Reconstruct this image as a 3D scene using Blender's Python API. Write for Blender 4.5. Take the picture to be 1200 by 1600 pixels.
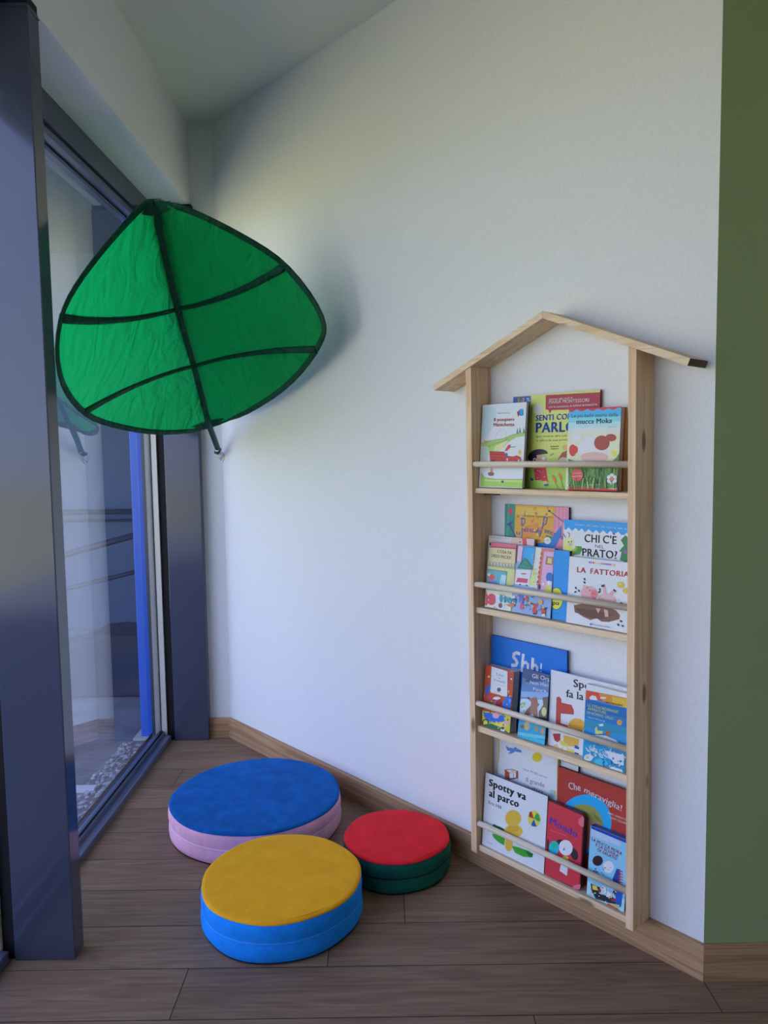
import bpy, bmesh, math, random
from mathutils import Matrix, Vector
random.seed(7)
for o in list(bpy.data.objects): bpy.data.objects.remove(o)
SC = bpy.context.scene
COL = SC.collection

# ------------------------------------------------------------ camera
H = 1.4
YAW, PITCH, ROLL = math.radians(-0.0972), math.radians(4.5742), math.radians(-0.8435)
fwd = Vector((math.sin(YAW)*math.cos(PITCH), math.cos(YAW)*math.cos(PITCH), -math.sin(PITCH)))
rt = Vector((math.cos(YAW), -math.sin(YAW), 0)); up = rt.cross(fwd)
r2 = rt*math.cos(ROLL)+up*math.sin(ROLL); u2 = -rt*math.sin(ROLL)+up*math.cos(ROLL)
cd = bpy.data.cameras.new('camera'); cam = bpy.data.objects.new('camera', cd); COL.objects.link(cam)
cd.sensor_fit = 'VERTICAL'; cd.sensor_height = 36; cd.lens = 1165/1600*36; cd.clip_start = .02; cd.clip_end = 500
cam.matrix_world = Matrix(((r2.x,u2.x,-fwd.x,0),(r2.y,u2.y,-fwd.y,0),(r2.z,u2.z,-fwd.z,H),(0,0,0,1)))
SC.camera = cam

# ------------------------------------------------------------ sky, sun, exposure
W = bpy.data.worlds.new('sky'); SC.world = W; W.use_nodes = True
nt = W.node_tree; nt.nodes.clear()
ow = nt.nodes.new('ShaderNodeOutputWorld'); bg = nt.nodes.new('ShaderNodeBackground')
tc = nt.nodes.new('ShaderNodeTexCoord'); sx = nt.nodes.new('ShaderNodeSeparateXYZ'); cr = nt.nodes.new('ShaderNodeValToRGB')
nt.links.new(tc.outputs['Generated'], sx.inputs[0]); nt.links.new(sx.outputs['Z'], cr.inputs[0])
cr.color_ramp.elements[0].position = 0.0; cr.color_ramp.elements[0].color = (.74,.82,1.0,1)
cr.color_ramp.elements[1].position = .55; cr.color_ramp.elements[1].color = (.33,.45,1.0,1)
nt.links.new(cr.outputs[0], bg.inputs[0]); bg.inputs[1].default_value = 2.0; nt.links.new(bg.outputs[0], ow.inputs[0])
sd = bpy.data.lights.new('sun', 'SUN'); sd.energy = 19.0; sd.angle = .01; sd.color = (1,.93,.82)
sun = bpy.data.objects.new('sun', sd); COL.objects.link(sun)
sun.rotation_euler = Vector((-.62, .25, -.75)).to_track_quat('-Z','Y').to_euler()
SC.view_settings.view_transform = 'Standard'; SC.view_settings.look = 'None'
SC.view_settings.gamma = 1; SC.view_settings.use_curve_mapping = False
SC.view_settings.exposure = 1.0
ART_GAIN = 1.5      # printed colours were read off under room light; this turns them into paper reflectance

# ------------------------------------------------------------ materials
def s2l(c): return c/12.92 if c <= .04045 else ((c+.055)/1.055)**2.4
def hexl(h, g=1.0, cap=.85): return tuple(min(s2l(int(h[i:i+2],16)/255)*g, cap) for i in (0,2,4))+(1,)
MATS = {}
def base(name, col, rough=.5, spec=.5, metal=0):
    if name in MATS: return MATS[name]
    m = bpy.data.materials.new(name); m.use_nodes = True; b = m.node_tree.nodes['Principled BSDF']
    b.inputs['Base Color'].default_value = (*col[:3],1); b.inputs['Roughness'].default_value = rough
    b.inputs['Specular IOR Level'].default_value = spec; b.inputs['Metallic'].default_value = metal
    m.diffuse_color = (*col[:3],1); MATS[name] = m; return m
def N_(m, t, **k):
    n = m.node_tree.nodes.new(t)
    for a, v in k.items(): setattr(n, a, v)
    return n
def mottle(m, c1, c2, scale=(1,1,1), nscale=5, detail=6, bump=0, coord='Object', lo=.35, hi=.65, bdist=.002, rough=.55):
    t = m.node_tree; L = t.links; b = t.nodes['Principled BSDF']
    co = N_(m,'ShaderNodeTexCoord'); mp = N_(m,'ShaderNodeMapping'); mp.inputs['Scale'].default_value = scale
    no = N_(m,'ShaderNodeTexNoise'); no.inputs['Scale'].default_value = nscale; no.inputs['Detail'].default_value = detail; no.inputs['Roughness'].default_value = rough
    cr = N_(m,'ShaderNodeValToRGB'); cr.color_ramp.elements[0].color = (*c1[:3],1); cr.color_ramp.elements[1].color = (*c2[:3],1)
    cr.color_ramp.elements[0].position = lo; cr.color_ramp.elements[1].position = hi
    L.new(co.outputs[coord], mp.inputs[0]); L.new(mp.outputs[0], no.inputs[0]); L.new(no.outputs[0], cr.inputs[0]); L.new(cr.outputs[0], b.inputs['Base Color'])
    if bump:
        bp = N_(m,'ShaderNodeBump'); bp.inputs['Strength'].default_value = bump; bp.inputs['Distance'].default_value = bdist
        L.new(no.outputs[0], bp.inputs['Height']); L.new(bp.outputs[0], b.inputs['Normal'])
    return m
def plaster(name, col, bump=.07):
    m = base(name, col, .75, .25); c = col
    return mottle(m, [x*.97 for x in c[:3]], [min(1,x*1.02) for x in c[:3]], nscale=140, detail=3, bump=bump, bdist=.0015, coord='Object')
M_white = plaster('white_wall_paint', (.80,.80,.79))
M_ceil = plaster('ceiling_paint', (.72,.75,.72), .05)
M_green = plaster('green_wall_paint', (.29,.36,.165), .4)
def wood(name, c1, c2, axis=0, knots=True, gs=1.0, dark=None, rough=.5):
    """long grain along local axis, rings from stretched noise, a few knots"""
    m = base(name, c1, rough, .35); t = m.node_tree; L = t.links; b = t.nodes['Principled BSDF']
    sc = [26*gs]*3; sc[axis] = 1.1*gs
    co = N_(m,'ShaderNodeTexCoord'); mp = N_(m,'ShaderNodeMapping'); mp.inputs['Scale'].default_value = sc
    oi = N_(m,'ShaderNodeObjectInfo'); mu = N_(m,'ShaderNodeMath', operation='MULTIPLY'); mu.inputs[1].default_value = 37.0
    L.new(oi.outputs['Random'], mu.inputs[0]); L.new(mu.outputs[0], mp.inputs['Location'])
    no = N_(m,'ShaderNodeTexNoise'); no.inputs['Scale'].default_value = 1.0; no.inputs['Detail'].default_value = 5; no.inputs['Distortion'].default_value = .6
    L.new(co.outputs['Object'], mp.inputs[0]); L.new(mp.outputs[0], no.inputs[0])
    ml = N_(m,'ShaderNodeMath', operation='MULTIPLY'); ml.inputs[1].default_value = 22
    si = N_(m,'ShaderNodeMath', operation='SINE'); L.new(no.outputs[0], ml.inputs[0]); L.new(ml.outputs[0], si.inputs[0])
    mr = N_(m,'ShaderNodeMapRange'); mr.inputs[1].default_value = -1; mr.inputs[2].default_value = 1; L.new(si.outputs[0], mr.inputs[0])
    mx = N_(m,'ShaderNodeMix', data_type='RGBA'); mx.inputs[6].default_value = (*c1[:3],1); mx.inputs[7].default_value = (*c2[:3],1); L.new(mr.outputs[0], mx.inputs[0])
    fine = N_(m,'ShaderNodeTexNoise'); fine.inputs['Scale'].default_value = 1; fine.inputs['Detail'].default_value = 3
    mp2 = N_(m,'ShaderNodeMapping'); s2 = [230*gs]*3; s2[axis] = 6*gs; mp2.inputs['Scale'].default_value = s2
    L.new(co.outputs['Object'], mp2.inputs[0]); L.new(mp2.outputs[0], fine.inputs[0])
    m3 = N_(m,'ShaderNodeMix', data_type='RGBA', blend_type='MULTIPLY'); m3.inputs[0].default_value = .5
    cr = N_(m,'ShaderNodeValToRGB'); cr.color_ramp.elements[0].color = (.72,.70,.66,1); cr.color_ramp.elements[0].position = .35; cr.color_ramp.elements[1].position = .6
    L.new(fine.outputs[0], cr.inputs[0]); L.new(mx.outputs[2], m3.inputs[6]); L.new(cr.outputs[0], m3.inputs[7]); last = m3.outputs[2]
    if knots:
        vo = N_(m,'ShaderNodeTexVoronoi'); vo.inputs['Scale'].default_value = 1
        mp3 = N_(m,'ShaderNodeMapping'); s3 = [9.0]*3; s3[axis] = 3.2; mp3.inputs['Scale'].default_value = s3
        L.new(co.outputs['Object'], mp3.inputs[0]); L.new(mu.outputs[0], mp3.inputs['Location']); L.new(mp3.outputs[0], vo.inputs[0])
        kr = N_(m,'ShaderNodeMapRange'); kr.inputs[1].default_value = .06; kr.inputs[2].default_value = .11; kr.inputs[3].default_value = 1; kr.inputs[4].default_value = 0
        L.new(vo.outputs['Distance'], kr.inputs[0])
        mk = N_(m,'ShaderNodeMix', data_type='RGBA'); dk = dark or [c*.32 for c in c2[:3]]; mk.inputs[7].default_value = (*dk[:3],1)
        L.new(kr.outputs[0], mk.inputs[0]); L.new(last, mk.inputs[6]); last = mk.outputs[2]
    L.new(last, b.inputs['Base Color']); return m
M_pineX = wood('pine_long_x', (.88,.67,.43), (.76,.53,.31), 0)
M_pineZ = wood('pine_long_z', (.90,.64,.39), (.76,.48,.27), 2)
M_dowel = wood('pine_dowel', (.80,.68,.52), (.72,.58,.42), 0, knots=False)
M_endgrain = base('pine_end_grain', (.16,.11,.075), .8, .1)
M_bb = wood('oak_baseboard', (.52,.31,.16), (.37,.21,.10), 0, knots=False, gs=1.3)
M_metal = base('slate_powder_coat', (.070,.080,.125), .11, .65, .25)
M_sill = base('slate_sill', (.12,.14,.235), .28, .6, .2)
M_metalb = base('slate_frame_edge', (.060,.066,.088), .3, .5, .2)
M_gasket = base('black_gasket', (.006,.006,.008), .6, .3)
M_alu = base('pale_aluminium_bead', (.62,.60,.54), .35, .5, .2)
M_steel = base('steel_bolt', (.7,.7,.7), .25, .5, 1)
M_whiteplastic = base('white_plastic', (.78,.78,.8), .4, .5)
def floor_mat():
    m = base('laminate_planks', (.16,.12,.09), .5, .28); t = m.node_tree; L = t.links; b = t.nodes['Principled BSDF']
    co = N_(m,'ShaderNodeTexCoord'); at = N_(m,'ShaderNodeAttribute'); at.attribute_name = 'tone'
    mu = N_(m,'ShaderNodeMath', operation='MULTIPLY'); mu.inputs[1].default_value = 53.0; L.new(at.outputs['Fac'], mu.inputs[0])
    cx = N_(m,'ShaderNodeCombineXYZ'); L.new(mu.outputs[0], cx.inputs[0]); L.new(mu.outputs[0], cx.inputs[2])
    mp = N_(m,'ShaderNodeMapping'); mp.inputs['Scale'].default_value = (1.5,13,1); L.new(co.outputs['Object'], mp.inputs[0]); L.new(cx.outputs[0], mp.inputs['Location'])
    no = N_(m,'ShaderNodeTexNoise'); no.inputs['Scale'].default_value = 1; no.inputs['Detail'].default_value = 6; no.inputs['Distortion'].default_value = 1.1; L.new(mp.outputs[0], no.inputs[0])
    ml = N_(m,'ShaderNodeMath', operation='MULTIPLY'); ml.inputs[1].default_value = 30; si = N_(m,'ShaderNodeMath', operation='SINE')
    L.new(no.outputs[0], ml.inputs[0]); L.new(ml.outputs[0], si.inputs[0])
    mr = N_(m,'ShaderNodeMapRange'); mr.inputs[1].default_value = -1; mr.inputs[2].default_value = 1; L.new(si.outputs[0], mr.inputs[0])
    n2 = N_(m,'ShaderNodeTexNoise'); n2.inputs['Scale'].default_value = 1; n2.inputs['Detail'].default_value = 5
    mp2 = N_(m,'ShaderNodeMapping'); mp2.inputs['Scale'].default_value = (4,110,1); L.new(co.outputs['Object'], mp2.inputs[0]); L.new(mp2.outputs[0], n2.inputs[0])
    ad = N_(m,'ShaderNodeMath', operation='ADD'); m5 = N_(m,'ShaderNodeMath', operation='MULTIPLY'); m5.inputs[1].default_value = .2; L.new(mr.outputs[0], m5.inputs[0]); L.new(m5.outputs[0], ad.inputs[0]); L.new(n2.outputs[0], ad.inputs[1])
    cr = N_(m,'ShaderNodeValToRGB'); cr.color_ramp.elements[0].position = .38; cr.color_ramp.elements[0].color = FLOOR_DARK; cr.color_ramp.elements[1].position = .85; cr.color_ramp.elements[1].color = FLOOR_LIGHT
    L.new(ad.outputs[0], cr.inputs[0])
    hs = N_(m,'ShaderNodeHueSaturation'); mv = N_(m,'ShaderNodeMapRange'); mv.inputs[3].default_value = .88; mv.inputs[4].default_value = 1.1
    L.new(at.outputs['Fac'], mv.inputs[0]); L.new(mv.outputs[0], hs.inputs['Value']); L.new(cr.outputs[0], hs.inputs['Color']); L.new(hs.outputs[0], b.inputs['Base Color'])
    return m
FLOOR_DARK = (.205,.118,.068,1); FLOOR_LIGHT = (.32,.200,.118,1)
M_floor = floor_mat()
def velvet(name, col, var=.12, dark=.72):
    m = base(name, col, .85, .15)
    m.node_tree.nodes['Principled BSDF'].inputs['Sheen Weight'].default_value = .35
    m.node_tree.nodes['Principled BSDF'].inputs['Sheen Tint'].default_value = (*[min(1,c*1.6+.05) for c in col[:3]],1)
    return mottle(m, [c*dark for c in col[:3]], [min(1,c*1.12) for c in col[:3]], nscale=13, detail=9, bump=.5, bdist=.002, rough=.75, lo=.38, hi=.62)
def glass_mat():
    m = bpy.data.materials.new('window_glass'); m.use_nodes = True; t = m.node_tree; t.nodes.clear(); L = t.links
    o = t.nodes.new('ShaderNodeOutputMaterial'); mx = t.nodes.new('ShaderNodeMixShader'); tr = t.nodes.new('ShaderNodeBsdfTransparent'); gl = t.nodes.new('ShaderNodeBsdfGlossy')
    fr = t.nodes.new('ShaderNodeFresnel'); fr.inputs[0].default_value = 1.5; gl.inputs['Roughness'].default_value = 0.0
    tr.inputs[0].default_value = (.93,.96,.95,1); gl.inputs[0].default_value = (1,1,1,1)
    
    # double glazing, four surfaces: R4 = 4R/(1+3R)
    a = t.nodes.new('ShaderNodeMath'); a.operation = 'MULTIPLY'; a.inputs[1].default_value = 4; L.new(fr.outputs[0], a.inputs[0])
    c = t.nodes.new('ShaderNodeMath'); c.operation = 'MULTIPLY_ADD'; c.inputs[1].default_value = 3; c.inputs[2].default_value = 1; L.new(fr.outputs[0], c.inputs[0])
    d = t.nodes.new('ShaderNodeMath'); d.operation = 'DIVIDE'; L.new(a.outputs[0], d.inputs[0]); L.new(c.outputs[0], d.inputs[1]); L.new(d.outputs[0], mx.inputs[0]); L.new(tr.outputs[0], mx.inputs[1]); L.new(gl.outputs[0], mx.inputs[2]); L.new(mx.outputs[0], o.inputs[0]); return m
M_glass = glass_mat()

# ------------------------------------------------------------ mesh helpers
class MB:
    def __init__(s): s.bm = bmesh.new(); s.mats = []
    def mi(s, m):
        if m is None: return 0
        if m not in s.mats: s.mats.append(m)
        return s.mats.index(m)
    def face(s, pts, m=None):
        try: f = s.bm.faces.new([s.bm.verts.new(p) for p in pts])
        except ValueError: return None
        f.material_index = s.mi(m); return f
    def prism(s, poly, a, b, m=None, axis='z'):
        """extrude a 2-D outline between a and b along axis"""
        def v(p, h): return {'z':(p[0],p[1],h),'y':(p[0],h,p[1]),'x':(h,p[0],p[1])}[axis]
        A = [s.bm.verts.new(v(p,a)) for p in poly]; B = [s.bm.verts.new(v(p,b)) for p in poly]; n = len(poly); i = s.mi(m)
        for f in [s.bm.faces.new(A), s.bm.faces.new(list(reversed(B)))]+[s.bm.faces.new((A[k],B[k],B[(k+1)%n],A[(k+1)%n])) for k in range(n)]: f.material_index = i
    def box(s, x0,x1,y0,y1,z0,z1, m=None): s.prism([(x0,y0),(x1,y0),(x1,y1),(x0,y1)], z0, z1, m)
    def tube(s, pts, r, m=None, n=10, cap=True, flat=1.0, up=None):
        pts = [Vector(p) for p in pts]; rings = []; i = s.mi(m); prev = None
        for k, p in enumerate(pts):
            d = (pts[min(k+1,len(pts)-1)]-pts[max(k-1,0)]).normalized()
            if up is not None: a = up[k] if isinstance(up, list) else up
            else: a = prev if prev is not None else (Vector((0,0,1)) if abs(d.z) < .9 else Vector((1,0,0)))
            a = (a-d*a.dot(d)).normalized(); prev = a; b = d.cross(a); rr = r[k] if isinstance(r,(list,tuple)) else r
            rings.append([s.bm.verts.new(p+(a*math.cos(2*math.pi*q/n)*flat+b*math.sin(2*math.pi*q/n))*rr) for q in range(n)])
        for k in range(len(rings)-1):
            for q in range(n):
                f = s.bm.faces.new((rings[k][q],rings[k][(q+1)%n],rings[k+1][(q+1)%n],rings[k+1][q])); f.material_index = i; f.smooth = True
        if cap:
            for rg in (rings[0], list(reversed(rings[-1]))): f = s.bm.faces.new(rg); f.material_index = i
    def lathe(s, prof, m=None, n=96, c=(0,0), wob=None):
        i = s.mi(m); rings = []
        for (r, z) in prof:
            if r < 1e-6: rings.append([s.bm.verts.new((c[0],c[1],z))])
            else: rings.append([s.bm.verts.new((c[0]+(r+(wob(a,z) if wob else 0))*math.cos(a), c[1]+(r+(wob(a,z) if wob else 0))*math.sin(a), z)) for a in [2*math.pi*k/n for k in range(n)]])
        for A, B in zip(rings, rings[1:]):
            for k in range(n):
                q = [A[k%len(A)],A[(k+1)%len(A)],B[(k+1)%len(B)],B[k%len(B)]]; q = list(dict.fromkeys(q))
                if len(q) > 2: f = s.bm.faces.new(q); f.material_index = i; f.smooth = True
    def build(s, name, m=None, parent=None, mat=None, bevel=0, recalc=True):
        if recalc: bmesh.ops.recalc_face_normals(s.bm, faces=s.bm.faces)
        me = bpy.data.meshes.new(name); s.bm.to_mesh(me); s.bm.free()
        for k in (s.mats or [m]): me.materials.append(k)
        o = bpy.data.objects.new(name, me); COL.objects.link(o)
        if parent is not None: o.parent = parent
        if mat is not None:
            if parent is not None: o.matrix_local = mat
            else: o.matrix_world = mat
        if bevel:
            b = o.modifiers.new('edge', 'BEVEL'); b.width = bevel; b.segments = 2; b.limit_method = 'ANGLE'
        return o
def tag(o, label=None, cat=None, group=None, kind=None):
    if label: o['label'] = label
    if cat: o['category'] = cat
    if group: o['group'] = group
    if kind: o['kind'] = kind
    return o
def empty(name, mat=None, label=None, cat=None, group=None, kind=None):
    o = bpy.data.objects.new(name, None); COL.objects.link(o); o.empty_display_size = .05
    if mat is not None: o.matrix_world = mat
    return tag(o, label, cat, group, kind)
def struct(o, label=None):
    o['kind'] = 'structure'
    if label: o['label'] = label
    return o

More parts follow.
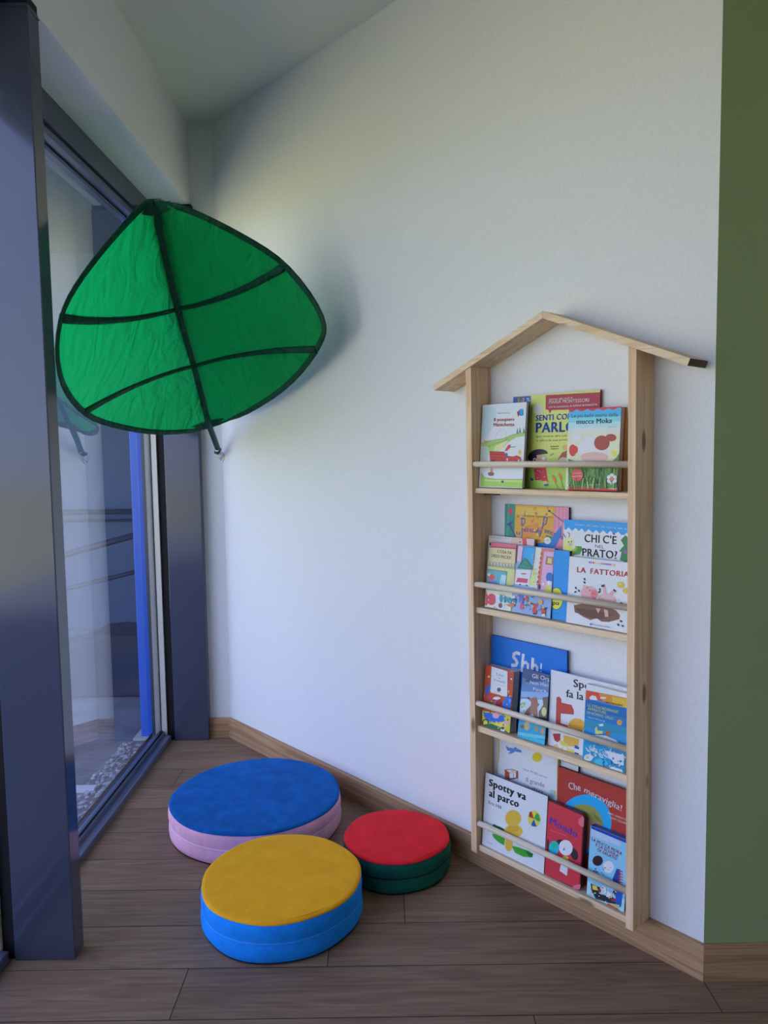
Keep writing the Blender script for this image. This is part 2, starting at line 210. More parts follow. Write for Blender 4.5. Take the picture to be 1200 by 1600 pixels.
# the diagonal wall's own frame: x along the wall towards the green corner, y into the wall, z up
TH = math.radians(42.6115)
DV = Vector((-math.sin(TH), math.cos(TH), 0)); NV = Vector((math.cos(TH), math.sin(TH), 0))
CW = 1.874
E1 = Vector((.813,1.857,0)); E1 = E1+NV*(CW-NV.dot(E1))
WF = Matrix.Translation(E1) @ Matrix.Rotation(-(math.pi/2-TH), 4, 'Z')
BOOKS = [
{"x":-0.712,"yb":-0.066,"z":1.2864,"a":0.0816,"w":0.169,"h":0.2575,"th":0.014,"label":"white picture book showing a red fire engine on a winding road, top shelf","cover":"1c2740","pages":"c9c4b8","name":"picture_book","rnd":0,"style":"hard","art":[["p","c3c6c9",[[0.0,0.0],[169.0,0.0],[169.0,257.5],[0.0,257.5]]],["p","a9bbd3",[[0.0,249.7],[58.5,250.8],[53.5,195.6],[26.8,165.2],[2.9,152.3]]],["p","b7c4d5",[[49.8,253.5],[121.9,251.7],[134.0,231.5],[60.0,226.4]]],["p","bccad8",[[125.6,192.9],[169.0,204.1],[169.0,174.0],[111.7,154.1]]],["p","8fae5a",[[2.5,136.5],[36.7,144.8],[89.9,150.3],[127.4,162.4],[169.0,165.5],[169.0,156.9],[138.8,153.4],[107.1,138.9],[91.5,123.8],[72.7,113.1],[30.0,113.5],[30.8,124.7],[3.0,127.4]]],["p","b9c57e",[[57.6,128.8],[90.4,141.5],[106.9,143.3],[94.0,128.2],[81.0,115.2],[52.9,114.4]]],["l","9aa0a4",[[56.4,148.8],[60.9,166.5],[74.3,177.1],[88.1,178.9],[98.5,167.6],[99.3,154.4]],1.56],["p","4c6b55",[[136.5,164.3],[139.6,182.6],[145.1,164.1]]],["p","4c6b55",[[145.7,166.2],[148.9,184.5],[154.3,166.0]]],["p","4c6b55",[[160.4,165.8],[163.5,183.9],[168.8,165.6]]],["p","c99a3a",[[8.9,149.9],[17.9,145.2],[29.4,146.1],[24.2,138.3],[13.9,139.6]]],["p","a8b3a0",[[3.4,120.6],[17.5,129.4],[29.2,127.0],[34.8,106.8],[26.4,79.9],[6.2,77.6]]],["p","d2d3d4",[[91.8,119.4],[113.0,132.3],[169.0,152.6],[169.0,92.6],[115.2,97.3]]],["p","b03428",[[35.9,112.4],[95.2,109.5],[98.7,97.4],[128.9,95.0],[142.1,99.3],[158.5,92.7],[160.8,77.2],[40.8,79.9]]],["p","b03428",[[95.0,112.8],[107.7,130.2],[118.5,132.2],[117.6,123.5],[106.0,112.7]]],["l","7c2a22",[[38.6,104.5],[94.4,100.7]],1.79],["l","7c2a22",[[39.2,95.5],[95.0,90.8]],1.79],["p","c8ccd2",[[134.8,108.0],[134.2,104.5],[131.8,101.4],[128.0,99.1],[123.2,97.8],[118.0,97.9],[113.0,99.2],[108.9,101.5],[106.0,104.7],[104.9,108.3],[105.6,111.9],[108.0,115.0],[111.9,117.3],[116.7,118.5],[121.9,118.4],[126.9,117.1],[131.0,114.8],[133.7,111.6]]],["p","54606e",[[108.7,100.6],[108.5,98.4],[107.5,96.4],[106.0,95.0],[104.1,94.2],[102.0,94.2],[100.0,95.0],[98.2,96.5],[97.1,98.5],[96.6,100.7],[96.8,103.0],[97.7,104.9],[99.2,106.4],[101.2,107.2],[103.3,107.1],[105.3,106.3],[107.0,104.9],[108.2,102.9]]],["p","d8d8da",[[110.9,86.4],[110.8,85.0],[110.3,83.9],[109.5,83.0],[108.5,82.5],[107.3,82.5],[106.2,83.0],[105.3,83.9],[104.6,85.1],[104.3,86.4],[104.5,87.8],[105.0,88.9],[105.8,89.8],[106.8,90.3],[108.0,90.3],[109.1,89.8],[110.0,88.9],[110.6,87.7]]],["p","2c2f38",[[60.9,81.0],[60.6,79.3],[59.4,77.8],[57.5,76.7],[55.1,76.2],[52.5,76.2],[50.1,76.7],[48.1,77.8],[46.7,79.3],[46.1,81.0],[46.5,82.7],[47.7,84.1],[49.6,85.2],[51.9,85.8],[54.5,85.8],[57.0,85.2],[59.0,84.1],[60.4,82.7]]],["p","2c2f38",[[150.3,78.7],[150.0,77.0],[148.9,75.4],[147.1,74.2],[144.9,73.6],[142.5,73.6],[140.2,74.2],[138.2,75.4],[136.9,76.9],[136.4,78.7],[136.7,80.5],[137.8,82.1],[139.6,83.2],[141.8,83.8],[144.3,83.8],[146.6,83.2],[148.5,82.1],[149.8,80.5]]],["p","e0e0e0",[[154.5,80.9],[154.4,79.0],[153.8,77.3],[152.9,76.0],[151.7,75.4],[150.4,75.4],[149.2,76.0],[148.1,77.3],[147.3,79.0],[147.0,80.9],[147.1,82.8],[147.6,84.5],[148.6,85.8],[149.7,86.4],[151.0,86.4],[152.3,85.7],[153.4,84.5],[154.1,82.8]]],["p","c9a437",[[159.4,107.8],[159.3,105.0],[158.4,102.5],[157.0,100.7],[155.1,99.8],[153.1,99.8],[151.1,100.8],[149.4,102.6],[148.3,105.1],[147.7,107.9],[147.9,110.7],[148.8,113.2],[150.2,115.0],[152.1,115.9],[154.1,115.9],[156.1,114.9],[157.8,113.0],[158.9,110.6]]],["l","303540",[[113.5,123.5],[137.8,125.3]],1.75],["t","a5413a","Il pompiere",47.2,205.2,127.6,203.2,9.8,4],["t","a5413a","Manichetta",46.8,189.1,128.0,187.6,10.3,4],["t","4a4a52","Mario di Sarto",61.4,227.4,109.4,225.8,4.0,0],["p","1f83c0",[[144.3,237.5],[157.5,237.8],[160.1,218.4],[149.6,216.1],[142.5,222.5]]],["p","6a3b35",[[135.4,229.3],[144.5,234.2],[146.6,222.3],[140.4,213.9]]],["p","7c4a3c",[[58.8,42.0],[58.2,39.9],[56.3,38.0],[53.2,36.6],[49.3,35.8],[45.2,35.7],[41.2,36.4],[37.9,37.8],[35.7,39.6],[34.8,41.8],[35.4,43.9],[37.4,45.8],[40.5,47.3],[44.4,48.0],[48.6,48.1],[52.5,47.4],[55.8,46.0],[58.0,44.2]]],["p","b27a60",[[52.7,53.1],[52.6,51.0],[51.9,49.1],[50.8,47.7],[49.3,46.9],[47.8,46.9],[46.2,47.7],[44.9,49.0],[44.0,50.9],[43.6,53.1],[43.7,55.2],[44.4,57.1],[45.5,58.5],[47.0,59.2],[48.6,59.2],[50.1,58.5],[51.4,57.1],[52.3,55.3]]],["p","b3b8bd",[[139.1,61.4],[136.2,60.3],[127.8,59.4],[114.8,58.6],[98.7,58.1],[81.4,58.0],[64.9,58.3],[51.2,58.9],[42.3,59.8],[39.1,60.9],[42.1,61.9],[51.0,62.9],[64.5,63.7],[81.0,64.1],[98.3,64.2],[114.5,63.9],[127.6,63.3],[136.1,62.4]]],["p","8db04e",[[6.8,43.7],[20.8,30.3],[69.7,25.5],[169.0,27.3],[169.0,2.7],[9.4,3.0]]],["p","a9bd62",[[21.2,23.6],[169.0,24.0],[169.0,17.6],[24.4,19.1]]],["p","3d4a4c",[[99.4,18.8],[99.2,17.6],[98.3,16.5],[96.9,15.7],[95.1,15.2],[93.2,15.2],[91.3,15.6],[89.8,16.3],[88.8,17.4],[88.4,18.6],[88.6,19.8],[89.5,20.9],[90.9,21.7],[92.7,22.1],[94.7,22.1],[96.5,21.8],[98.0,21.0],[99.0,20.0]]],["l","6a7a4a",[[2.5,136.5],[36.7,144.8],[89.9,150.3],[127.4,162.4],[169.0,165.5]],1.36],["l","5a6a48",[[30.8,124.7],[57.2,135.5],[90.4,141.5],[106.4,149.9]],1.12],["l","702020",[[35.9,112.4],[95.2,109.5],[98.7,97.4],[128.9,95.0],[158.5,92.7]],1.12],["l","8c2820",[[44.5,111.1],[46.5,79.9]],0.89],["l","8c2820",[[53.1,111.1],[55.0,79.9]],0.89],["l","8c2820",[[61.6,111.0],[63.5,79.9]],0.89],["l","8c2820",[[70.0,110.9],[72.0,79.9]],0.89],["l","8c2820",[[78.4,110.8],[80.4,79.9]],0.88],["l","8c2820",[[86.8,110.7],[88.7,79.8]],0.88],["l","6a7a5c",[[6.8,43.7],[20.8,30.3],[69.7,25.5],[169.0,27.3]],1.13]]},
{"x":-0.6182,"yb":-0.02,"z":1.2855,"a":0.0286,"w":0.3012,"h":0.2797,"th":0.007,"label":"large yellow-green book with blue capitals and a dark red banner, behind others on top shelf","cover":"7d1f2e","pages":"c9c4b8","name":"picture_book","rnd":0,"style":"hard","art":[["p","b4ba5e",[[0.0,0.0],[301.2,0.0],[301.2,279.7],[0.0,279.7]]],["p","16489a",[[0.0,278.2],[66.4,277.5],[66.9,254.2],[0.0,256.7]]],["p","4e4a4e",[[13.5,276.4],[44.4,275.3],[44.8,255.5],[13.9,256.3]]],["t","e0e0d8","1-3",19.4,262.4,41.9,262.4,10.0,1],["t","e0dcb0","%",50.2,261.5,64.0,261.5,10.8,1],["p","b8b8ae",[[111.7,234.9],[110.8,229.5],[107.9,224.9],[103.4,221.5],[97.9,219.9],[91.9,220.2],[86.2,222.3],[81.5,226.1],[78.3,231.1],[77.1,236.7],[78.1,242.1],[81.0,246.8],[85.5,250.1],[91.1,251.7],[97.1,251.3],[102.8,249.1],[107.4,245.3],[110.5,240.4]]],["p","9fb552",[[54.2,79.9],[207.0,97.0],[301.2,79.7],[301.2,0.0],[56.1,0.0]]],["p","8fb44c",[[55.2,34.6],[301.2,46.5],[301.2,0.0],[56.1,0.0]]],["p","8f2430",[[120.2,276.2],[301.2,272.3],[301.2,226.9],[142.3,231.1],[134.7,220.6],[130.8,231.7],[120.2,234.4]]],["t","e0d4d0","Ispirato agli studi di",132.2,260.9,211.9,260.3,5.3,0],["t","f0e6e0","MARIA MONTESSORI",131.4,250.1,265.9,247.8,10.1,1],["t","e0d4d0","con la consulenza di ANNA BONAVITA",131.7,238.2,293.3,235.8,5.7,0],["t","1f4f9e","SENTI COME",85.6,201.5,228.2,201.7,16.5,3],["t","1f4f9e","PARLO",86.4,165.8,226.2,165.6,29.5,3],["t","4c5446","fare, vedere, dire con mamma",87.7,152.4,240.3,152.0,6.3,0],["t","4c5446","e oltre la sua prima volta",90.2,139.8,235.7,140.3,6.3,0],["t","33322c","BARBARA",139.7,122.1,169.3,122.6,4.0,1],["t","33322c","FRANCO",141.9,115.1,167.9,115.6,4.0,1],["p","d39a78",[[127.3,88.7],[125.8,84.5],[121.2,80.8],[114.2,78.0],[105.5,76.5],[96.1,76.5],[87.3,78.0],[79.9,80.8],[75.1,84.6],[73.4,88.9],[74.9,93.2],[79.6,97.0],[86.8,99.8],[95.6,101.2],[104.9,101.1],[113.7,99.6],[120.9,96.7],[125.6,93.0]]],["p","2a2233",[[62.5,96.2],[62.6,99.6],[64.0,103.0],[66.7,106.3],[70.6,109.3],[75.5,112.0],[81.3,114.2],[87.6,115.8],[94.4,116.8],[101.2,117.2],[107.8,116.9],[114.1,116.0],[119.7,114.5],[124.4,112.4],[128.1,109.8],[130.6,106.9],[131.9,103.7]]],["p","2a2233",[[92.3,93.3],[91.5,89.1],[88.7,85.3],[84.4,82.5],[79.1,81.0],[73.4,81.0],[68.0,82.5],[63.5,85.4],[60.6,89.2],[59.5,93.5],[60.4,97.8],[63.2,101.6],[67.5,104.4],[72.9,105.8],[78.6,105.8],[83.9,104.3],[88.4,101.4],[91.3,97.6]]],["p","e8e0dc",[[90.9,85.3],[90.5,83.5],[89.5,81.8],[87.7,80.6],[85.6,80.0],[83.4,80.0],[81.2,80.7],[79.4,81.9],[78.3,83.5],[77.8,85.3],[78.2,87.2],[79.3,88.8],[81.0,90.0],[83.1,90.6],[85.4,90.6],[87.5,90.0],[89.3,88.8],[90.5,87.1]]],["p","2a2233",[[88.7,84.4],[88.6,83.5],[88.0,82.7],[87.2,82.1],[86.1,81.8],[85.0,81.8],[83.9,82.1],[83.0,82.7],[82.4,83.5],[82.2,84.4],[82.4,85.3],[82.9,86.1],[83.8,86.7],[84.9,87.1],[86.0,87.1],[87.1,86.7],[87.9,86.1],[88.5,85.3]]],["p","e8e0dc",[[123.0,88.8],[122.7,86.9],[121.6,85.3],[119.9,84.2],[117.9,83.5],[115.7,83.5],[113.5,84.2],[111.8,85.4],[110.7,87.0],[110.2,88.8],[110.6,90.6],[111.6,92.2],[113.3,93.4],[115.4,94.0],[117.6,94.0],[119.7,93.4],[121.5,92.2],[122.6,90.6]]],["p","c98050",[[128.0,80.8],[127.7,79.7],[126.9,78.8],[125.7,78.1],[124.1,77.7],[122.5,77.7],[120.9,78.1],[119.6,78.8],[118.7,79.7],[118.4,80.8],[118.7,81.8],[119.5,82.8],[120.8,83.5],[122.3,83.8],[124.0,83.8],[125.5,83.5],[126.8,82.8],[127.7,81.8]]],["p","b03040",[[82.2,59.7],[125.2,62.2],[132.4,26.8],[88.5,23.8]]],["p","b03040",[[120.3,44.4],[136.8,20.3],[110.2,22.0]]],["p","dda0a4",[[98.4,52.6],[97.6,51.4],[96.0,51.4],[95.2,52.5],[96.0,53.7],[97.6,53.7]]],["p","dda0a4",[[104.5,51.2],[103.7,50.1],[102.1,50.0],[101.3,51.2],[102.0,52.4],[103.7,52.4]]],["p","dda0a4",[[92.2,44.5],[91.4,43.3],[89.8,43.3],[88.9,44.5],[89.7,45.6],[91.3,45.6]]],["p","dda0a4",[[124.4,34.2],[123.7,33.1],[122.1,33.0],[121.2,34.2],[122.0,35.3],[123.6,35.4]]],["p","dda0a4",[[118.4,49.6],[117.6,48.4],[116.0,48.4],[115.2,49.5],[116.0,50.7],[117.6,50.7]]],["p","dda0a4",[[109.9,48.0],[109.1,46.9],[107.5,46.8],[106.6,48.0],[107.4,49.2],[109.0,49.2]]],["p","dda0a4",[[96.0,52.5],[95.2,51.3],[93.6,51.3],[92.8,52.4],[93.6,53.6],[95.2,53.6]]],["p","dda0a4",[[98.1,30.4],[97.3,29.3],[95.7,29.2],[94.9,30.4],[95.6,31.6],[97.3,31.6]]],["p","dda0a4",[[121.1,34.0],[120.4,32.8],[118.8,32.8],[117.9,34.0],[118.7,35.1],[120.3,35.1]]],["p","d39a78",[[72.0,25.8],[85.7,26.0],[77.8,11.5],[67.8,16.7]]],["p","d39a78",[[115.5,22.1],[128.8,23.2],[137.1,9.2],[123.8,8.0]]],["p","3b4a78",[[71.9,32.6],[84.1,26.0],[77.6,21.4],[71.0,23.5]]],["p","3b4a78",[[121.1,12.4],[136.9,14.5],[135.0,7.4],[121.2,7.1]]],["p","8c4436",[[169.1,88.6],[181.5,105.9],[204.0,114.3],[205.0,75.5],[171.9,77.7]]],["p","d8a088",[[203.3,83.3],[202.4,80.0],[199.7,77.2],[195.4,75.1],[190.2,73.9],[184.5,73.9],[179.1,75.0],[174.7,77.2],[171.8,80.1],[170.7,83.3],[171.6,86.6],[174.4,89.5],[178.7,91.6],[184.0,92.7],[189.7,92.7],[195.0,91.5],[199.4,89.4],[202.3,86.5]]],["p","d69b50",[[210.4,120.6],[209.6,118.0],[207.2,115.7],[203.5,114.0],[199.0,113.2],[194.1,113.2],[189.4,114.2],[185.6,116.0],[183.0,118.4],[182.1,121.1],[182.9,123.7],[185.3,126.0],[189.1,127.7],[193.7,128.5],[198.6,128.5],[203.2,127.5],[207.0,125.7],[209.5,123.3]]],["p","c96a34",[[160.6,31.3],[162.8,27.6],[164.2,24.0],[164.7,21.1],[164.2,19.2],[162.8,18.5],[160.6,19.2],[157.9,21.0],[155.1,23.9],[152.4,27.5],[150.2,31.3],[148.8,34.9],[148.3,37.8],[148.8,39.7],[150.2,40.4],[152.4,39.7],[155.1,37.8],[157.9,34.9]]],["p","c96a34",[[180.9,36.7],[182.3,33.0],[183.1,29.6],[183.1,26.9],[182.4,25.2],[181.1,24.8],[179.3,25.6],[177.2,27.7],[175.1,30.6],[173.2,34.2],[171.8,37.9],[171.0,41.3],[170.9,44.0],[171.6,45.6],[172.9,46.1],[174.8,45.2],[176.9,43.2],[179.0,40.2]]],["l","7a6a36",[[158.8,20.7],[171.2,1.2]],1.32],["l","7a6a36",[[179.3,25.4],[189.1,1.7]],1.31],["l","5b5a40",[[140.2,97.5],[153.2,104.0]],1.76]]},
{"x":-0.4015,"yb":-0.034,"z":1.2856,"a":0.0421,"w":0.1701,"h":0.2255,"th":0.008,"label":"thick book with a mustard edge hidden behind the blue-and-red farm book, top shelf","cover":"b0812a","pages":"6a5a44","name":"picture_book","rnd":0,"style":"hard","art":[]},
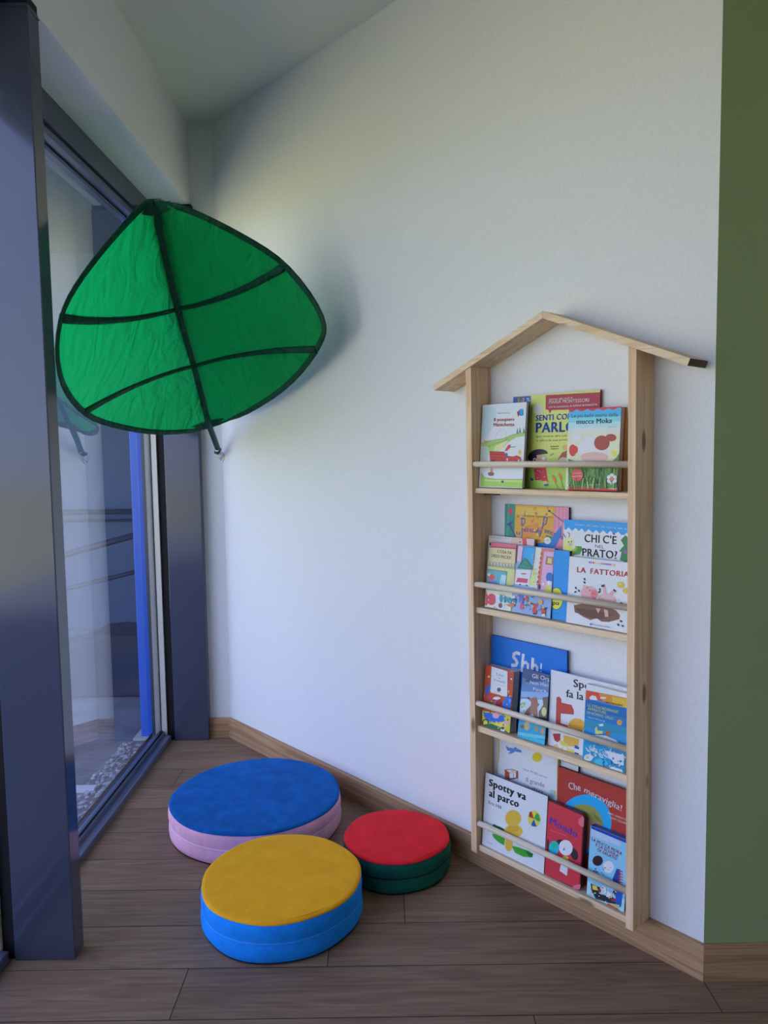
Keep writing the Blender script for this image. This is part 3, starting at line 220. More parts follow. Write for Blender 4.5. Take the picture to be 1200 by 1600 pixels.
{"x":-0.3931,"yb":-0.066,"z":1.287,"a":0.0707,"w":0.163,"h":0.2266,"th":0.024,"label":"thick board book with scalloped red top, blue sky, brown patch and daisy, top shelf","cover":"7d1f26","pages":"8f8a80","name":"picture_book","rnd":0,"style":"hard","art":[["p","c6cfa0",[[0.0,0.0],[163.0,0.0],[163.0,226.6],[0.0,226.6]]],["p","3f9ad0",[[0.0,226.6],[162.8,224.4],[163.0,200.5],[0.0,203.8]]],["p","6fb4d4",[[0.0,203.8],[163.0,200.5],[163.0,186.6],[0.0,189.1]]],["p","9cc6cc",[[0.0,189.1],[163.0,186.6],[163.0,172.7],[0.6,174.3]]],["p","b8cdb8",[[0.6,174.3],[163.0,172.7],[163.0,158.7],[1.4,159.5]]],["p","b02836",[[0.0,226.6],[162.5,226.6],[163.0,220.4],[156.2,223.8],[138.8,217.7],[127.4,223.3],[107.3,218.3],[93.2,224.1],[75.0,217.9],[60.6,224.8],[41.9,218.5],[24.8,225.7],[10.6,218.0],[0.0,221.8]]],["t","1c2c38","Le piu belle storie della",10.2,202.9,153.7,200.0,10.1,0],["t","1c2c30","mucca Moka",25.7,184.3,137.3,183.3,13.0,4],["t","4a5a50","Agostino Traini",126.7,171.0,150.1,171.2,2.8,0],["p","c9ccd6",[[128.6,113.5],[126.5,101.8],[119.2,91.5],[107.5,83.8],[92.7,79.8],[76.5,79.8],[60.9,84.0],[47.8,91.9],[39.0,102.6],[35.4,114.7],[37.7,126.8],[45.5,137.3],[57.7,144.9],[72.9,148.7],[89.1,148.3],[104.3,143.8],[116.9,135.8],[125.3,125.3]]],["p","8f3b2b",[[133.4,129.6],[132.3,122.7],[128.5,116.7],[122.5,112.3],[114.8,109.9],[106.5,110.0],[98.5,112.6],[91.8,117.2],[87.3,123.4],[85.4,130.5],[86.5,137.5],[90.4,143.5],[96.6,147.9],[104.4,150.1],[112.7,149.9],[120.6,147.3],[127.2,142.6],[131.6,136.5]]],["p","cc9a8e",[[132.0,91.3],[129.7,86.5],[122.5,82.2],[111.1,79.1],[97.0,77.4],[81.7,77.4],[67.1,79.1],[54.9,82.4],[46.8,86.8],[43.8,91.8],[46.3,96.7],[54.0,101.0],[65.8,104.2],[80.2,105.7],[95.5,105.6],[109.9,103.7],[121.5,100.5],[129.2,96.1]]],["p","dfe0e4",[[83.9,136.6],[83.4,131.8],[81.2,127.5],[77.6,124.3],[73.1,122.7],[68.2,122.8],[63.5,124.6],[59.6,127.9],[56.9,132.3],[55.7,137.2],[56.3,142.2],[58.6,146.5],[62.2,149.6],[66.7,151.2],[71.6,151.1],[76.3,149.3],[80.2,146.0],[82.8,141.6]]],["p","c8cfdc",[[48.2,145.7],[47.3,142.2],[44.6,139.1],[40.3,136.9],[34.8,135.8],[29.0,135.9],[23.4,137.2],[18.7,139.7],[15.6,142.9],[14.4,146.5],[15.2,150.1],[18.0,153.2],[22.4,155.4],[27.9,156.5],[33.8,156.3],[39.3,154.9],[43.9,152.5],[47.0,149.3]]],["p","8f3b2b",[[152.7,143.2],[151.9,139.8],[149.2,136.8],[144.9,134.7],[139.5,133.6],[133.6,133.7],[128.1,135.0],[123.4,137.4],[120.3,140.5],[119.1,144.0],[120.0,147.4],[122.7,150.4],[127.1,152.5],[132.6,153.6],[138.4,153.4],[143.9,152.1],[148.5,149.7],[151.5,146.6]]],["p","b5332c",[[30.3,110.6],[29.9,104.9],[28.2,99.9],[25.3,96.2],[21.6,94.2],[17.5,94.2],[13.6,96.3],[10.3,100.0],[7.9,105.1],[6.9,110.9],[7.3,116.7],[9.1,121.7],[12.0,125.4],[15.8,127.4],[19.8,127.3],[23.8,125.2],[27.0,121.4],[29.3,116.4]]],["p","b5332c",[[35.5,112.7],[35.3,109.1],[34.2,106.0],[32.4,103.7],[30.1,102.4],[27.6,102.5],[25.1,103.7],[23.1,106.1],[21.6,109.2],[21.0,112.8],[21.3,116.4],[22.4,119.6],[24.2,121.9],[26.5,123.1],[29.0,123.0],[31.4,121.8],[33.5,119.4],[34.9,116.2]]],["p","d8c433",[[140.0,109.3],[146.6,111.3],[151.4,105.2],[158.9,109.1],[152.0,93.2],[145.3,93.2]]],["p","4f7a35",[[5.2,87.7],[27.6,79.3],[68.5,75.1],[137.4,75.2],[154.4,89.2],[163.0,101.1],[163.0,7.6],[9.7,3.3]]],["l","8fb45a",[[137.2,53.7],[135.0,62.8],[132.9,69.8]],1.33],["l","7ba04a",[[108.4,30.1],[108.0,39.3],[107.7,46.4]],1.57],["l","223a20",[[57.5,15.6],[60.0,25.0],[62.6,32.3]],2.46],["l","8fb45a",[[11.0,47.7],[12.5,57.2],[14.1,64.5]],2.51],["l","3a5c30",[[92.5,42.5],[93.0,51.7],[93.5,58.9]],1.88],["l","2c4a28",[[48.1,49.7],[50.5,59.0],[52.9,66.3]],1.32],["l","3a5c30",[[110.6,49.3],[110.5,58.4],[110.4,65.5]],2.22],["l","7ba04a",[[34.8,28.7],[30.1,38.1],[25.5,45.4]],2.18],["l","223a20",[[81.3,53.7],[80.2,63.0],[79.2,70.2]],1.69],["l","2c4a28",[[101.7,18.6],[97.5,27.7],[93.4,34.8]],2.24],["l","2c4a28",[[56.1,33.7],[59.1,43.0],[62.1,50.3]],1.73],["l","2c4a28",[[39.6,39.6],[34.7,48.9],[29.8,56.2]],2.56],["l","2c4a28",[[161.9,28.0],[163.0,37.0],[163.0,44.1]],1.65],["l","223a20",[[62.1,55.1],[63.1,64.4],[64.1,71.7]],2.23],["l","8fb45a",[[23.6,31.4],[26.9,40.9],[30.3,48.2]],1.46],["l","2c4a28",[[73.8,15.1],[71.8,24.4],[69.8,31.6]],1.76],["l","8fb45a",[[83.9,44.8],[86.3,54.1],[88.7,61.3]],2.05],["l","2c4a28",[[81.1,52.6],[84.5,61.8],[88.0,69.0]],1.32],["l","7ba04a",[[18.6,54.0],[19.9,63.4],[21.2,70.8]],2.15],["l","2c4a28",[[98.9,34.3],[96.8,43.5],[94.7,50.6]],1.4],["l","7ba04a",[[96.7,24.9],[95.4,34.1],[94.2,41.2]],1.91],["l","3a5c30",[[49.9,42.1],[45.0,51.5],[40.2,58.7]],1.89],["l","7ba04a",[[114.3,42.1],[111.2,51.2],[108.2,58.3]],1.26],["l","7ba04a",[[51.5,50.6],[48.2,59.9],[45.0,67.2]],1.85],["l","8fb45a",[[52.9,46.4],[56.1,55.8],[59.5,63.1]],2.07],["l","2c4a28",[[163.0,43.9],[163.0,52.9],[163.0,59.9]],1.89],["l","7ba04a",[[25.0,51.9],[28.1,61.3],[31.4,68.7]],1.75],["l","3a5c30",[[116.7,24.0],[117.5,33.2],[118.4,40.3]],1.97],["l","3a5c30",[[116.1,29.5],[113.5,38.6],[111.0,45.7]],2.58],["l","7ba04a",[[23.9,13.6],[27.9,23.1],[32.0,30.5]],1.32],["l","2c4a28",[[152.0,57.0],[155.7,66.0],[159.4,73.1]],2.42],["l","3a5c30",[[120.6,40.4],[119.9,49.5],[119.3,56.6]],2.53],["l","2c4a28",[[45.0,62.4],[48.6,71.8],[52.2,79.1]],2.14],["l","3a5c30",[[52.4,42.9],[54.5,52.3],[56.6,59.6]],2.52],["l","223a20",[[100.4,19.8],[97.1,29.0],[94.0,36.1]],1.7],["l","223a20",[[152.5,25.9],[151.8,35.0],[151.2,42.0]],1.82],["l","223a20",[[24.0,27.5],[19.7,36.9],[15.5,44.2]],2.53],["l","223a20",[[107.4,56.1],[105.7,65.3],[104.1,72.4]],2.51],["l","223a20",[[58.6,45.4],[54.1,54.7],[49.7,62.0]],1.9],["l","3a5c30",[[45.5,13.8],[43.9,23.1],[42.4,30.4]],2.5],["l","8fb45a",[[74.5,58.9],[77.9,68.2],[81.4,75.4]],1.97],["l","2c4a28",[[81.9,20.5],[84.0,29.8],[86.2,37.0]],2.14],["l","3a5c30",[[159.5,32.6],[162.8,41.7],[163.0,48.7]],1.79],["l","7ba04a",[[136.8,55.0],[139.7,64.1],[142.7,71.1]],2.2],["l","2c4a28",[[64.8,20.0],[62.0,29.3],[59.3,36.5]],2.27],["l","3a5c30",[[10.8,46.7],[10.7,56.1],[10.8,63.5]],2.42],["l","3a5c30",[[107.3,37.2],[107.0,46.4],[106.8,53.5]],2.43],["l","2c4a28",[[69.4,24.7],[73.4,34.1],[77.6,41.4]],2.22],["l","3a5c30",[[108.1,47.6],[111.4,56.8],[114.8,63.9]],2.34],["l","3a5c30",[[103.3,17.0],[102.9,26.2],[102.5,33.3]],2.1],["l","8fb45a",[[81.3,55.9],[83.4,65.1],[85.5,72.3]],2.65],["l","223a20",[[65.8,41.2],[66.3,50.5],[66.9,57.8]],1.5],["l","8fb45a",[[153.0,45.3],[153.2,54.3],[153.5,61.3]],2.15],["l","7ba04a",[[149.5,59.4],[150.3,68.5],[151.2,75.5]],1.67],["l","223a20",[[70.2,54.1],[73.4,63.4],[76.6,70.6]],1.27],["l","2c4a28",[[161.3,23.4],[163.0,32.4],[163.0,39.5]],1.42],["l","2c4a28",[[104.6,38.7],[104.8,47.9],[105.1,55.0]],2.31],["l","7ba04a",[[162.4,57.6],[163.0,66.6],[163.0,73.6]],2.06],["l","3a5c30",[[142.2,48.5],[145.5,57.6],[149.0,64.6]],2.45],["l","8fb45a",[[49.4,38.2],[46.2,47.5],[43.2,54.8]],1.58],["p","c2473f",[[57.2,41.9],[56.4,35.9],[53.3,30.5],[48.5,26.5],[42.3,24.3],[35.6,24.2],[29.2,26.2],[23.8,30.0],[20.2,35.4],[18.7,41.5],[19.5,47.6],[22.6,53.0],[27.6,57.0],[33.8,59.1],[40.5,59.2],[46.9,57.1],[52.1,53.2],[55.7,47.9]]],["t","e8b8b0","contiene",24.6,44.7,52.2,46.0,4.2,0],["t","f0d8d4","novita",23.9,35.2,53.9,36.7,5.5,1],["p","e4e4e8",[[160.5,24.6],[158.5,22.5],[155.7,21.5],[153.0,22.0],[151.0,23.8],[150.3,26.5],[151.1,29.3],[153.2,31.4],[155.9,32.4],[158.7,31.8],[160.6,30.0],[161.3,27.4]]],["p","e4e4e8",[[147.1,16.7],[144.0,17.3],[141.6,19.0],[140.6,21.4],[141.3,23.9],[143.5,25.7],[146.6,26.4],[149.8,25.8],[152.1,24.1],[153.1,21.7],[152.4,19.3],[150.2,17.4]]],["p","e4e4e8",[[132.8,24.1],[131.7,26.8],[132.1,29.5],[133.9,31.4],[136.6,32.0],[139.5,31.2],[141.8,29.1],[142.9,26.4],[142.5,23.7],[140.7,21.8],[138.0,21.2],[135.1,22.0]]],["p","e4e4e8",[[132.0,39.4],[134.1,41.6],[136.9,42.5],[139.6,42.0],[141.6,40.2],[142.3,37.5],[141.5,34.7],[139.5,32.6],[136.7,31.6],[133.9,32.1],[131.9,34.0],[131.2,36.6]]],["p","e4e4e8",[[145.5,47.3],[148.7,46.6],[151.0,44.9],[152.0,42.5],[151.3,40.1],[149.1,38.3],[146.0,37.6],[142.9,38.2],[140.5,40.0],[139.5,42.4],[140.2,44.8],[142.4,46.6]]],["p","e4e4e8",[[159.7,39.8],[160.8,37.1],[160.4,34.4],[158.6,32.5],[155.9,32.0],[153.1,32.8],[150.8,34.9],[149.7,37.6],[150.1,40.3],[151.9,42.2],[154.6,42.7],[157.5,41.9]]],["p","c8702c",[[151.7,32.1],[151.4,30.3],[150.6,28.7],[149.2,27.5],[147.5,26.9],[145.7,26.8],[143.9,27.4],[142.4,28.6],[141.4,30.1],[141.0,31.9],[141.2,33.7],[142.0,35.3],[143.4,36.5],[145.1,37.1],[147.0,37.1],[148.8,36.6],[150.2,35.4],[151.2,33.9]]],["t","d8e0d0","edizioni per bambini",74.1,13.3,113.4,15.2,3.7,0],["p","b0241c",[[9.4,8.6],[24.2,6.9],[38.8,4.1],[53.0,7.6],[86.2,5.3],[104.8,3.8],[118.3,7.2],[152.2,4.0],[163.0,6.4],[163.0,3.6],[163.0,0.0],[10.1,0.0]]],["l","16301c",[[50.5,4.4],[51.1,23.5]],1.41],["l","16301c",[[163.0,7.4],[160.0,23.3]],1.69],["l","a8c468",[[12.5,3.4],[13.8,22.6]],1.83],["l","a8c468",[[73.0,5.0],[70.7,24.4]],1.4],["l","16301c",[[129.2,6.4],[128.3,26.8]],1.05],["l","16301c",[[42.6,4.2],[35.1,33.2]],1.4],["l","a8c468",[[130.0,6.4],[125.8,27.1]],1.42],["l","1c2a18",[[151.5,7.0],[144.9,27.3]],1.61],["l","16301c",[[104.6,5.8],[101.6,29.1]],1.47],["l","1c2a18",[[27.3,3.8],[21.1,25.4]],1.22],["l","16301c",[[16.7,3.5],[10.8,21.9]],1.42],["l","16301c",[[69.2,4.9],[65.8,29.7]],1.77],["l","a8c468",[[76.7,5.1],[70.5,32.9]],1.76],["l","1c2a18",[[163.0,7.4],[163.0,28.6]],1.57],["l","a8c468",[[151.5,7.0],[154.5,25.1]],1.35],["l","a8c468",[[32.6,3.9],[25.5,31.6]],1.57],["l","1c2a18",[[120.1,6.2],[120.0,31.9]],1.2],["l","16301c",[[96.0,5.6],[94.1,28.4]],1.57],["l","1c2a18",[[92.3,5.5],[95.1,27.2]],1.32],["l","a8c468",[[152.1,7.0],[148.7,24.7]],1.29],["l","a8c468",[[55.7,4.5],[59.5,32.6]],1.85],["l","a8c468",[[90.7,5.4],[92.5,33.8]],1.79],["l","16301c",[[130.7,6.5],[130.7,32.6]],1.77],["l","1c2a18",[[163.0,7.4],[163.0,31.4]],1.2],["l","1c2a18",[[112.2,6.0],[115.3,28.9]],1.7],["l","a8c468",[[86.8,5.3],[90.0,25.6]],1.06]]},
{"x":-0.6519,"yb":-0.016,"z":0.9064,"a":0.0154,"w":0.2346,"h":0.3254,"th":0.007,"label":"orange book with green and pink sides and dancing handwritten title, behind others on second shelf","cover":"5d2230","pages":"c9c4b8","name":"picture_book","rnd":0,"style":"hard","art":[["p","c88e34",[[0.0,0.0],[234.6,0.0],[234.6,325.4],[0.0,325.4]]],["p","2c7a6a",[[0.0,325.4],[40.8,325.4],[35.8,182.1],[0.0,178.0]]],["p","3d9080",[[10.9,325.4],[19.3,325.4],[13.7,223.4],[5.2,222.8]]],["p","b04048",[[29.8,304.8],[29.3,301.2],[27.9,297.9],[25.6,295.4],[22.8,294.0],[19.8,293.8],[16.9,294.9],[14.6,297.2],[13.1,300.4],[12.5,304.0],[13.0,307.7],[14.5,311.0],[16.7,313.5],[19.6,314.9],[22.6,315.0],[25.4,313.9],[27.7,311.6],[29.3,308.5]]],["p","bf7487",[[188.2,325.4],[234.6,325.4],[234.6,174.9],[181.5,169.2],[181.5,271.4]]],["l","cf93a4",[[195.7,322.9],[191.9,216.1]],2.27],["l","cf93a4",[[209.0,323.5],[205.3,217.2]],2.26],["l","cf93a4",[[220.8,324.1],[217.2,218.2]],2.25],["p","d07a38",[[77.4,259.8],[127.9,273.3],[134.5,242.7],[90.7,223.8],[64.8,227.2]]],["p","d3a044",[[44.2,318.8],[179.3,319.7],[176.6,296.6],[42.8,294.8]]],["t","4a4238","Anthony Serino",73.8,289.8,147.8,290.5,7.9,0],["l","4a3a5a",[[76.8,307.1],[76.4,291.3]],2.1],["l","303c78",[[11.6,261.0],[29.9,270.1]],5.92],["l","303c78",[[19.9,264.2],[41.9,225.5]],5.9],["t","4a4a9a","u",45.1,233.2,59.9,232.6,13.3,1],["l","3c4a90",[[64.1,286.7],[68.4,256.5],[66.5,224.6]],4.23],["l","3c4a90",[[64.2,284.0],[77.1,283.4],[77.3,270.3],[67.7,261.8]],3.17],["t","4a4a9a","ericoli",74.4,243.7,134.5,242.7,16.4,1],["l","3c4a90",[[149.3,292.6],[143.6,261.4],[133.1,232.2]],4.11],["l","3c4a90",[[149.3,293.9],[160.0,290.6],[155.7,272.4],[146.6,266.7]],3.08],["t","4a4a9a","ericolosi",149.9,246.3,219.3,228.4,16.0,1],["l","2c2c38",[[167.3,311.5],[218.5,281.3]],2.04],["p","2c2c38",[[171.0,312.1],[170.7,311.1],[170.0,310.1],[168.9,309.4],[167.5,309.0],[166.0,308.9],[164.7,309.2],[163.5,309.8],[162.8,310.7],[162.5,311.7],[162.7,312.8],[163.5,313.8],[164.6,314.5],[166.0,314.9],[167.4,315.0],[168.8,314.7],[170.0,314.1],[170.7,313.2]]],["p","2668a8",[[209.9,270.7],[210.3,242.9],[187.0,203.0],[116.3,199.6],[116.2,210.1],[165.6,219.2],[189.4,246.5]]],["p","2c7048",[[156.2,239.0],[177.5,235.5],[171.6,224.8],[153.3,228.5]]],["p","d8c8b8",[[174.1,223.7],[173.4,219.9],[171.3,216.5],[168.1,213.9],[164.2,212.3],[160.0,211.9],[155.9,212.9],[152.6,215.1],[150.5,218.1],[149.7,221.8],[150.4,225.5],[152.4,229.0],[155.7,231.6],[159.7,233.2],[163.9,233.5],[167.9,232.5],[171.1,230.4],[173.3,227.3]]],["p","c89c98",[[168.0,224.5],[167.7,223.2],[166.7,222.1],[165.3,221.2],[163.5,220.6],[161.6,220.5],[159.8,220.7],[158.3,221.4],[157.4,222.4],[157.0,223.6],[157.3,224.9],[158.3,226.1],[159.7,227.0],[161.5,227.5],[163.4,227.7],[165.2,227.4],[166.7,226.7],[167.6,225.7]]],["p","b86838",[[109.2,275.6],[105.6,273.0],[101.5,273.6],[100.0,277.0],[102.2,280.6],[106.5,281.6],[109.6,279.4]]],["p","b86838",[[91.1,230.6],[88.9,228.4],[85.3,228.1],[82.8,230.0],[83.4,232.7],[86.6,234.1],[90.0,233.2]]],["p","c07c30",[[77.5,253.7],[73.6,253.9],[70.9,256.8],[71.5,260.4],[74.9,261.9],[78.6,260.2],[79.7,256.5]]],["p","c07c30",[[119.9,315.7],[116.0,312.8],[111.3,313.3],[109.2,317.0],[111.4,321.1],[116.2,322.4],[120.0,320.0]]],["p","b86838",[[162.7,315.1],[160.1,316.4],[158.6,320.1],[159.3,323.5],[161.8,324.0],[164.0,321.2],[164.4,317.3]]],["p","b86838",[[122.4,297.3],[117.4,297.1],[114.0,300.4],[114.7,304.7],[119.0,306.8],[123.7,305.1],[125.2,300.9]]],["p","b86838",[[161.0,300.6],[158.2,297.6],[154.2,297.5],[152.0,300.5],[153.3,304.2],[157.1,305.9],[160.5,304.3]]],["p","b86838",[[79.0,250.9],[75.1,251.3],[73.3,254.0],[75.0,257.1],[79.0,258.1],[82.1,256.3],[82.2,253.1]]],["p","d8a850",[[98.7,255.4],[96.9,253.9],[93.8,253.9],[91.8,255.4],[92.4,257.4],[95.2,258.3],[98.0,257.4]]],["p","b86838",[[94.0,255.9],[91.5,253.1],[86.8,252.5],[83.3,254.7],[83.7,257.9],[87.7,259.8],[92.3,258.9]]],["p","c07c30",[[66.0,261.7],[62.9,259.4],[59.6,259.8],[58.6,262.6],[60.6,265.7],[64.1,266.7],[66.5,264.9]]],["p","b86838",[[145.6,254.4],[142.7,252.6],[140.1,253.2],[139.8,255.8],[142.0,258.4],[145.1,259.1],[146.7,257.3]]],["p","b86838",[[109.9,279.3],[106.3,278.4],[104.5,279.6],[105.8,282.0],[109.2,283.7],[112.2,283.4],[112.5,281.5]]],["p","c07c30",[[130.4,288.3],[129.2,285.3],[126.7,284.4],[124.7,286.5],[124.8,289.9],[126.9,292.0],[129.3,291.3]]],["p","b86838",[[176.7,292.7],[175.0,291.2],[171.8,291.2],[169.6,292.7],[170.1,294.5],[172.8,295.4],[175.8,294.5]]],["p","b86838",[[52.2,285.6],[48.0,286.6],[46.7,289.8],[49.2,292.7],[53.7,293.2],[56.8,290.9],[56.1,287.5]]],["p","c07c30",[[71.7,257.5],[68.2,255.2],[65.6,255.6],[65.8,258.5],[68.6,261.6],[72.0,262.7],[73.3,260.8]]],["p","b86838",[[140.8,257.7],[139.2,254.2],[135.8,253.2],[133.2,255.5],[133.3,259.4],[136.1,261.8],[139.4,261.1]]],["p","b86838",[[146.9,230.2],[144.3,229.5],[142.5,230.7],[142.8,232.8],[145.0,234.3],[147.5,234.1],[148.3,232.3]]],["p","c07c30",[[152.3,277.3],[148.4,277.2],[146.9,278.9],[149.0,281.0],[153.0,282.0],[156.0,281.2],[155.7,279.1]]],["p","c07c30",[[52.8,212.1],[49.8,212.5],[47.3,215.5],[47.2,218.8],[49.5,219.9],[52.6,218.0],[54.1,214.5]]],["p","b86838",[[133.6,216.2],[130.9,216.5],[128.9,219.0],[129.0,221.8],[131.2,222.8],[133.8,221.3],[134.9,218.3]]],["p","b86838",[[169.7,292.4],[167.0,290.6],[164.4,291.1],[164.0,293.6],[166.0,296.2],[169.0,296.9],[170.6,295.3]]],["p","d8a850",[[118.5,248.3],[114.1,247.6],[111.7,249.6],[113.2,252.7],[117.4,254.6],[121.2,253.9],[121.7,251.1]]],["p","d8a850",[[80.0,256.8],[78.0,254.7],[73.4,253.9],[69.8,255.1],[69.8,257.3],[73.5,258.9],[78.0,258.6]]],["p","d8a850",[[87.9,213.1],[83.7,212.5],[81.7,214.1],[83.5,216.8],[87.8,218.5],[91.2,217.9],[91.3,215.5]]],["p","d8a850",[[127.0,254.4],[124.5,253.7],[122.0,255.1],[121.3,257.4],[123.1,258.9],[125.9,258.5],[127.6,256.5]]],["p","d8a850",[[129.9,237.4],[126.6,235.0],[122.4,235.7],[120.5,238.8],[122.3,242.0],[126.6,242.9],[129.9,240.9]]],["p","d8a850",[[68.5,286.4],[65.3,286.2],[61.7,288.7],[60.3,291.9],[62.3,293.4],[66.1,292.1],[68.9,289.0]]],["p","d8a850",[[91.9,309.1],[87.2,309.8],[85.4,312.9],[87.7,316.2],[92.5,317.1],[96.0,315.0],[95.8,311.4]]]]},
{"x":-0.4192,"yb":-0.046,"z":0.9067,"a":0.0411,"w":0.213,"h":0.2919,"th":0.01,"label":"white book with zigzag blue band, caterpillar and hand-lettered question, upper end of second shelf","cover":"1668a0","pages":"c9c4b8","name":"picture_book","rnd":0,"style":"hard","art":[["p","c0c4c8",[[0.0,0.0],[213.0,0.0],[213.0,291.9],[0.0,291.9]]],["p","1f84be",[[0.0,291.9],[205.2,291.9],[206.3,265.1],[199.2,266.8],[193.5,259.9],[182.7,260.2],[175.2,268.4],[163.5,259.9],[150.9,269.0],[141.4,259.5],[128.7,268.6],[117.8,258.9],[107.4,268.3],[96.3,259.2],[83.2,268.9],[70.7,259.0],[61.2,269.8],[51.0,261.1],[40.2,269.5],[28.5,260.0],[17.5,270.4],[7.0,261.6],[2.8,263.6]]],["t","b8dcec","Scopri chi salta, chi corre, chi nuota",38.6,277.5,220.0,274.7,5.0,1],["t","1c1c20","CHI",70.3,231.7,118.8,232.1,22.3,2],["t","1c1c20","C'E",128.7,232.9,171.2,233.0,21.8,2],["l","1c1c20",[[158.5,262.9],[164.0,258.9]],2.64],["t","2c2c30","NEL",105.4,218.7,133.0,217.7,9.0,0],["t","1c1c20","PRATO?",64.6,191.7,174.3,192.6,21.6,2],["p","c9c04a",[[36.6,226.7],[35.7,221.4],[32.8,216.6],[28.2,212.8],[22.5,210.6],[16.4,210.0],[10.5,211.4],[5.7,214.4],[2.4,218.7],[1.1,223.9],[2.1,229.2],[5.0,234.1],[9.6,237.9],[15.4,240.1],[21.5,240.6],[27.4,239.2],[32.1,236.2],[35.3,231.8]]],["p","dbe07c",[[34.4,227.7],[33.6,223.2],[31.1,219.1],[27.1,215.9],[22.0,214.0],[16.6,213.5],[11.5,214.6],[7.2,217.2],[4.4,220.9],[3.3,225.2],[4.1,229.8],[6.7,233.9],[10.8,237.1],[15.8,239.0],[21.2,239.4],[26.3,238.3],[30.5,235.7],[33.3,232.0]]],["p","c9c860",[[37.0,207.2],[35.9,203.1],[32.5,199.4],[27.3,196.3],[20.8,194.3],[13.8,193.7],[7.1,194.5],[1.7,196.6],[0.0,199.8],[0.0,203.7],[0.0,207.8],[1.2,211.6],[6.5,214.6],[13.0,216.5],[20.0,217.1],[26.6,216.3],[32.0,214.2],[35.6,211.0]]],["p","d5d060",[[3.0,215.9],[32.7,213.7],[38.5,200.4],[0.9,199.4]]],["p","9a9a94",[[30.4,220.9],[30.1,219.3],[29.2,217.9],[27.8,216.7],[26.1,216.0],[24.3,215.9],[22.5,216.3],[21.0,217.2],[20.1,218.5],[19.7,220.0],[19.9,221.7],[20.8,223.1],[22.2,224.3],[24.0,225.0],[25.8,225.1],[27.6,224.7],[29.0,223.8],[30.0,222.5]]],["p","2a2a2a",[[20.5,227.8],[20.4,226.8],[20.2,226.0],[19.8,225.3],[19.3,224.9],[18.7,224.9],[18.2,225.2],[17.7,225.8],[17.4,226.6],[17.3,227.5],[17.3,228.5],[17.6,229.3],[18.0,230.0],[18.5,230.3],[19.1,230.4],[19.6,230.1],[20.1,229.5],[20.4,228.7]]],["p","2a2a2a",[[29.8,229.2],[29.8,228.2],[29.5,227.4],[29.1,226.7],[28.6,226.4],[28.0,226.3],[27.5,226.6],[27.1,227.2],[26.8,228.0],[26.6,228.9],[26.7,229.9],[26.9,230.7],[27.3,231.4],[27.9,231.8],[28.4,231.8],[28.9,231.5],[29.4,230.9],[29.7,230.1]]],["l","6a3c50",[[7.7,239.6],[3.4,246.2],[0.0,250.6]],2.32],["l","6a3c50",[[19.8,241.6],[20.8,250.9],[15.3,255.2]],2.31],["p","3c7c34",[[40.6,217.8],[61.6,218.4],[64.5,209.5],[57.2,195.2],[30.9,189.3],[43.6,205.4]]],["p","8a9c3c",[[25.2,199.2],[45.9,217.1],[48.7,212.8],[33.4,193.0]]],["p","2a6a3c",[[197.0,260.1],[206.8,252.2],[209.2,185.1],[182.8,191.2],[186.8,213.5],[179.5,215.1],[193.3,231.5],[183.2,246.0]]],["p","7a4a8a",[[203.4,215.0],[203.2,213.0],[202.4,211.3],[201.2,209.9],[199.7,209.1],[198.0,208.9],[196.5,209.5],[195.2,210.6],[194.3,212.2],[193.9,214.2],[194.1,216.1],[194.9,217.9],[196.1,219.3],[197.6,220.1],[199.3,220.2],[200.8,219.7],[202.1,218.5],[203.0,216.9]]]]},
{"x":-0.7038,"yb":-0.05,"z":0.9073,"a":0.1025,"w":0.1761,"h":0.2248,"th":0.01,"label":"cream board book with small red beak picture peeping above the town book, second shelf","cover":"a89f94","pages":"9a958c","name":"picture_book","rnd":0,"style":"hard","art":[["p","c2b4aa",[[0.0,0.0],[176.1,0.0],[176.1,224.8],[0.0,224.8]]],["p","bd4040",[[130.9,224.4],[146.9,224.3],[151.0,204.3],[134.1,203.7]]],["p","c8a090",[[88.6,222.6],[130.9,224.4],[130.9,203.5],[90.0,204.1]]],["p","1c1c1c",[[126.9,213.1],[126.8,212.4],[126.4,211.7],[125.8,211.2],[124.9,210.9],[124.1,210.8],[123.2,211.0],[122.5,211.4],[122.0,212.0],[121.8,212.7],[121.9,213.4],[122.3,214.1],[122.9,214.6],[123.7,214.9],[124.6,215.0],[125.5,214.8],[126.2,214.4],[126.7,213.8]]],["p","c9a4a8",[[149.5,223.2],[175.5,221.3],[176.1,202.1],[155.0,201.5]]],["p","a8a8a0",[[3.7,221.7],[82.0,222.1],[82.3,218.1],[4.2,216.3]]],["p","b88a94",[[113.1,203.3],[139.2,200.2],[134.0,142.1],[114.3,145.4]]]]},
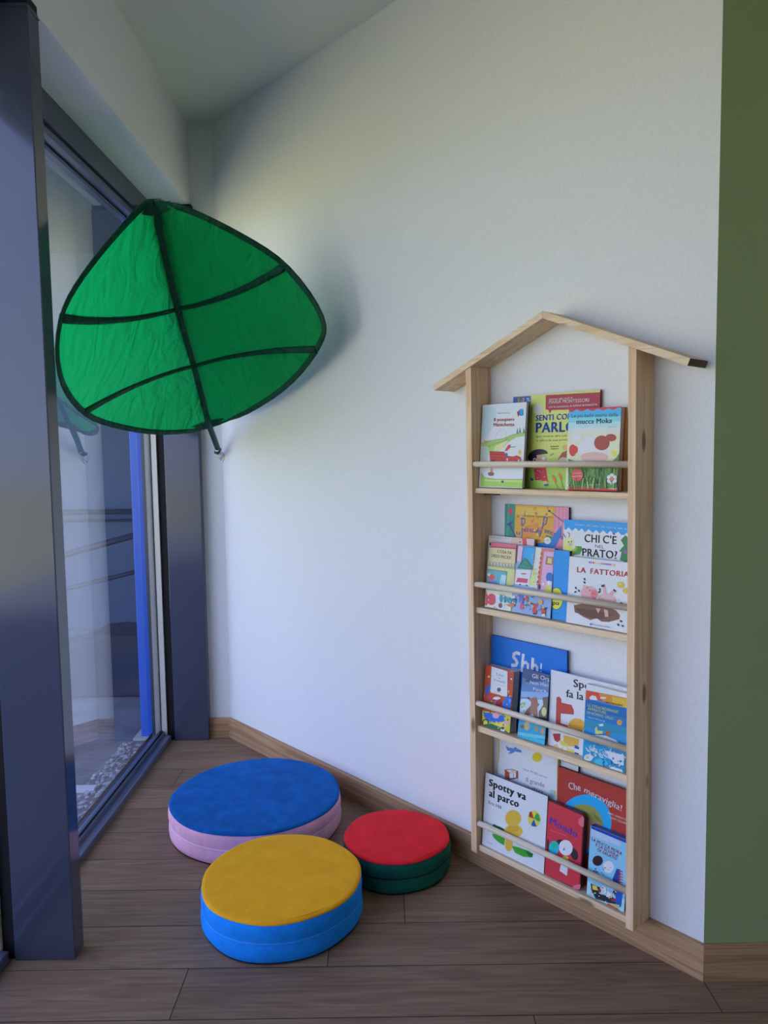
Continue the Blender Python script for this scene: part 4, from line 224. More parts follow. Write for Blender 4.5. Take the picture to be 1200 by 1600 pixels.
{"x":-0.6856,"yb":-0.068,"z":0.908,"a":0.1073,"w":0.2443,"h":0.2054,"th":0.016,"label":"cut-out board book of busy town shops with a green-roofed house, second shelf, window end","cover":"4c4a50","pages":"4a4440","name":"picture_book","rnd":0,"style":"hard","art":[["p","7d93b4",[[0.0,0.0],[244.3,0.0],[244.3,205.4],[0.0,205.4]]],["p","c0b184",[[0.0,190.2],[105.4,194.7],[108.2,79.9],[0.0,65.3]]],["p","be5a66",[[4.3,205.1],[107.7,205.4],[112.1,191.4],[5.7,189.0]]],["p","2a2228",[[6.9,199.9],[6.6,198.4],[5.8,197.0],[4.4,195.9],[2.7,195.3],[0.8,195.1],[0.0,195.5],[0.0,196.3],[0.0,197.6],[0.0,199.0],[0.0,200.5],[0.0,201.9],[0.0,202.9],[0.1,203.6],[2.0,203.7],[3.8,203.4],[5.3,202.5],[6.4,201.3]]],["p","231e24",[[106.1,205.3],[116.0,203.5],[115.6,187.8],[109.2,148.0],[106.0,147.7],[105.7,190.8]]],["t","3c3430","COSA FA",33.5,174.7,89.2,173.6,9.6,1],["t","3c3430","ORSO MICIO?",9.9,159.1,88.8,158.6,9.6,1],["p","8f8c78",[[0.0,143.1],[109.3,146.7],[109.0,129.7],[0.0,129.3]]],["p","c4bfa6",[[0.0,140.9],[4.5,141.1],[2.9,132.0]]],["p","c4bfa6",[[10.0,141.3],[16.9,141.5],[15.2,132.4]]],["p","c4bfa6",[[22.3,141.8],[29.1,141.9],[27.5,132.9]]],["p","c4bfa6",[[34.5,142.2],[41.3,142.3],[39.7,133.3]]],["p","c4bfa6",[[46.7,142.6],[53.4,142.7],[51.8,133.8]]],["p","c4bfa6",[[58.7,143.0],[65.3,143.1],[63.7,134.2]]],["p","c4bfa6",[[70.6,143.4],[77.2,143.5],[75.6,134.6]]],["p","c4bfa6",[[82.5,143.8],[89.0,143.9],[87.5,135.1]]],["p","c4bfa6",[[94.2,144.2],[100.7,144.3],[99.2,135.5]]],["p","b7b878",[[0.0,128.0],[99.5,127.4],[97.3,74.7],[0.0,71.8]]],["p","5a96a0",[[0.0,119.1],[77.2,119.7],[75.8,76.0],[0.0,76.9]]],["p","b84c4c",[[30.5,97.3],[29.9,93.7],[27.8,90.4],[24.4,87.7],[20.1,86.0],[15.4,85.5],[10.8,86.2],[7.0,88.0],[4.4,90.8],[3.3,94.2],[3.8,97.7],[5.9,101.1],[9.4,103.7],[13.7,105.4],[18.4,106.0],[23.0,105.2],[26.8,103.4],[29.4,100.6]]],["p","6a78a8",[[40.2,82.3],[39.4,79.8],[36.6,77.4],[32.3,75.3],[26.8,73.9],[21.0,73.2],[15.4,73.3],[10.7,74.3],[7.6,76.1],[6.3,78.3],[7.2,80.8],[9.9,83.2],[14.4,85.3],[19.8,86.8],[25.7,87.5],[31.3,87.3],[35.9,86.3],[39.0,84.6]]],["p","9cc4c8",[[56.5,108.2],[74.9,107.6],[72.6,75.6],[49.2,75.4]]],["p","c8ccd0",[[0.0,107.2],[12.6,106.0],[9.9,97.6],[0.0,99.1]]],["p","b0687a",[[111.1,204.4],[133.6,202.8],[132.4,158.1],[109.9,158.5]]],["p","c9a0b0",[[114.5,202.0],[130.6,200.8],[127.9,155.1],[111.7,156.1]]],["p","2d8ec4",[[133.6,202.8],[177.4,202.1],[172.8,144.1],[128.3,149.9]]],["p","c9cfb0",[[177.3,203.4],[198.9,202.7],[193.5,77.6],[159.5,75.9],[172.8,144.1]]],["p","b6c47a",[[173.2,139.1],[185.4,140.3],[183.4,89.1],[161.8,86.5]]],["p","2c8070",[[116.6,135.7],[139.6,167.9],[152.4,165.2],[174.7,139.2],[170.3,136.2],[120.0,133.5]]],["p","c2c6d0",[[110.7,129.9],[167.3,134.6],[161.8,86.5],[107.8,85.1]]],["p","b03c5c",[[119.0,106.0],[157.1,106.5],[155.0,93.4],[113.7,92.3]]],["p","34344a",[[132.5,85.5],[132.4,84.2],[131.8,83.1],[130.9,82.1],[129.7,81.6],[128.4,81.4],[127.1,81.7],[126.0,82.4],[125.3,83.4],[124.9,84.6],[125.1,85.8],[125.6,87.0],[126.6,87.9],[127.8,88.5],[129.1,88.6],[130.4,88.4],[131.5,87.7],[132.2,86.7]]],["p","34344a",[[157.8,86.0],[157.7,84.7],[157.1,83.6],[156.2,82.6],[155.0,82.1],[153.7,81.9],[152.4,82.2],[151.4,82.9],[150.6,83.9],[150.3,85.1],[150.5,86.3],[151.0,87.5],[151.9,88.4],[153.1,89.0],[154.4,89.1],[155.7,88.8],[156.7,88.2],[157.5,87.2]]],["p","dcdce0",[[130.6,121.6],[155.9,121.8],[153.6,111.2],[128.2,110.9]]],["p","a04c50",[[150.9,121.2],[150.3,120.5],[148.5,119.6],[145.7,118.9],[142.3,118.2],[138.5,117.8],[135.0,117.7],[132.1,117.8],[130.2,118.3],[129.5,118.9],[130.1,119.7],[131.9,120.5],[134.7,121.3],[138.2,121.9],[141.9,122.3],[145.4,122.4],[148.3,122.3],[150.2,121.9]]],["p","8fa8cc",[[98.2,83.9],[189.9,84.8],[190.7,74.7],[99.0,73.6]]],["p","b86a5a",[[198.9,202.7],[243.8,202.7],[242.9,195.1],[208.6,194.6],[202.6,78.7],[191.8,79.9]]],["p","bd93ac",[[208.6,194.6],[242.9,195.1],[243.5,73.9],[202.8,76.2]]],["p","a04c44",[[203.7,187.4],[203.6,185.8],[203.1,184.4],[202.2,183.3],[201.1,182.6],[199.8,182.5],[198.6,182.9],[197.5,183.9],[196.8,185.2],[196.5,186.7],[196.6,188.3],[197.1,189.7],[198.0,190.8],[199.1,191.5],[200.4,191.6],[201.6,191.1],[202.6,190.2],[203.4,188.9]]],["p","a04c44",[[202.7,173.3],[202.6,171.8],[202.1,170.3],[201.2,169.2],[200.1,168.6],[198.8,168.5],[197.6,168.9],[196.5,169.8],[195.8,171.1],[195.4,172.6],[195.5,174.2],[196.1,175.6],[196.9,176.7],[198.1,177.4],[199.3,177.5],[200.6,177.1],[201.6,176.2],[202.3,174.9]]],["p","a04c44",[[201.7,159.3],[201.6,157.7],[201.1,156.3],[200.2,155.2],[199.0,154.5],[197.8,154.4],[196.5,154.8],[195.5,155.7],[194.8,157.0],[194.4,158.6],[194.5,160.1],[195.0,161.6],[195.9,162.7],[197.1,163.3],[198.3,163.5],[199.6,163.0],[200.6,162.1],[201.3,160.8]]],["p","a04c44",[[200.7,145.2],[200.6,143.7],[200.0,142.2],[199.2,141.1],[198.0,140.5],[196.8,140.3],[195.5,140.7],[194.5,141.7],[193.7,143.0],[193.4,144.5],[193.5,146.1],[194.0,147.5],[194.9,148.6],[196.0,149.3],[197.3,149.4],[198.5,149.0],[199.6,148.1],[200.3,146.8]]],["p","a04c44",[[199.6,131.2],[199.5,129.6],[199.0,128.2],[198.1,127.1],[197.0,126.4],[195.7,126.2],[194.5,126.7],[193.5,127.6],[192.7,128.9],[192.4,130.4],[192.5,132.0],[193.0,133.4],[193.9,134.5],[195.0,135.2],[196.3,135.3],[197.5,134.9],[198.6,134.0],[199.3,132.7]]],["p","a04c44",[[198.6,117.1],[198.5,115.5],[198.0,114.1],[197.1,113.0],[196.0,112.3],[194.7,112.1],[193.5,112.6],[192.4,113.5],[191.7,114.7],[191.3,116.3],[191.4,117.9],[192.0,119.3],[192.9,120.4],[194.0,121.1],[195.3,121.2],[196.5,120.8],[197.5,119.9],[198.3,118.6]]],["p","a04c44",[[197.6,103.0],[197.5,101.4],[197.0,100.0],[196.1,98.9],[194.9,98.2],[193.7,98.0],[192.5,98.4],[191.4,99.3],[190.7,100.6],[190.3,102.2],[190.4,103.7],[190.9,105.2],[191.8,106.3],[193.0,107.0],[194.2,107.1],[195.5,106.7],[196.5,105.8],[197.3,104.5]]],["p","a88a4a",[[220.3,179.3],[241.2,178.7],[239.9,157.3],[217.5,157.6]]],["p","c4b070",[[225.1,176.0],[237.1,175.3],[236.7,160.8],[222.6,161.4]]],["p","2c5c9c",[[244.3,121.7],[244.3,116.7],[243.5,112.1],[240.5,108.5],[236.6,106.3],[232.3,105.8],[228.1,107.1],[224.5,109.9],[222.0,114.0],[220.9,118.9],[221.2,123.9],[223.1,128.5],[226.1,132.1],[230.1,134.3],[234.4,134.7],[238.6,133.5],[242.1,130.6],[244.3,126.5]]],["p","d8d8dc",[[240.9,103.6],[240.6,101.0],[239.5,98.6],[237.6,96.7],[235.1,95.5],[232.5,95.2],[229.9,95.8],[227.7,97.2],[226.2,99.3],[225.5,101.8],[225.8,104.4],[227.0,106.8],[228.9,108.7],[231.3,109.9],[234.0,110.2],[236.6,109.6],[238.7,108.2],[240.2,106.1]]],["p","c0b83c",[[221.1,93.7],[242.0,93.7],[240.7,72.3],[221.1,73.5]]],["p","3a2c54",[[205.7,89.3],[205.6,86.7],[204.8,84.3],[203.5,82.4],[201.8,81.3],[199.9,81.1],[198.1,81.7],[196.5,83.2],[195.4,85.4],[194.8,87.9],[194.9,90.6],[195.7,92.9],[197.0,94.8],[198.7,95.9],[200.6,96.1],[202.5,95.5],[204.0,94.0],[205.2,91.8]]],["p","c8c0c4",[[216.8,98.2],[216.7,96.5],[216.2,94.9],[215.3,93.7],[214.2,92.9],[213.0,92.8],[211.7,93.2],[210.7,94.2],[210.0,95.7],[209.6,97.3],[209.7,99.1],[210.2,100.7],[211.1,101.9],[212.2,102.6],[213.4,102.8],[214.7,102.3],[215.7,101.3],[216.4,99.9]]],["p","c9bb9c",[[0.0,53.5],[103.5,58.4],[101.7,0.5],[48.9,0.0],[35.0,1.4],[0.0,2.1]]],["p","b6404e",[[12.5,25.1],[12.1,17.2],[9.7,10.0],[5.6,4.3],[0.2,0.8],[0.0,0.0],[0.0,1.8],[0.0,6.3],[0.0,12.7],[0.0,20.4],[0.0,28.4],[0.0,35.7],[0.0,41.4],[0.0,44.9],[0.0,45.6],[2.3,43.6],[7.3,39.2],[10.8,32.7]]],["p","b6404e",[[42.9,29.2],[42.3,22.9],[39.5,17.1],[35.0,12.4],[29.1,9.4],[22.6,8.5],[16.4,9.8],[11.0,13.1],[7.3,18.1],[5.7,24.2],[6.3,30.5],[9.1,36.4],[13.7,41.1],[19.7,44.1],[26.1,44.9],[32.4,43.6],[37.6,40.2],[41.3,35.2]]],["p","b6404e",[[3.9,45.6],[3.3,42.3],[1.2,39.3],[0.0,36.8],[0.0,35.1],[0.0,34.5],[0.0,35.0],[0.0,36.5],[0.0,39.0],[0.0,42.0],[0.0,45.3],[0.0,48.3],[0.0,50.8],[0.0,52.5],[0.0,53.1],[0.0,52.6],[0.2,51.0],[2.8,48.6]]],["p","c8ccd0",[[5.4,2.5],[5.2,1.2],[4.5,0.0],[3.3,0.0],[1.7,0.0],[0.1,0.0],[0.0,0.0],[0.0,0.0],[0.0,0.0],[0.0,1.1],[0.0,2.5],[0.0,3.7],[0.0,4.7],[0.0,5.4],[1.1,5.6],[2.7,5.4],[4.1,4.8],[5.0,3.7]]],["p","b4b8c8",[[38.2,44.6],[84.9,45.5],[88.8,0.0],[45.5,0.0]]],["p","2c7c88",[[69.9,35.5],[69.8,31.2],[68.8,27.2],[67.1,24.1],[64.9,22.3],[62.4,22.0],[59.9,23.1],[57.7,25.7],[56.1,29.3],[55.3,33.6],[55.4,37.9],[56.4,41.9],[58.1,45.0],[60.3,46.8],[62.9,47.1],[65.4,45.9],[67.5,43.4],[69.1,39.8]]],["p","2c7c88",[[84.2,34.8],[84.1,30.8],[83.2,27.2],[81.7,24.4],[79.7,22.8],[77.4,22.4],[75.2,23.5],[73.2,25.8],[71.8,29.1],[71.1,33.0],[71.1,37.0],[72.0,40.6],[73.5,43.4],[75.6,45.1],[77.8,45.4],[80.1,44.3],[82.0,42.0],[83.4,38.7]]],["p","6a4434",[[69.0,14.2],[68.7,11.4],[67.5,8.9],[65.6,6.8],[63.1,5.5],[60.3,5.1],[57.6,5.7],[55.4,7.1],[53.8,9.3],[53.1,12.0],[53.4,14.7],[54.5,17.3],[56.5,19.3],[59.0,20.6],[61.8,21.0],[64.5,20.5],[66.7,19.0],[68.3,16.8]]],["p","2c7c98",[[121.4,37.2],[120.5,33.6],[117.5,30.0],[112.5,27.0],[106.4,24.9],[99.7,23.9],[93.2,24.3],[87.9,25.9],[84.2,28.6],[82.7,32.0],[83.6,35.7],[86.8,39.3],[91.8,42.3],[98.0,44.4],[104.7,45.3],[111.1,44.9],[116.4,43.3],[120.0,40.6]]],["p","c06a4a",[[116.9,21.0],[116.3,19.1],[114.0,17.2],[110.6,15.5],[106.2,14.3],[101.5,13.6],[97.1,13.6],[93.3,14.3],[90.9,15.5],[89.9,17.2],[90.6,19.0],[92.8,20.9],[96.3,22.6],[100.7,23.8],[105.4,24.5],[109.8,24.5],[113.5,23.9],[116.0,22.6]]],["p","d4d4d8",[[115.8,46.9],[115.3,45.1],[113.8,43.3],[111.3,41.8],[108.3,40.8],[104.9,40.3],[101.7,40.5],[99.0,41.3],[97.2,42.7],[96.5,44.4],[96.9,46.2],[98.5,48.0],[101.0,49.5],[104.1,50.5],[107.4,51.0],[110.6,50.8],[113.3,49.9],[115.1,48.6]]],["p","5060a8",[[148.0,43.4],[147.8,39.0],[146.5,34.9],[144.2,31.7],[141.2,29.8],[138.0,29.3],[134.8,30.4],[132.0,32.9],[130.0,36.6],[129.1,40.9],[129.3,45.4],[130.7,49.5],[133.0,52.7],[135.9,54.6],[139.2,55.0],[142.4,53.9],[145.1,51.4],[147.1,47.7]]],["p","b84c6c",[[148.7,22.9],[148.6,19.5],[147.6,16.4],[145.9,14.0],[143.8,12.5],[141.4,12.2],[139.0,13.0],[137.0,14.9],[135.6,17.6],[134.9,20.9],[135.0,24.3],[136.0,27.4],[137.7,29.8],[139.8,31.3],[142.2,31.6],[144.6,30.8],[146.6,28.9],[148.0,26.1]]],["p","b85a44",[[162.7,48.0],[162.6,45.4],[161.8,42.9],[160.5,41.0],[158.7,39.9],[156.8,39.6],[154.9,40.3],[153.2,41.8],[152.1,43.9],[151.5,46.5],[151.7,49.2],[152.5,51.6],[153.8,53.5],[155.6,54.7],[157.5,54.9],[159.4,54.3],[161.0,52.7],[162.2,50.6]]],["p","d09a54",[[173.3,36.6],[173.2,35.2],[172.5,33.9],[171.4,32.8],[170.1,32.1],[168.6,31.9],[167.1,32.2],[165.9,33.0],[165.0,34.1],[164.7,35.4],[164.8,36.9],[165.5,38.2],[166.5,39.2],[167.9,39.9],[169.4,40.1],[170.9,39.8],[172.1,39.1],[172.9,38.0]]],["p","c09060",[[216.1,45.1],[215.9,42.1],[214.8,39.4],[212.8,37.2],[210.4,35.8],[207.7,35.5],[205.0,36.1],[202.8,37.7],[201.2,40.1],[200.5,42.9],[200.8,45.9],[201.9,48.7],[203.9,50.9],[206.3,52.2],[209.1,52.6],[211.7,51.9],[213.9,50.3],[215.5,47.9]]],["p","b43838",[[181.5,35.2],[196.9,34.8],[197.4,9.5],[182.0,9.7]]],["p","a83c44",[[212.5,29.4],[227.6,29.1],[227.9,6.5],[214.2,8.2]]],["p","7880b8",[[212.7,26.9],[212.4,24.3],[211.0,21.8],[208.8,19.8],[205.9,18.5],[202.7,18.0],[199.7,18.5],[197.2,19.8],[195.4,21.8],[194.7,24.3],[195.0,27.0],[196.4,29.5],[198.7,31.5],[201.6,32.8],[204.7,33.3],[207.7,32.8],[210.3,31.5],[212.0,29.4]]],["p","3a3430",[[195.4,7.9],[195.1,6.8],[194.2,5.8],[192.8,4.9],[191.1,4.2],[189.2,4.0],[187.4,4.1],[185.8,4.5],[184.8,5.3],[184.4,6.3],[184.7,7.3],[185.5,8.4],[186.9,9.3],[188.7,9.9],[190.6,10.2],[192.4,10.1],[193.9,9.6],[194.9,8.9]]],["p","d8d0b8",[[229.0,7.9],[228.7,6.5],[227.6,5.1],[225.7,3.9],[223.4,3.1],[221.0,2.7],[218.6,2.8],[216.6,3.4],[215.3,4.4],[214.7,5.7],[215.0,7.2],[216.2,8.6],[218.0,9.7],[220.3,10.6],[222.8,10.9],[225.2,10.8],[227.1,10.2],[228.5,9.2]]],["l","4a4038",[[0.0,190.2],[105.4,194.7],[108.2,79.9],[0.0,65.3],[0.0,190.2]],1.35],["l","4a4038",[[0.0,119.1],[77.2,119.7],[75.8,76.0],[0.0,76.9],[0.0,119.1]],1.34],["l","4a4038",[[220.3,179.3],[241.2,178.7],[239.9,157.3],[217.5,157.6],[220.3,179.3]],1.25],["l","4a4038",[[116.6,135.7],[139.6,167.9],[174.7,139.2],[116.6,135.7]],1.29],["l","4a4038",[[133.6,202.8],[177.4,202.1],[172.8,144.1],[128.3,149.9],[133.6,202.8]],1.29],["p","2c6ca8",[[178.8,52.3],[175.8,51.4],[173.3,52.6],[173.1,55.2],[175.4,57.1],[178.5,56.9],[180.0,54.8]]],["p","d8b83c",[[184.6,26.7],[183.0,26.4],[182.1,27.2],[182.5,28.5],[183.8,29.2],[185.2,28.9],[185.5,27.7]]],["p","2c6ca8",[[49.9,1.1],[48.7,0.0],[47.1,0.0],[46.2,0.2],[46.8,2.5],[48.4,3.8],[49.8,3.2]]],["p","c83c34",[[198.2,36.9],[195.7,35.2],[193.9,35.6],[194.3,37.6],[196.5,39.9],[198.9,40.7],[199.6,39.3]]],["p","d8b83c",[[78.5,15.5],[75.6,15.8],[74.4,17.7],[75.8,19.8],[78.8,20.5],[81.1,19.3],[80.9,17.1]]],["p","d8b83c",[[156.0,21.9],[154.8,20.4],[152.2,19.9],[150.1,20.7],[150.2,22.3],[152.3,23.5],[154.9,23.3]]],["p","d8b83c",[[207.2,61.1],[205.5,61.3],[203.8,63.2],[203.4,65.2],[204.7,65.9],[206.6,64.7],[207.7,62.6]]],["p","c83c34",[[112.2,31.8],[109.4,30.6],[107.9,31.1],[108.9,33.0],[111.5,34.8],[113.9,35.1],[114.2,33.8]]],["p","c83c34",[[198.6,25.0],[196.1,23.7],[193.3,24.4],[192.3,26.7],[193.9,28.7],[196.9,29.1],[199.0,27.4]]],["p","303038",[[211.0,60.4],[209.6,59.7],[208.1,60.1],[207.7,61.4],[208.7,62.6],[210.4,62.8],[211.4,61.8]]],["p","e0e0dc",[[108.3,26.3],[105.9,26.8],[104.4,29.2],[105.0,31.7],[107.3,32.5],[109.5,30.9],[109.9,28.1]]],["p","d8b83c",[[56.5,44.5],[53.8,44.6],[52.7,46.1],[53.9,48.0],[56.5,48.7],[58.6,47.8],[58.6,45.9]]],["p","d8b83c",[[183.8,25.4],[182.6,23.6],[181.0,23.4],[180.1,24.7],[180.7,26.8],[182.2,27.9],[183.6,27.3]]],["p","2c6ca8",[[160.8,37.6],[158.2,36.8],[156.2,37.9],[156.3,40.0],[158.5,41.6],[161.0,41.5],[162.1,39.6]]],["p","2c6ca8",[[130.6,52.6],[129.3,50.2],[126.4,49.3],[124.0,50.7],[124.0,53.3],[126.3,55.1],[129.3,54.8]]],["p","e0e0dc",[[103.9,45.7],[101.8,45.9],[100.6,47.6],[101.1,49.5],[103.0,50.2],[104.9,49.2],[105.3,47.2]]],["p","2c6ca8",[[20.9,27.0],[19.1,25.4],[16.6,25.4],[15.5,27.1],[16.4,29.1],[18.8,30.1],[20.8,29.1]]],["p","c83c34",[[90.7,16.8],[88.3,16.7],[87.3,17.9],[88.5,19.4],[91.0,20.1],[92.8,19.5],[92.7,18.0]]],["p","d8b83c",[[223.0,28.0],[221.1,26.5],[218.1,26.6],[216.3,28.3],[217.0,30.2],[219.7,31.0],[222.4,30.0]]],["p","2c6ca8",[[73.4,46.3],[71.0,44.7],[69.1,45.1],[69.2,47.0],[71.1,49.1],[73.4,49.8],[74.5,48.5]]],["p","e0e0dc",[[74.7,13.6],[72.1,12.4],[69.1,13.2],[68.0,15.4],[69.5,17.4],[72.6,17.6],[74.9,15.9]]],["p","2c8c6c",[[102.9,32.0],[99.9,31.9],[97.8,34.0],[98.3,36.6],[101.0,37.9],[103.8,36.8],[104.6,34.2]]],["p","303038",[[110.2,38.3],[107.6,37.7],[106.3,38.5],[107.4,40.2],[109.9,41.4],[112.1,41.3],[112.2,39.9]]],["p","e0e0dc",[[118.5,26.5],[116.5,25.9],[113.3,26.8],[111.4,28.5],[112.2,29.6],[115.1,29.5],[117.9,28.1]]],["p","e0e0dc",[[14.6,23.1],[12.3,23.0],[11.4,23.9],[12.6,25.2],[14.9,25.9],[16.6,25.4],[16.5,24.2]]],["p","2c8c6c",[[86.7,39.9],[84.6,38.4],[82.5,38.7],[82.0,40.5],[83.5,42.6],[85.9,43.3],[87.3,42.1]]],["p","2c6ca8",[[41.9,3.8],[40.0,2.5],[37.6,2.8],[36.4,4.4],[37.5,6.2],[39.9,6.8],[41.9,5.7]]],["p","2c6ca8",[[159.1,55.8],[157.6,56.4],[156.6,58.4],[157.0,60.4],[158.4,60.8],[159.8,59.3],[160.1,57.1]]],["p","2c6ca8",[[174.7,15.2],[172.6,15.2],[171.1,16.7],[171.5,18.6],[173.3,19.5],[175.3,18.7],[175.9,16.8]]],["p","c83c34",[[23.1,38.1],[20.8,37.0],[17.8,37.6],[16.4,39.5],[17.7,41.3],[20.6,41.6],[23.0,40.2]]],["p","d8b83c",[[100.5,30.5],[99.5,28.3],[97.9,27.8],[97.1,29.4],[97.6,31.9],[99.0,33.4],[100.3,32.8]]],["p","303038",[[230.6,27.5],[228.0,25.9],[225.4,26.5],[224.8,28.9],[226.7,31.3],[229.6,31.8],[231.4,30.1]]],["p","d8b83c",[[85.8,18.3],[83.8,17.3],[80.8,17.8],[78.9,19.3],[79.7,20.7],[82.4,20.9],[85.1,19.9]]],["p","e0e0dc",[[152.9,49.5],[150.3,48.5],[148.2,49.4],[148.2,51.5],[150.3,53.3],[152.9,53.4],[154.1,51.7]]],["p","2c8c6c",[[166.4,26.6],[164.2,24.9],[162.4,25.2],[162.3,27.1],[164.1,29.2],[166.3,30.0],[167.3,28.9]]],["p","d8b83c",[[120.0,0.9],[118.4,0.0],[115.0,0.0],[112.5,0.5],[112.7,1.7],[115.5,2.4],[118.8,2.0]]],["p","303038",[[224.4,23.3],[222.2,23.5],[221.5,24.9],[222.7,26.4],[224.9,26.8],[226.4,25.9],[226.2,24.3]]],["p","c83c34",[[145.6,41.8],[142.8,42.2],[141.6,44.3],[143.0,46.6],[145.9,47.2],[148.1,45.8],[147.9,43.4]]],["p","2c6ca8",[[207.0,19.2],[205.5,18.1],[203.7,18.3],[203.0,19.7],[203.8,21.2],[205.6,21.6],[207.0,20.8]]],["p","e0e0dc",[[141.6,33.4],[140.0,33.0],[138.5,33.9],[138.2,35.3],[139.3,36.3],[141.1,36.0],[142.1,34.8]]],["p","c83c34",[[113.8,19.4],[111.0,19.7],[110.1,21.4],[111.8,23.1],[114.8,23.7],[116.8,22.6],[116.4,20.6]]],["p","303038",[[182.2,34.9],[180.6,32.5],[178.3,32.1],[176.9,33.9],[177.5,36.6],[179.7,38.1],[181.7,37.3]]],["p","303038",[[118.2,37.7],[116.2,37.3],[114.6,38.3],[114.6,40.0],[116.2,41.1],[118.2,40.8],[119.1,39.3]]],["p","303038",[[161.9,27.6],[160.2,25.9],[157.3,25.7],[155.4,27.3],[156.0,29.3],[158.6,30.3],[161.2,29.6]]],["p","2c8c6c",[[165.9,30.6],[163.8,30.0],[161.2,31.0],[160.1,32.9],[161.3,34.2],[163.9,34.0],[165.9,32.4]]],["p","e0e0dc",[[74.2,28.6],[71.9,28.9],[70.5,30.8],[71.2,32.9],[73.4,33.6],[75.4,32.4],[75.8,30.2]]],["p","c8c4a8",[[175.5,162.1],[174.6,161.5],[173.2,161.6],[172.3,162.4],[172.7,163.4],[174.0,163.7],[175.3,163.1]]],["p","c8c4a8",[[188.2,157.3],[186.9,157.2],[186.0,158.1],[186.1,159.3],[187.2,159.8],[188.4,159.4],[188.9,158.2]]],["p","5a5048",[[192.7,98.8],[190.9,99.1],[190.0,100.4],[190.8,101.9],[192.6,102.4],[194.1,101.5],[194.1,99.9]]],["p","c8c4a8",[[180.5,163.8],[178.8,163.3],[177.5,164.0],[177.6,165.4],[178.9,166.4],[180.5,166.2],[181.2,165.1]]],["p","5a5048",[[180.2,126.3],[179.0,125.5],[177.8,125.7],[177.4,126.7],[178.2,127.8],[179.5,128.2],[180.3,127.5]]],["p","5a5048",[[176.5,135.1],[175.4,134.5],[173.9,134.8],[173.2,135.8],[173.8,136.7],[175.2,136.9],[176.4,136.2]]],["p","c8c4a8",[[175.8,135.0],[174.0,134.4],[173.0,134.9],[173.5,136.2],[175.2,137.2],[176.8,137.2],[177.1,136.2]]],["p","a85c50",[[185.6,138.6],[184.3,137.7],[183.1,137.9],[183.0,139.0],[183.9,140.3],[185.3,140.7],[186.1,140.0]]],["p","5a5048",[[193.1,92.7],[191.3,92.3],[190.2,93.2],[190.6,94.6],[192.3,95.5],[193.9,95.2],[194.3,93.9]]],["p","a85c50",[[176.0,168.0],[174.8,166.6],[173.0,166.5],[171.9,167.8],[172.3,169.4],[174.0,170.3],[175.7,169.6]]],["p","c8c4a8",[[173.5,181.8],[172.6,180.7],[171.3,180.7],[170.7,181.7],[171.2,183.1],[172.4,183.7],[173.5,183.1]]],["p","c8c4a8",[[177.9,119.2],[176.2,119.6],[175.4,121.1],[176.2,122.6],[178.0,123.0],[179.4,122.0],[179.4,120.3]]],["p","5a5048",[[175.0,134.5],[173.5,134.3],[172.5,135.1],[172.9,136.3],[174.2,136.9],[175.6,136.6],[175.9,135.5]]],["p","a85c50",[[190.4,124.7],[188.7,124.4],[187.6,125.4],[187.7,126.8],[189.1,127.6],[190.6,127.2],[191.2,125.9]]],["p","c8c4a8",[[173.7,171.8],[173.1,170.2],[171.9,169.8],[171.0,170.9],[171.1,172.6],[172.1,173.7],[173.3,173.4]]],["p","a85c50",[[182.4,99.6],[181.2,98.4],[180.0,98.3],[179.7,99.5],[180.6,101.1],[181.9,101.8],[182.7,101.2]]],["p","c8c4a8",[[179.5,169.3],[178.0,169.8],[177.5,171.4],[178.3,172.8],[179.9,173.0],[181.1,171.8],[180.9,170.2]]],["p","a85c50",[[180.4,121.0],[179.0,120.4],[177.7,120.9],[177.7,122.1],[178.8,123.1],[180.3,123.2],[181.0,122.2]]]]},
{"x":-0.4405,"yb":-0.062,"z":0.9069,"a":0.0591,"w":0.0519,"h":0.203,"th":0.01,"label":"plain blue book with a yellow speech circle, between the town book and the pig book","cover":"16303c","pages":"c9c4b8","name":"picture_book","rnd":0,"style":"hard","art":[["p","137cc4",[[0.0,0.0],[51.9,0.0],[51.9,203.0],[0.0,203.0]]],["p","c9c83e",[[35.5,64.3],[35.2,56.7],[33.6,49.3],[30.9,42.6],[27.2,37.0],[22.7,32.8],[17.6,30.2],[12.2,29.4],[6.9,30.5],[2.0,33.4],[0.0,37.9],[0.0,43.8],[0.0,50.8],[0.0,58.3],[0.0,66.1],[0.0,73.6],[0.0,80.3],[0.0,85.9],[4.3,90.1],[9.4,92.6],[14.7,93.2],[20.0,92.1],[24.9,89.1],[29.0,84.5],[32.3,78.7],[34.5,71.8]]],["p","1c1c1c",[[36.4,64.4],[36.0,56.6],[34.4,49.1],[31.6,42.2],[27.7,36.4],[23.0,32.1],[17.7,29.4],[12.2,28.6],[6.7,29.7],[1.5,32.7],[0.0,37.3],[0.0,43.3],[0.0,50.5],[0.0,58.2],[0.0,66.2],[0.0,73.8],[0.0,80.7],[0.0,86.5],[3.9,90.8],[9.2,93.3],[14.8,94.0],[20.3,92.8],[25.3,89.8],[29.7,85.1],[33.1,79.1],[35.3,72.1]]],["p","cfce40",[[34.9,64.2],[34.6,56.8],[33.1,49.6],[30.5,43.0],[26.8,37.5],[22.4,33.4],[17.5,30.9],[12.3,30.1],[7.1,31.2],[2.3,34.0],[0.0,38.4],[0.0,44.2],[0.0,51.0],[0.0,58.4],[0.0,66.0],[0.0,73.3],[0.0,79.9],[0.0,85.3],[4.5,89.4],[9.5,91.8],[14.7,92.5],[19.8,91.3],[24.6,88.4],[28.6,84.0],[31.8,78.2],[34.0,71.5]]],["t","1c1c1c","cca",-0.1,68.3,27.7,69.5,9.0,2],["t","1c1c1c","pu",1.1,41.6,23.1,43.2,12.5,2],["l","0a4c80",[[8.1,16.8],[19.8,19.8]],1.74]]},
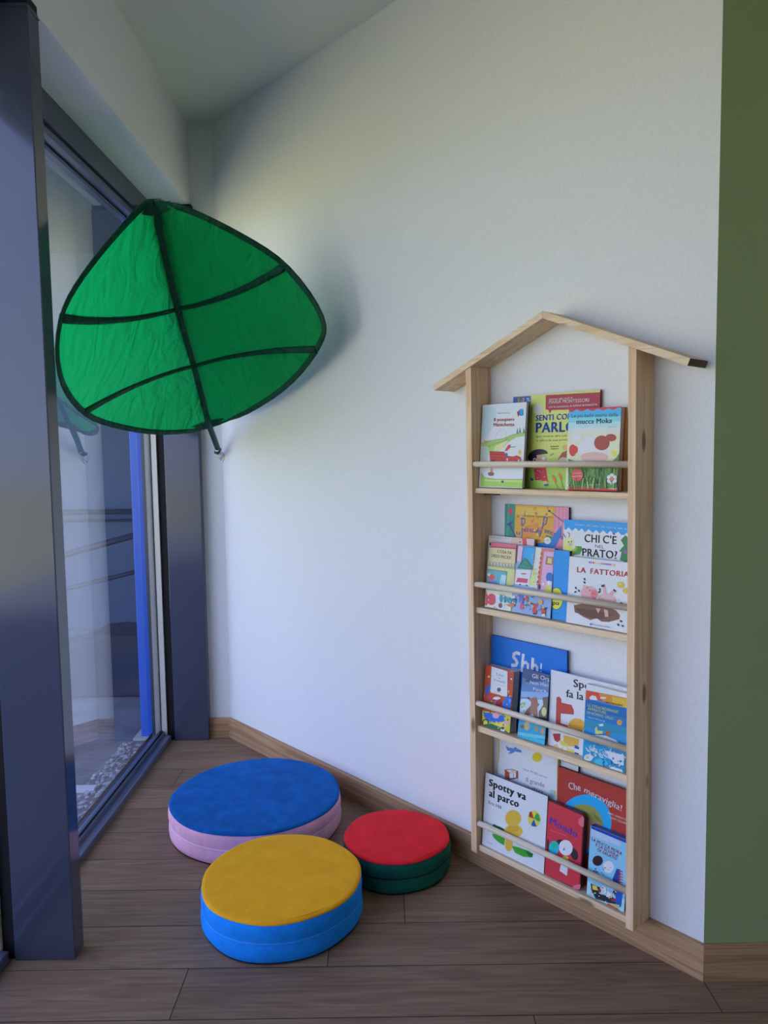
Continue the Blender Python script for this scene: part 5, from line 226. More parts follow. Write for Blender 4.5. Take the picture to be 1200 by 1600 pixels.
{"x":-0.3845,"yb":-0.072,"z":0.9073,"a":0.0846,"w":0.196,"h":0.1893,"th":0.012,"label":"white picture book of a pink pig lying in brown mud, front of second shelf","cover":"7c7c84","pages":"c9c4b8","name":"picture_book","rnd":0,"style":"hard","art":[["p","c3c4cd",[[0.0,0.0],[196.0,0.0],[196.0,189.3],[0.0,189.3]]],["t","b23c44","LA",26.4,146.8,56.1,146.9,14.9,3],["t","b23c44","FATTORIA",69.6,147.0,187.9,150.1,14.7,3],["p","4a5aa8",[[68.7,178.7],[68.6,177.6],[68.2,176.6],[67.6,175.9],[66.8,175.4],[65.9,175.3],[65.1,175.6],[64.4,176.3],[63.9,177.2],[63.7,178.2],[63.7,179.3],[64.1,180.3],[64.8,181.0],[65.6,181.5],[66.4,181.6],[67.3,181.3],[68.0,180.7],[68.5,179.8]]],["p","b84a9c",[[74.8,178.7],[74.7,177.6],[74.3,176.7],[73.7,175.9],[72.9,175.5],[72.0,175.4],[71.2,175.7],[70.5,176.3],[70.0,177.2],[69.8,178.2],[69.8,179.3],[70.2,180.3],[70.8,181.0],[71.6,181.5],[72.5,181.6],[73.4,181.3],[74.1,180.7],[74.6,179.8]]],["p","c94a4a",[[80.8,178.7],[80.7,177.7],[80.4,176.7],[79.7,175.9],[79.0,175.5],[78.1,175.4],[77.2,175.7],[76.5,176.3],[76.0,177.2],[75.8,178.2],[75.9,179.3],[76.3,180.3],[76.9,181.1],[77.7,181.5],[78.6,181.6],[79.4,181.3],[80.1,180.7],[80.6,179.8]]],["p","d0b040",[[86.9,178.8],[86.8,177.7],[86.4,176.7],[85.8,176.0],[85.0,175.5],[84.1,175.4],[83.3,175.7],[82.6,176.3],[82.1,177.2],[81.9,178.3],[82.0,179.3],[82.3,180.3],[83.0,181.1],[83.7,181.5],[84.6,181.6],[85.4,181.3],[86.2,180.7],[86.6,179.8]]],["p","c8b090",[[92.9,178.8],[92.8,177.7],[92.4,176.7],[91.8,176.0],[91.0,175.5],[90.1,175.4],[89.3,175.7],[88.6,176.4],[88.1,177.2],[87.9,178.3],[88.0,179.4],[88.3,180.3],[89.0,181.1],[89.8,181.5],[90.6,181.6],[91.4,181.3],[92.2,180.7],[92.6,179.8]]],["p","c0a0b0",[[98.8,178.8],[98.7,177.7],[98.4,176.8],[97.8,176.0],[97.0,175.6],[96.1,175.5],[95.3,175.8],[94.6,176.4],[94.1,177.3],[93.9,178.3],[94.0,179.4],[94.3,180.4],[95.0,181.1],[95.7,181.6],[96.6,181.6],[97.4,181.3],[98.1,180.7],[98.6,179.8]]],["p","b080a0",[[104.8,178.8],[104.7,177.8],[104.3,176.8],[103.7,176.0],[102.9,175.6],[102.1,175.5],[101.2,175.8],[100.5,176.4],[100.1,177.3],[99.8,178.3],[99.9,179.4],[100.3,180.4],[100.9,181.1],[101.7,181.6],[102.6,181.6],[103.4,181.4],[104.1,180.7],[104.6,179.9]]],["p","d07a40",[[110.7,178.8],[110.6,177.8],[110.2,176.8],[109.6,176.1],[108.9,175.6],[108.0,175.5],[107.2,175.8],[106.5,176.4],[106.0,177.3],[105.8,178.3],[105.9,179.4],[106.2,180.4],[106.9,181.1],[107.6,181.6],[108.5,181.7],[109.3,181.4],[110.0,180.8],[110.5,179.9]]],["p","5a6ab0",[[116.6,178.9],[116.5,177.8],[116.1,176.8],[115.5,176.1],[114.8,175.6],[113.9,175.6],[113.1,175.8],[112.4,176.5],[111.9,177.3],[111.7,178.4],[111.8,179.4],[112.2,180.4],[112.8,181.1],[113.5,181.6],[114.4,181.7],[115.2,181.4],[115.9,180.8],[116.4,179.9]]],["p","9a4a9a",[[122.5,178.9],[122.4,177.8],[122.0,176.9],[121.4,176.1],[120.6,175.7],[119.8,175.6],[119.0,175.9],[118.3,176.5],[117.8,177.4],[117.6,178.4],[117.7,179.4],[118.0,180.4],[118.7,181.2],[119.4,181.6],[120.3,181.7],[121.1,181.4],[121.8,180.8],[122.2,179.9]]],["p","4a6ab0",[[128.3,178.9],[128.2,177.8],[127.9,176.9],[127.3,176.1],[126.5,175.7],[125.6,175.6],[124.8,175.9],[124.1,176.5],[123.7,177.4],[123.5,178.4],[123.5,179.5],[123.9,180.4],[124.5,181.2],[125.3,181.6],[126.1,181.7],[126.9,181.4],[127.6,180.8],[128.1,179.9]]],["p","c86a4a",[[134.1,178.9],[134.0,177.9],[133.7,176.9],[133.1,176.2],[132.3,175.7],[131.5,175.6],[130.7,175.9],[130.0,176.5],[129.5,177.4],[129.3,178.4],[129.4,179.5],[129.7,180.4],[130.4,181.2],[131.1,181.6],[132.0,181.7],[132.8,181.4],[133.4,180.8],[133.9,179.9]]],["p","c9a0b0",[[139.9,178.9],[139.8,177.9],[139.5,176.9],[138.9,176.2],[138.1,175.7],[137.3,175.7],[136.5,175.9],[135.8,176.5],[135.3,177.4],[135.1,178.4],[135.2,179.5],[135.6,180.5],[136.2,181.2],[136.9,181.6],[137.8,181.7],[138.6,181.4],[139.2,180.8],[139.7,180.0]]],["p","d09a50",[[145.7,178.9],[145.6,177.9],[145.3,176.9],[144.7,176.2],[143.9,175.8],[143.1,175.7],[142.3,176.0],[141.6,176.6],[141.1,177.4],[140.9,178.5],[141.0,179.5],[141.4,180.5],[142.0,181.2],[142.7,181.7],[143.5,181.7],[144.3,181.5],[145.0,180.8],[145.5,180.0]]],["p","6a4538",[[23.0,52.3],[70.0,66.8],[129.9,64.1],[154.5,56.7],[167.1,45.6],[165.4,34.4],[134.9,22.0],[113.0,19.7],[97.7,26.2],[78.0,18.6],[54.7,24.0],[38.7,30.7],[26.9,32.3]]],["p","533228",[[27.4,44.9],[96.3,48.2],[145.8,42.3],[112.6,26.2],[77.6,25.3],[46.6,29.6]]],["p","cf8f90",[[153.6,81.9],[151.1,76.6],[145.5,72.1],[137.7,68.9],[128.4,67.5],[118.8,68.0],[110.1,70.3],[103.3,74.3],[99.2,79.4],[98.4,84.9],[101.1,90.3],[106.8,94.8],[114.8,97.9],[124.2,99.3],[133.7,98.7],[142.3,96.3],[149.0,92.3],[152.9,87.3]]],["p","d89c9a",[[147.3,88.7],[145.5,85.8],[141.4,83.3],[135.4,81.7],[128.2,81.0],[120.7,81.5],[113.8,82.9],[108.3,85.2],[104.9,88.1],[104.1,91.2],[106.0,94.1],[110.2,96.6],[116.4,98.2],[123.6,98.8],[131.1,98.4],[137.9,96.9],[143.3,94.6],[146.5,91.7]]],["p","cf8f90",[[109.7,114.3],[119.3,117.7],[124.3,96.3],[113.2,97.1]]],["p","cf8f90",[[130.3,97.1],[141.6,111.7],[150.3,106.2],[140.2,94.0]]],["p","1c1a20",[[105.7,119.3],[116.5,122.9],[116.9,116.3],[107.2,114.4]]],["p","1c1a20",[[143.4,114.1],[153.2,109.9],[151.6,105.7],[143.7,108.7]]],["p","d08e90",[[97.9,91.7],[95.6,84.7],[90.4,78.5],[82.8,73.8],[73.8,71.3],[64.3,71.1],[55.6,73.5],[48.7,78.1],[44.6,84.3],[43.6,91.4],[45.9,98.6],[51.3,104.9],[59.1,109.5],[68.2,111.9],[77.7,111.9],[86.2,109.5],[92.9,104.9],[97.0,98.7]]],["p","d08e90",[[49.2,113.6],[63.5,109.7],[50.3,95.7]]],["p","c4686c",[[95.9,92.6],[95.5,88.1],[93.9,84.0],[91.3,80.8],[88.0,78.8],[84.4,78.3],[80.9,79.4],[77.9,81.9],[75.8,85.5],[74.9,89.9],[75.3,94.3],[76.9,98.5],[79.5,101.7],[82.8,103.6],[86.5,104.1],[90.0,103.0],[92.9,100.5],[95.0,96.9]]],["p","a04a52",[[83.7,94.4],[83.7,93.6],[83.5,92.9],[83.1,92.3],[82.6,92.0],[82.1,91.9],[81.6,92.1],[81.2,92.6],[80.9,93.2],[80.7,94.0],[80.8,94.7],[81.0,95.4],[81.4,96.0],[81.8,96.3],[82.4,96.4],[82.9,96.2],[83.3,95.7],[83.6,95.1]]],["p","a04a52",[[90.6,93.0],[90.5,92.2],[90.3,91.6],[90.0,91.0],[89.5,90.7],[89.0,90.6],[88.5,90.8],[88.0,91.3],[87.7,91.9],[87.6,92.6],[87.6,93.4],[87.9,94.1],[88.2,94.6],[88.7,95.0],[89.2,95.0],[89.7,94.8],[90.1,94.4],[90.4,93.8]]],["p","2a2228",[[74.2,101.0],[74.2,100.3],[73.9,99.6],[73.5,99.1],[72.9,98.8],[72.3,98.7],[71.7,98.9],[71.2,99.3],[70.9,99.8],[70.7,100.5],[70.8,101.2],[71.0,101.9],[71.5,102.4],[72.0,102.7],[72.7,102.7],[73.2,102.6],[73.7,102.2],[74.1,101.6]]],["p","d8a0a0",[[84.5,77.7],[83.7,76.1],[81.2,74.4],[77.2,72.9],[72.3,71.7],[67.1,70.9],[62.1,70.8],[58.0,71.2],[55.2,72.2],[54.2,73.6],[55.0,75.3],[57.6,77.0],[61.6,78.5],[66.5,79.7],[71.8,80.4],[76.7,80.5],[80.8,80.1],[83.5,79.1]]],["p","cf8f90",[[93.4,54.5],[108.4,54.4],[101.8,40.1]]],["p","cf8f90",[[118.2,55.8],[130.6,53.2],[134.0,36.2],[123.1,34.5]]],["p","c9a03c",[[174.2,123.8],[172.2,121.3],[169.2,119.5],[165.7,118.7],[162.0,119.0],[158.7,120.3],[156.0,122.5],[154.4,125.3],[153.9,128.4],[154.8,131.4],[156.9,133.9],[159.9,135.6],[163.4,136.4],[167.1,136.1],[170.4,134.8],[173.0,132.6],[174.7,129.8],[175.1,126.7]]],["p","c9a03c",[[192.1,111.4],[190.7,109.0],[188.2,107.0],[184.9,105.9],[181.3,105.7],[177.7,106.4],[174.6,108.0],[172.4,110.2],[171.4,112.9],[171.6,115.6],[173.1,118.1],[175.6,120.0],[178.9,121.1],[182.5,121.4],[186.1,120.6],[189.1,119.0],[191.3,116.8],[192.3,114.1]]],["p","d8b458",[[166.7,127.6],[165.8,126.6],[164.5,126.0],[162.9,125.7],[161.2,125.9],[159.6,126.6],[158.3,127.6],[157.4,128.8],[157.1,130.0],[157.4,131.3],[158.3,132.2],[159.6,132.9],[161.2,133.1],[162.9,132.9],[164.5,132.3],[165.8,131.3],[166.7,130.1],[167.0,128.8]]],["p","2a2228",[[55.8,126.7],[53.7,126.4],[51.4,127.8],[50.0,130.2],[50.2,132.4],[51.8,133.4],[54.1,132.8],[56.1,130.8],[56.8,128.4]]],["p","2a2228",[[55.9,117.7],[53.8,117.4],[51.5,118.8],[50.1,121.2],[50.2,123.4],[51.8,124.4],[54.1,123.8],[56.1,121.8],[56.8,119.4]]],["p","2a2228",[[29.1,98.5],[26.9,98.3],[24.6,99.7],[23.2,102.0],[23.3,104.3],[24.9,105.3],[27.3,104.7],[29.3,102.7],[30.0,100.3]]],["p","2a2228",[[39.9,92.0],[37.8,91.7],[35.5,93.1],[34.0,95.4],[34.2,97.7],[35.8,98.7],[38.2,98.1],[40.2,96.1],[40.8,93.7]]],["p","2a2228",[[29.8,92.8],[29.9,91.0],[28.1,88.8],[25.3,87.3],[22.8,87.2],[21.7,88.6],[22.6,90.7],[25.1,92.7],[27.9,93.5]]],["p","2a2228",[[103.7,103.0],[101.8,103.4],[100.3,105.4],[99.9,108.0],[100.9,110.1],[102.7,110.6],[104.5,109.3],[105.5,106.9],[105.2,104.4]]],["p","2a2228",[[106.0,101.9],[105.7,100.1],[103.6,98.2],[100.8,97.2],[98.4,97.5],[97.7,99.0],[98.9,101.0],[101.5,102.5],[104.3,102.9]]],["p","2a2228",[[173.6,77.0],[172.0,75.9],[169.4,76.0],[167.0,77.2],[165.9,79.0],[166.7,80.6],[169.0,81.1],[171.7,80.4],[173.5,78.8]]],["p","2a2228",[[175.4,28.6],[173.7,27.5],[171.1,27.5],[168.7,28.7],[167.6,30.5],[168.4,32.0],[170.7,32.6],[173.4,32.0],[175.2,30.4]]],["p","2a2228",[[166.9,16.5],[165.0,15.9],[162.6,16.8],[160.8,18.7],[160.6,20.8],[161.9,22.0],[164.1,21.9],[166.3,20.4],[167.4,18.3]]],["p","2a2228",[[180.4,15.9],[178.6,15.1],[176.1,15.5],[174.0,17.1],[173.4,19.0],[174.4,20.4],[176.7,20.7],[179.2,19.6],[180.6,17.7]]],["p","2a2228",[[34.9,71.0],[43.7,76.7],[44.1,70.0]]],["p","2a2228",[[149.8,75.7],[167.9,71.7],[158.5,70.3]]],["p","4a7ab8",[[86.2,8.3],[86.0,7.1],[85.3,5.9],[84.1,4.9],[82.7,4.2],[81.1,4.0],[79.6,4.2],[78.4,4.8],[77.5,5.7],[77.2,6.9],[77.4,8.1],[78.1,9.3],[79.3,10.3],[80.7,11.0],[82.3,11.2],[83.8,11.0],[85.0,10.4],[85.9,9.5]]],["t","6a7080","Dami dove animali",88.9,5.8,140.7,6.5,4.4,0],["l","8c5050",[[109.5,76.7],[119.5,73.6],[138.9,75.2]],1.1],["p","b06068",[[66.7,107.9],[66.6,107.1],[66.1,106.3],[65.3,105.7],[64.3,105.4],[63.3,105.2],[62.3,105.4],[61.4,105.8],[60.8,106.4],[60.6,107.1],[60.8,107.9],[61.2,108.6],[62.0,109.2],[63.0,109.6],[64.1,109.8],[65.1,109.6],[65.9,109.2],[66.5,108.6]]],["l","7c8890",[[106.7,122.8],[92.3,114.4]],0.66],["l","8a8c94",[[162.0,90.4],[167.1,84.6]],0.86]]},
{"x":-0.704,"yb":-0.018,"z":0.5214,"a":0.0141,"w":0.2846,"h":0.2833,"th":0.008,"label":"large plain blue book with fat white lettering, leaning behind the others on third shelf","cover":"0d3f80","pages":"c9c4b8","name":"picture_book","rnd":0,"style":"hard","art":[["p","1464b4",[[0.0,0.0],[284.6,0.0],[284.6,283.3],[0.0,283.3]]],["l","d4dce4",[[111.1,242.5],[99.5,243.9],[89.3,237.1],[87.9,227.3],[96.8,220.6],[102.7,213.4],[97.0,202.7],[82.3,199.7]],10.45],["l","d4dce4",[[126.1,243.0],[121.6,200.6],[120.9,188.5]],9.93],["l","d4dce4",[[124.4,215.4],[137.2,220.3],[144.3,214.7],[142.6,190.7]],9.0],["l","d4dce4",[[162.4,237.1],[159.4,201.3],[159.0,189.5]],9.82],["l","d4dce4",[[160.4,214.4],[172.4,219.2],[178.8,213.5],[178.3,191.2]],8.9],["l","d4dce4",[[193.5,227.0],[192.6,211.7]],5.1],["p","d4dce4",[[195.2,203.0],[195.0,201.8],[194.5,200.7],[193.6,199.8],[192.5,199.2],[191.4,198.9],[190.3,199.1],[189.4,199.6],[188.8,200.5],[188.6,201.6],[188.8,202.7],[189.4,203.8],[190.2,204.7],[191.3,205.3],[192.5,205.6],[193.5,205.4],[194.4,204.9],[195.0,204.0]]],["t","b8c8dc","PERICOLO",80.1,186.7,154.5,190.9,6.3,1]]},
{"x":-0.5576,"yb":-0.07,"z":0.5222,"a":0.1241,"w":0.099,"h":0.2101,"th":0.007,"label":"narrow blue book with two brown bears standing above water, third shelf","cover":"2a3c5c","pages":"c9c4b8","name":"picture_book","rnd":0,"style":"hard","art":[["p","506f9c",[[0.0,0.0],[99.0,0.0],[99.0,210.1],[0.0,210.1]]],["p","33476e",[[0.0,209.9],[99.0,210.1],[99.0,193.0],[0.0,166.8]]],["p","7b98bc",[[0.0,139.7],[99.0,158.2],[99.0,136.4],[0.0,121.6]]],["p","a8b8d0",[[0.0,117.1],[99.0,136.4],[99.0,80.1],[0.6,65.3]]],["p","9c9c6a",[[0.0,209.9],[0.0,210.1],[0.0,0.0],[0.0,0.0]]],["p","4c6c78",[[0.9,182.8],[15.2,181.2],[11.3,162.0],[0.1,161.9]]],["p","8a9c4c",[[10.6,93.8],[9.6,90.7],[6.9,89.3],[4.5,90.7],[4.2,93.9],[6.3,96.4],[9.1,96.3]]],["p","8a9c4c",[[18.0,102.1],[17.0,99.0],[14.3,97.7],[11.9,99.1],[11.6,102.2],[13.6,104.7],[16.5,104.6]]],["p","8a9c4c",[[19.1,106.8],[18.2,103.7],[15.4,102.3],[13.0,103.7],[12.7,106.8],[14.8,109.3],[17.6,109.3]]],["p","8a9c4c",[[5.5,118.7],[4.5,115.6],[1.7,114.2],[0.0,115.7],[0.0,118.8],[1.1,121.3],[4.0,121.2]]],["p","a8b060",[[18.2,99.2],[17.2,96.1],[14.5,94.8],[12.1,96.2],[11.8,99.3],[13.9,101.8],[16.7,101.7]]],["p","8a9c4c",[[7.0,100.1],[6.1,97.0],[3.3,95.6],[0.9,97.0],[0.6,100.1],[2.7,102.6],[5.5,102.6]]],["p","a8b060",[[0.1,114.7],[0.0,111.6],[0.0,110.2],[0.0,111.6],[0.0,114.8],[0.0,117.2],[0.0,117.2]]],["p","8a9c4c",[[11.1,104.9],[10.1,101.8],[7.4,100.4],[4.9,101.9],[4.7,105.0],[6.7,107.5],[9.6,107.4]]],["p","a8b060",[[15.2,97.3],[14.2,94.2],[11.5,92.8],[9.1,94.2],[8.8,97.3],[10.9,99.8],[13.7,99.8]]],["p","8a9c4c",[[19.6,83.5],[18.6,80.4],[15.9,79.0],[13.5,80.4],[13.2,83.5],[15.2,86.0],[18.1,86.0]]],["t","d8dce4","Gli Orsi",36.7,189.2,102.7,191.0,13.0,0],["t","d8dce4","Non Hanno",31.6,168.8,115.9,176.1,10.7,0],["t","d0d8e0","Paura",44.2,152.2,91.2,157.2,9.3,0],["p","8a6454",[[25.8,126.4],[39.6,127.3],[56.7,135.8],[61.5,127.9],[65.2,117.5],[72.0,116.9],[63.5,105.8],[69.4,71.2],[57.4,68.2],[49.1,84.2],[28.5,67.7],[14.6,66.5],[23.9,87.1],[39.0,104.4],[40.6,116.2],[27.6,122.2]]],["p","6a5248",[[26.6,87.8],[39.4,100.0],[38.3,81.5],[25.7,67.0],[17.3,67.2]]],["p","241c20",[[33.1,126.2],[32.9,125.3],[32.3,124.3],[31.4,123.5],[30.2,122.9],[28.8,122.6],[27.6,122.6],[26.5,123.0],[25.8,123.6],[25.4,124.5],[25.6,125.4],[26.2,126.4],[27.1,127.2],[28.3,127.8],[29.7,128.2],[30.9,128.1],[32.0,127.8],[32.7,127.1]]],["p","5e5a50",[[79.4,138.8],[99.0,145.9],[99.0,73.1],[72.0,71.9],[70.0,93.9],[84.1,117.5]]],["p","b8b07a",[[97.3,100.6],[97.2,96.0],[96.0,91.7],[93.9,88.2],[91.2,85.9],[88.1,85.1],[85.0,85.9],[82.4,88.3],[80.5,91.8],[79.5,96.2],[79.7,100.9],[80.9,105.2],[83.0,108.7],[85.7,111.0],[88.8,111.7],[91.9,110.9],[94.5,108.5],[96.4,104.9]]],["p","1c2028",[[11.6,68.0],[99.0,81.8],[99.0,66.6],[72.4,67.5],[12.5,59.1]]],["p","2c8ca8",[[0.0,45.3],[99.0,66.6],[99.0,0.0],[0.0,0.0]]],["p","5aa8b8",[[0.0,14.4],[99.0,28.5],[99.0,19.1],[0.0,5.4]]],["p","2aa0bc",[[0.0,0.2],[99.0,15.4],[99.0,4.6],[0.0,0.0]]],["p","a89870",[[41.8,43.8],[41.6,39.0],[40.0,34.5],[37.4,30.8],[34.1,28.3],[30.3,27.3],[26.6,27.9],[23.4,30.2],[21.1,33.7],[20.0,38.1],[20.3,42.9],[21.8,47.4],[24.4,51.1],[27.8,53.6],[31.6,54.6],[35.3,53.9],[38.5,51.7],[40.7,48.1]]],["p","96805c",[[73.1,42.9],[72.9,39.8],[72.1,36.9],[70.6,34.5],[68.6,32.9],[66.4,32.3],[64.2,32.8],[62.3,34.3],[61.0,36.6],[60.3,39.5],[60.4,42.7],[61.3,45.6],[62.8,48.0],[64.8,49.6],[67.0,50.2],[69.2,49.7],[71.1,48.2],[72.4,45.8]]],["p","b07c58",[[95.2,42.0],[95.1,38.6],[94.2,35.4],[92.5,32.8],[90.4,31.1],[88.1,30.4],[85.7,31.0],[83.7,32.7],[82.3,35.2],[81.6,38.4],[81.7,41.8],[82.6,45.0],[84.2,47.7],[86.3,49.4],[88.7,50.0],[91.0,49.4],[93.0,47.8],[94.5,45.2]]],["p","6a5a40",[[23.0,36.6],[22.7,34.5],[21.4,32.4],[19.3,30.5],[16.7,29.1],[13.9,28.3],[11.1,28.3],[8.8,29.1],[7.2,30.4],[6.5,32.3],[6.8,34.4],[8.1,36.5],[10.2,38.4],[12.8,39.8],[15.7,40.5],[18.4,40.5],[20.7,39.8],[22.3,38.4]]],["t","5cc4d8","Edizioni Larus",17.5,5.4,72.2,11.2,5.8,0]]},
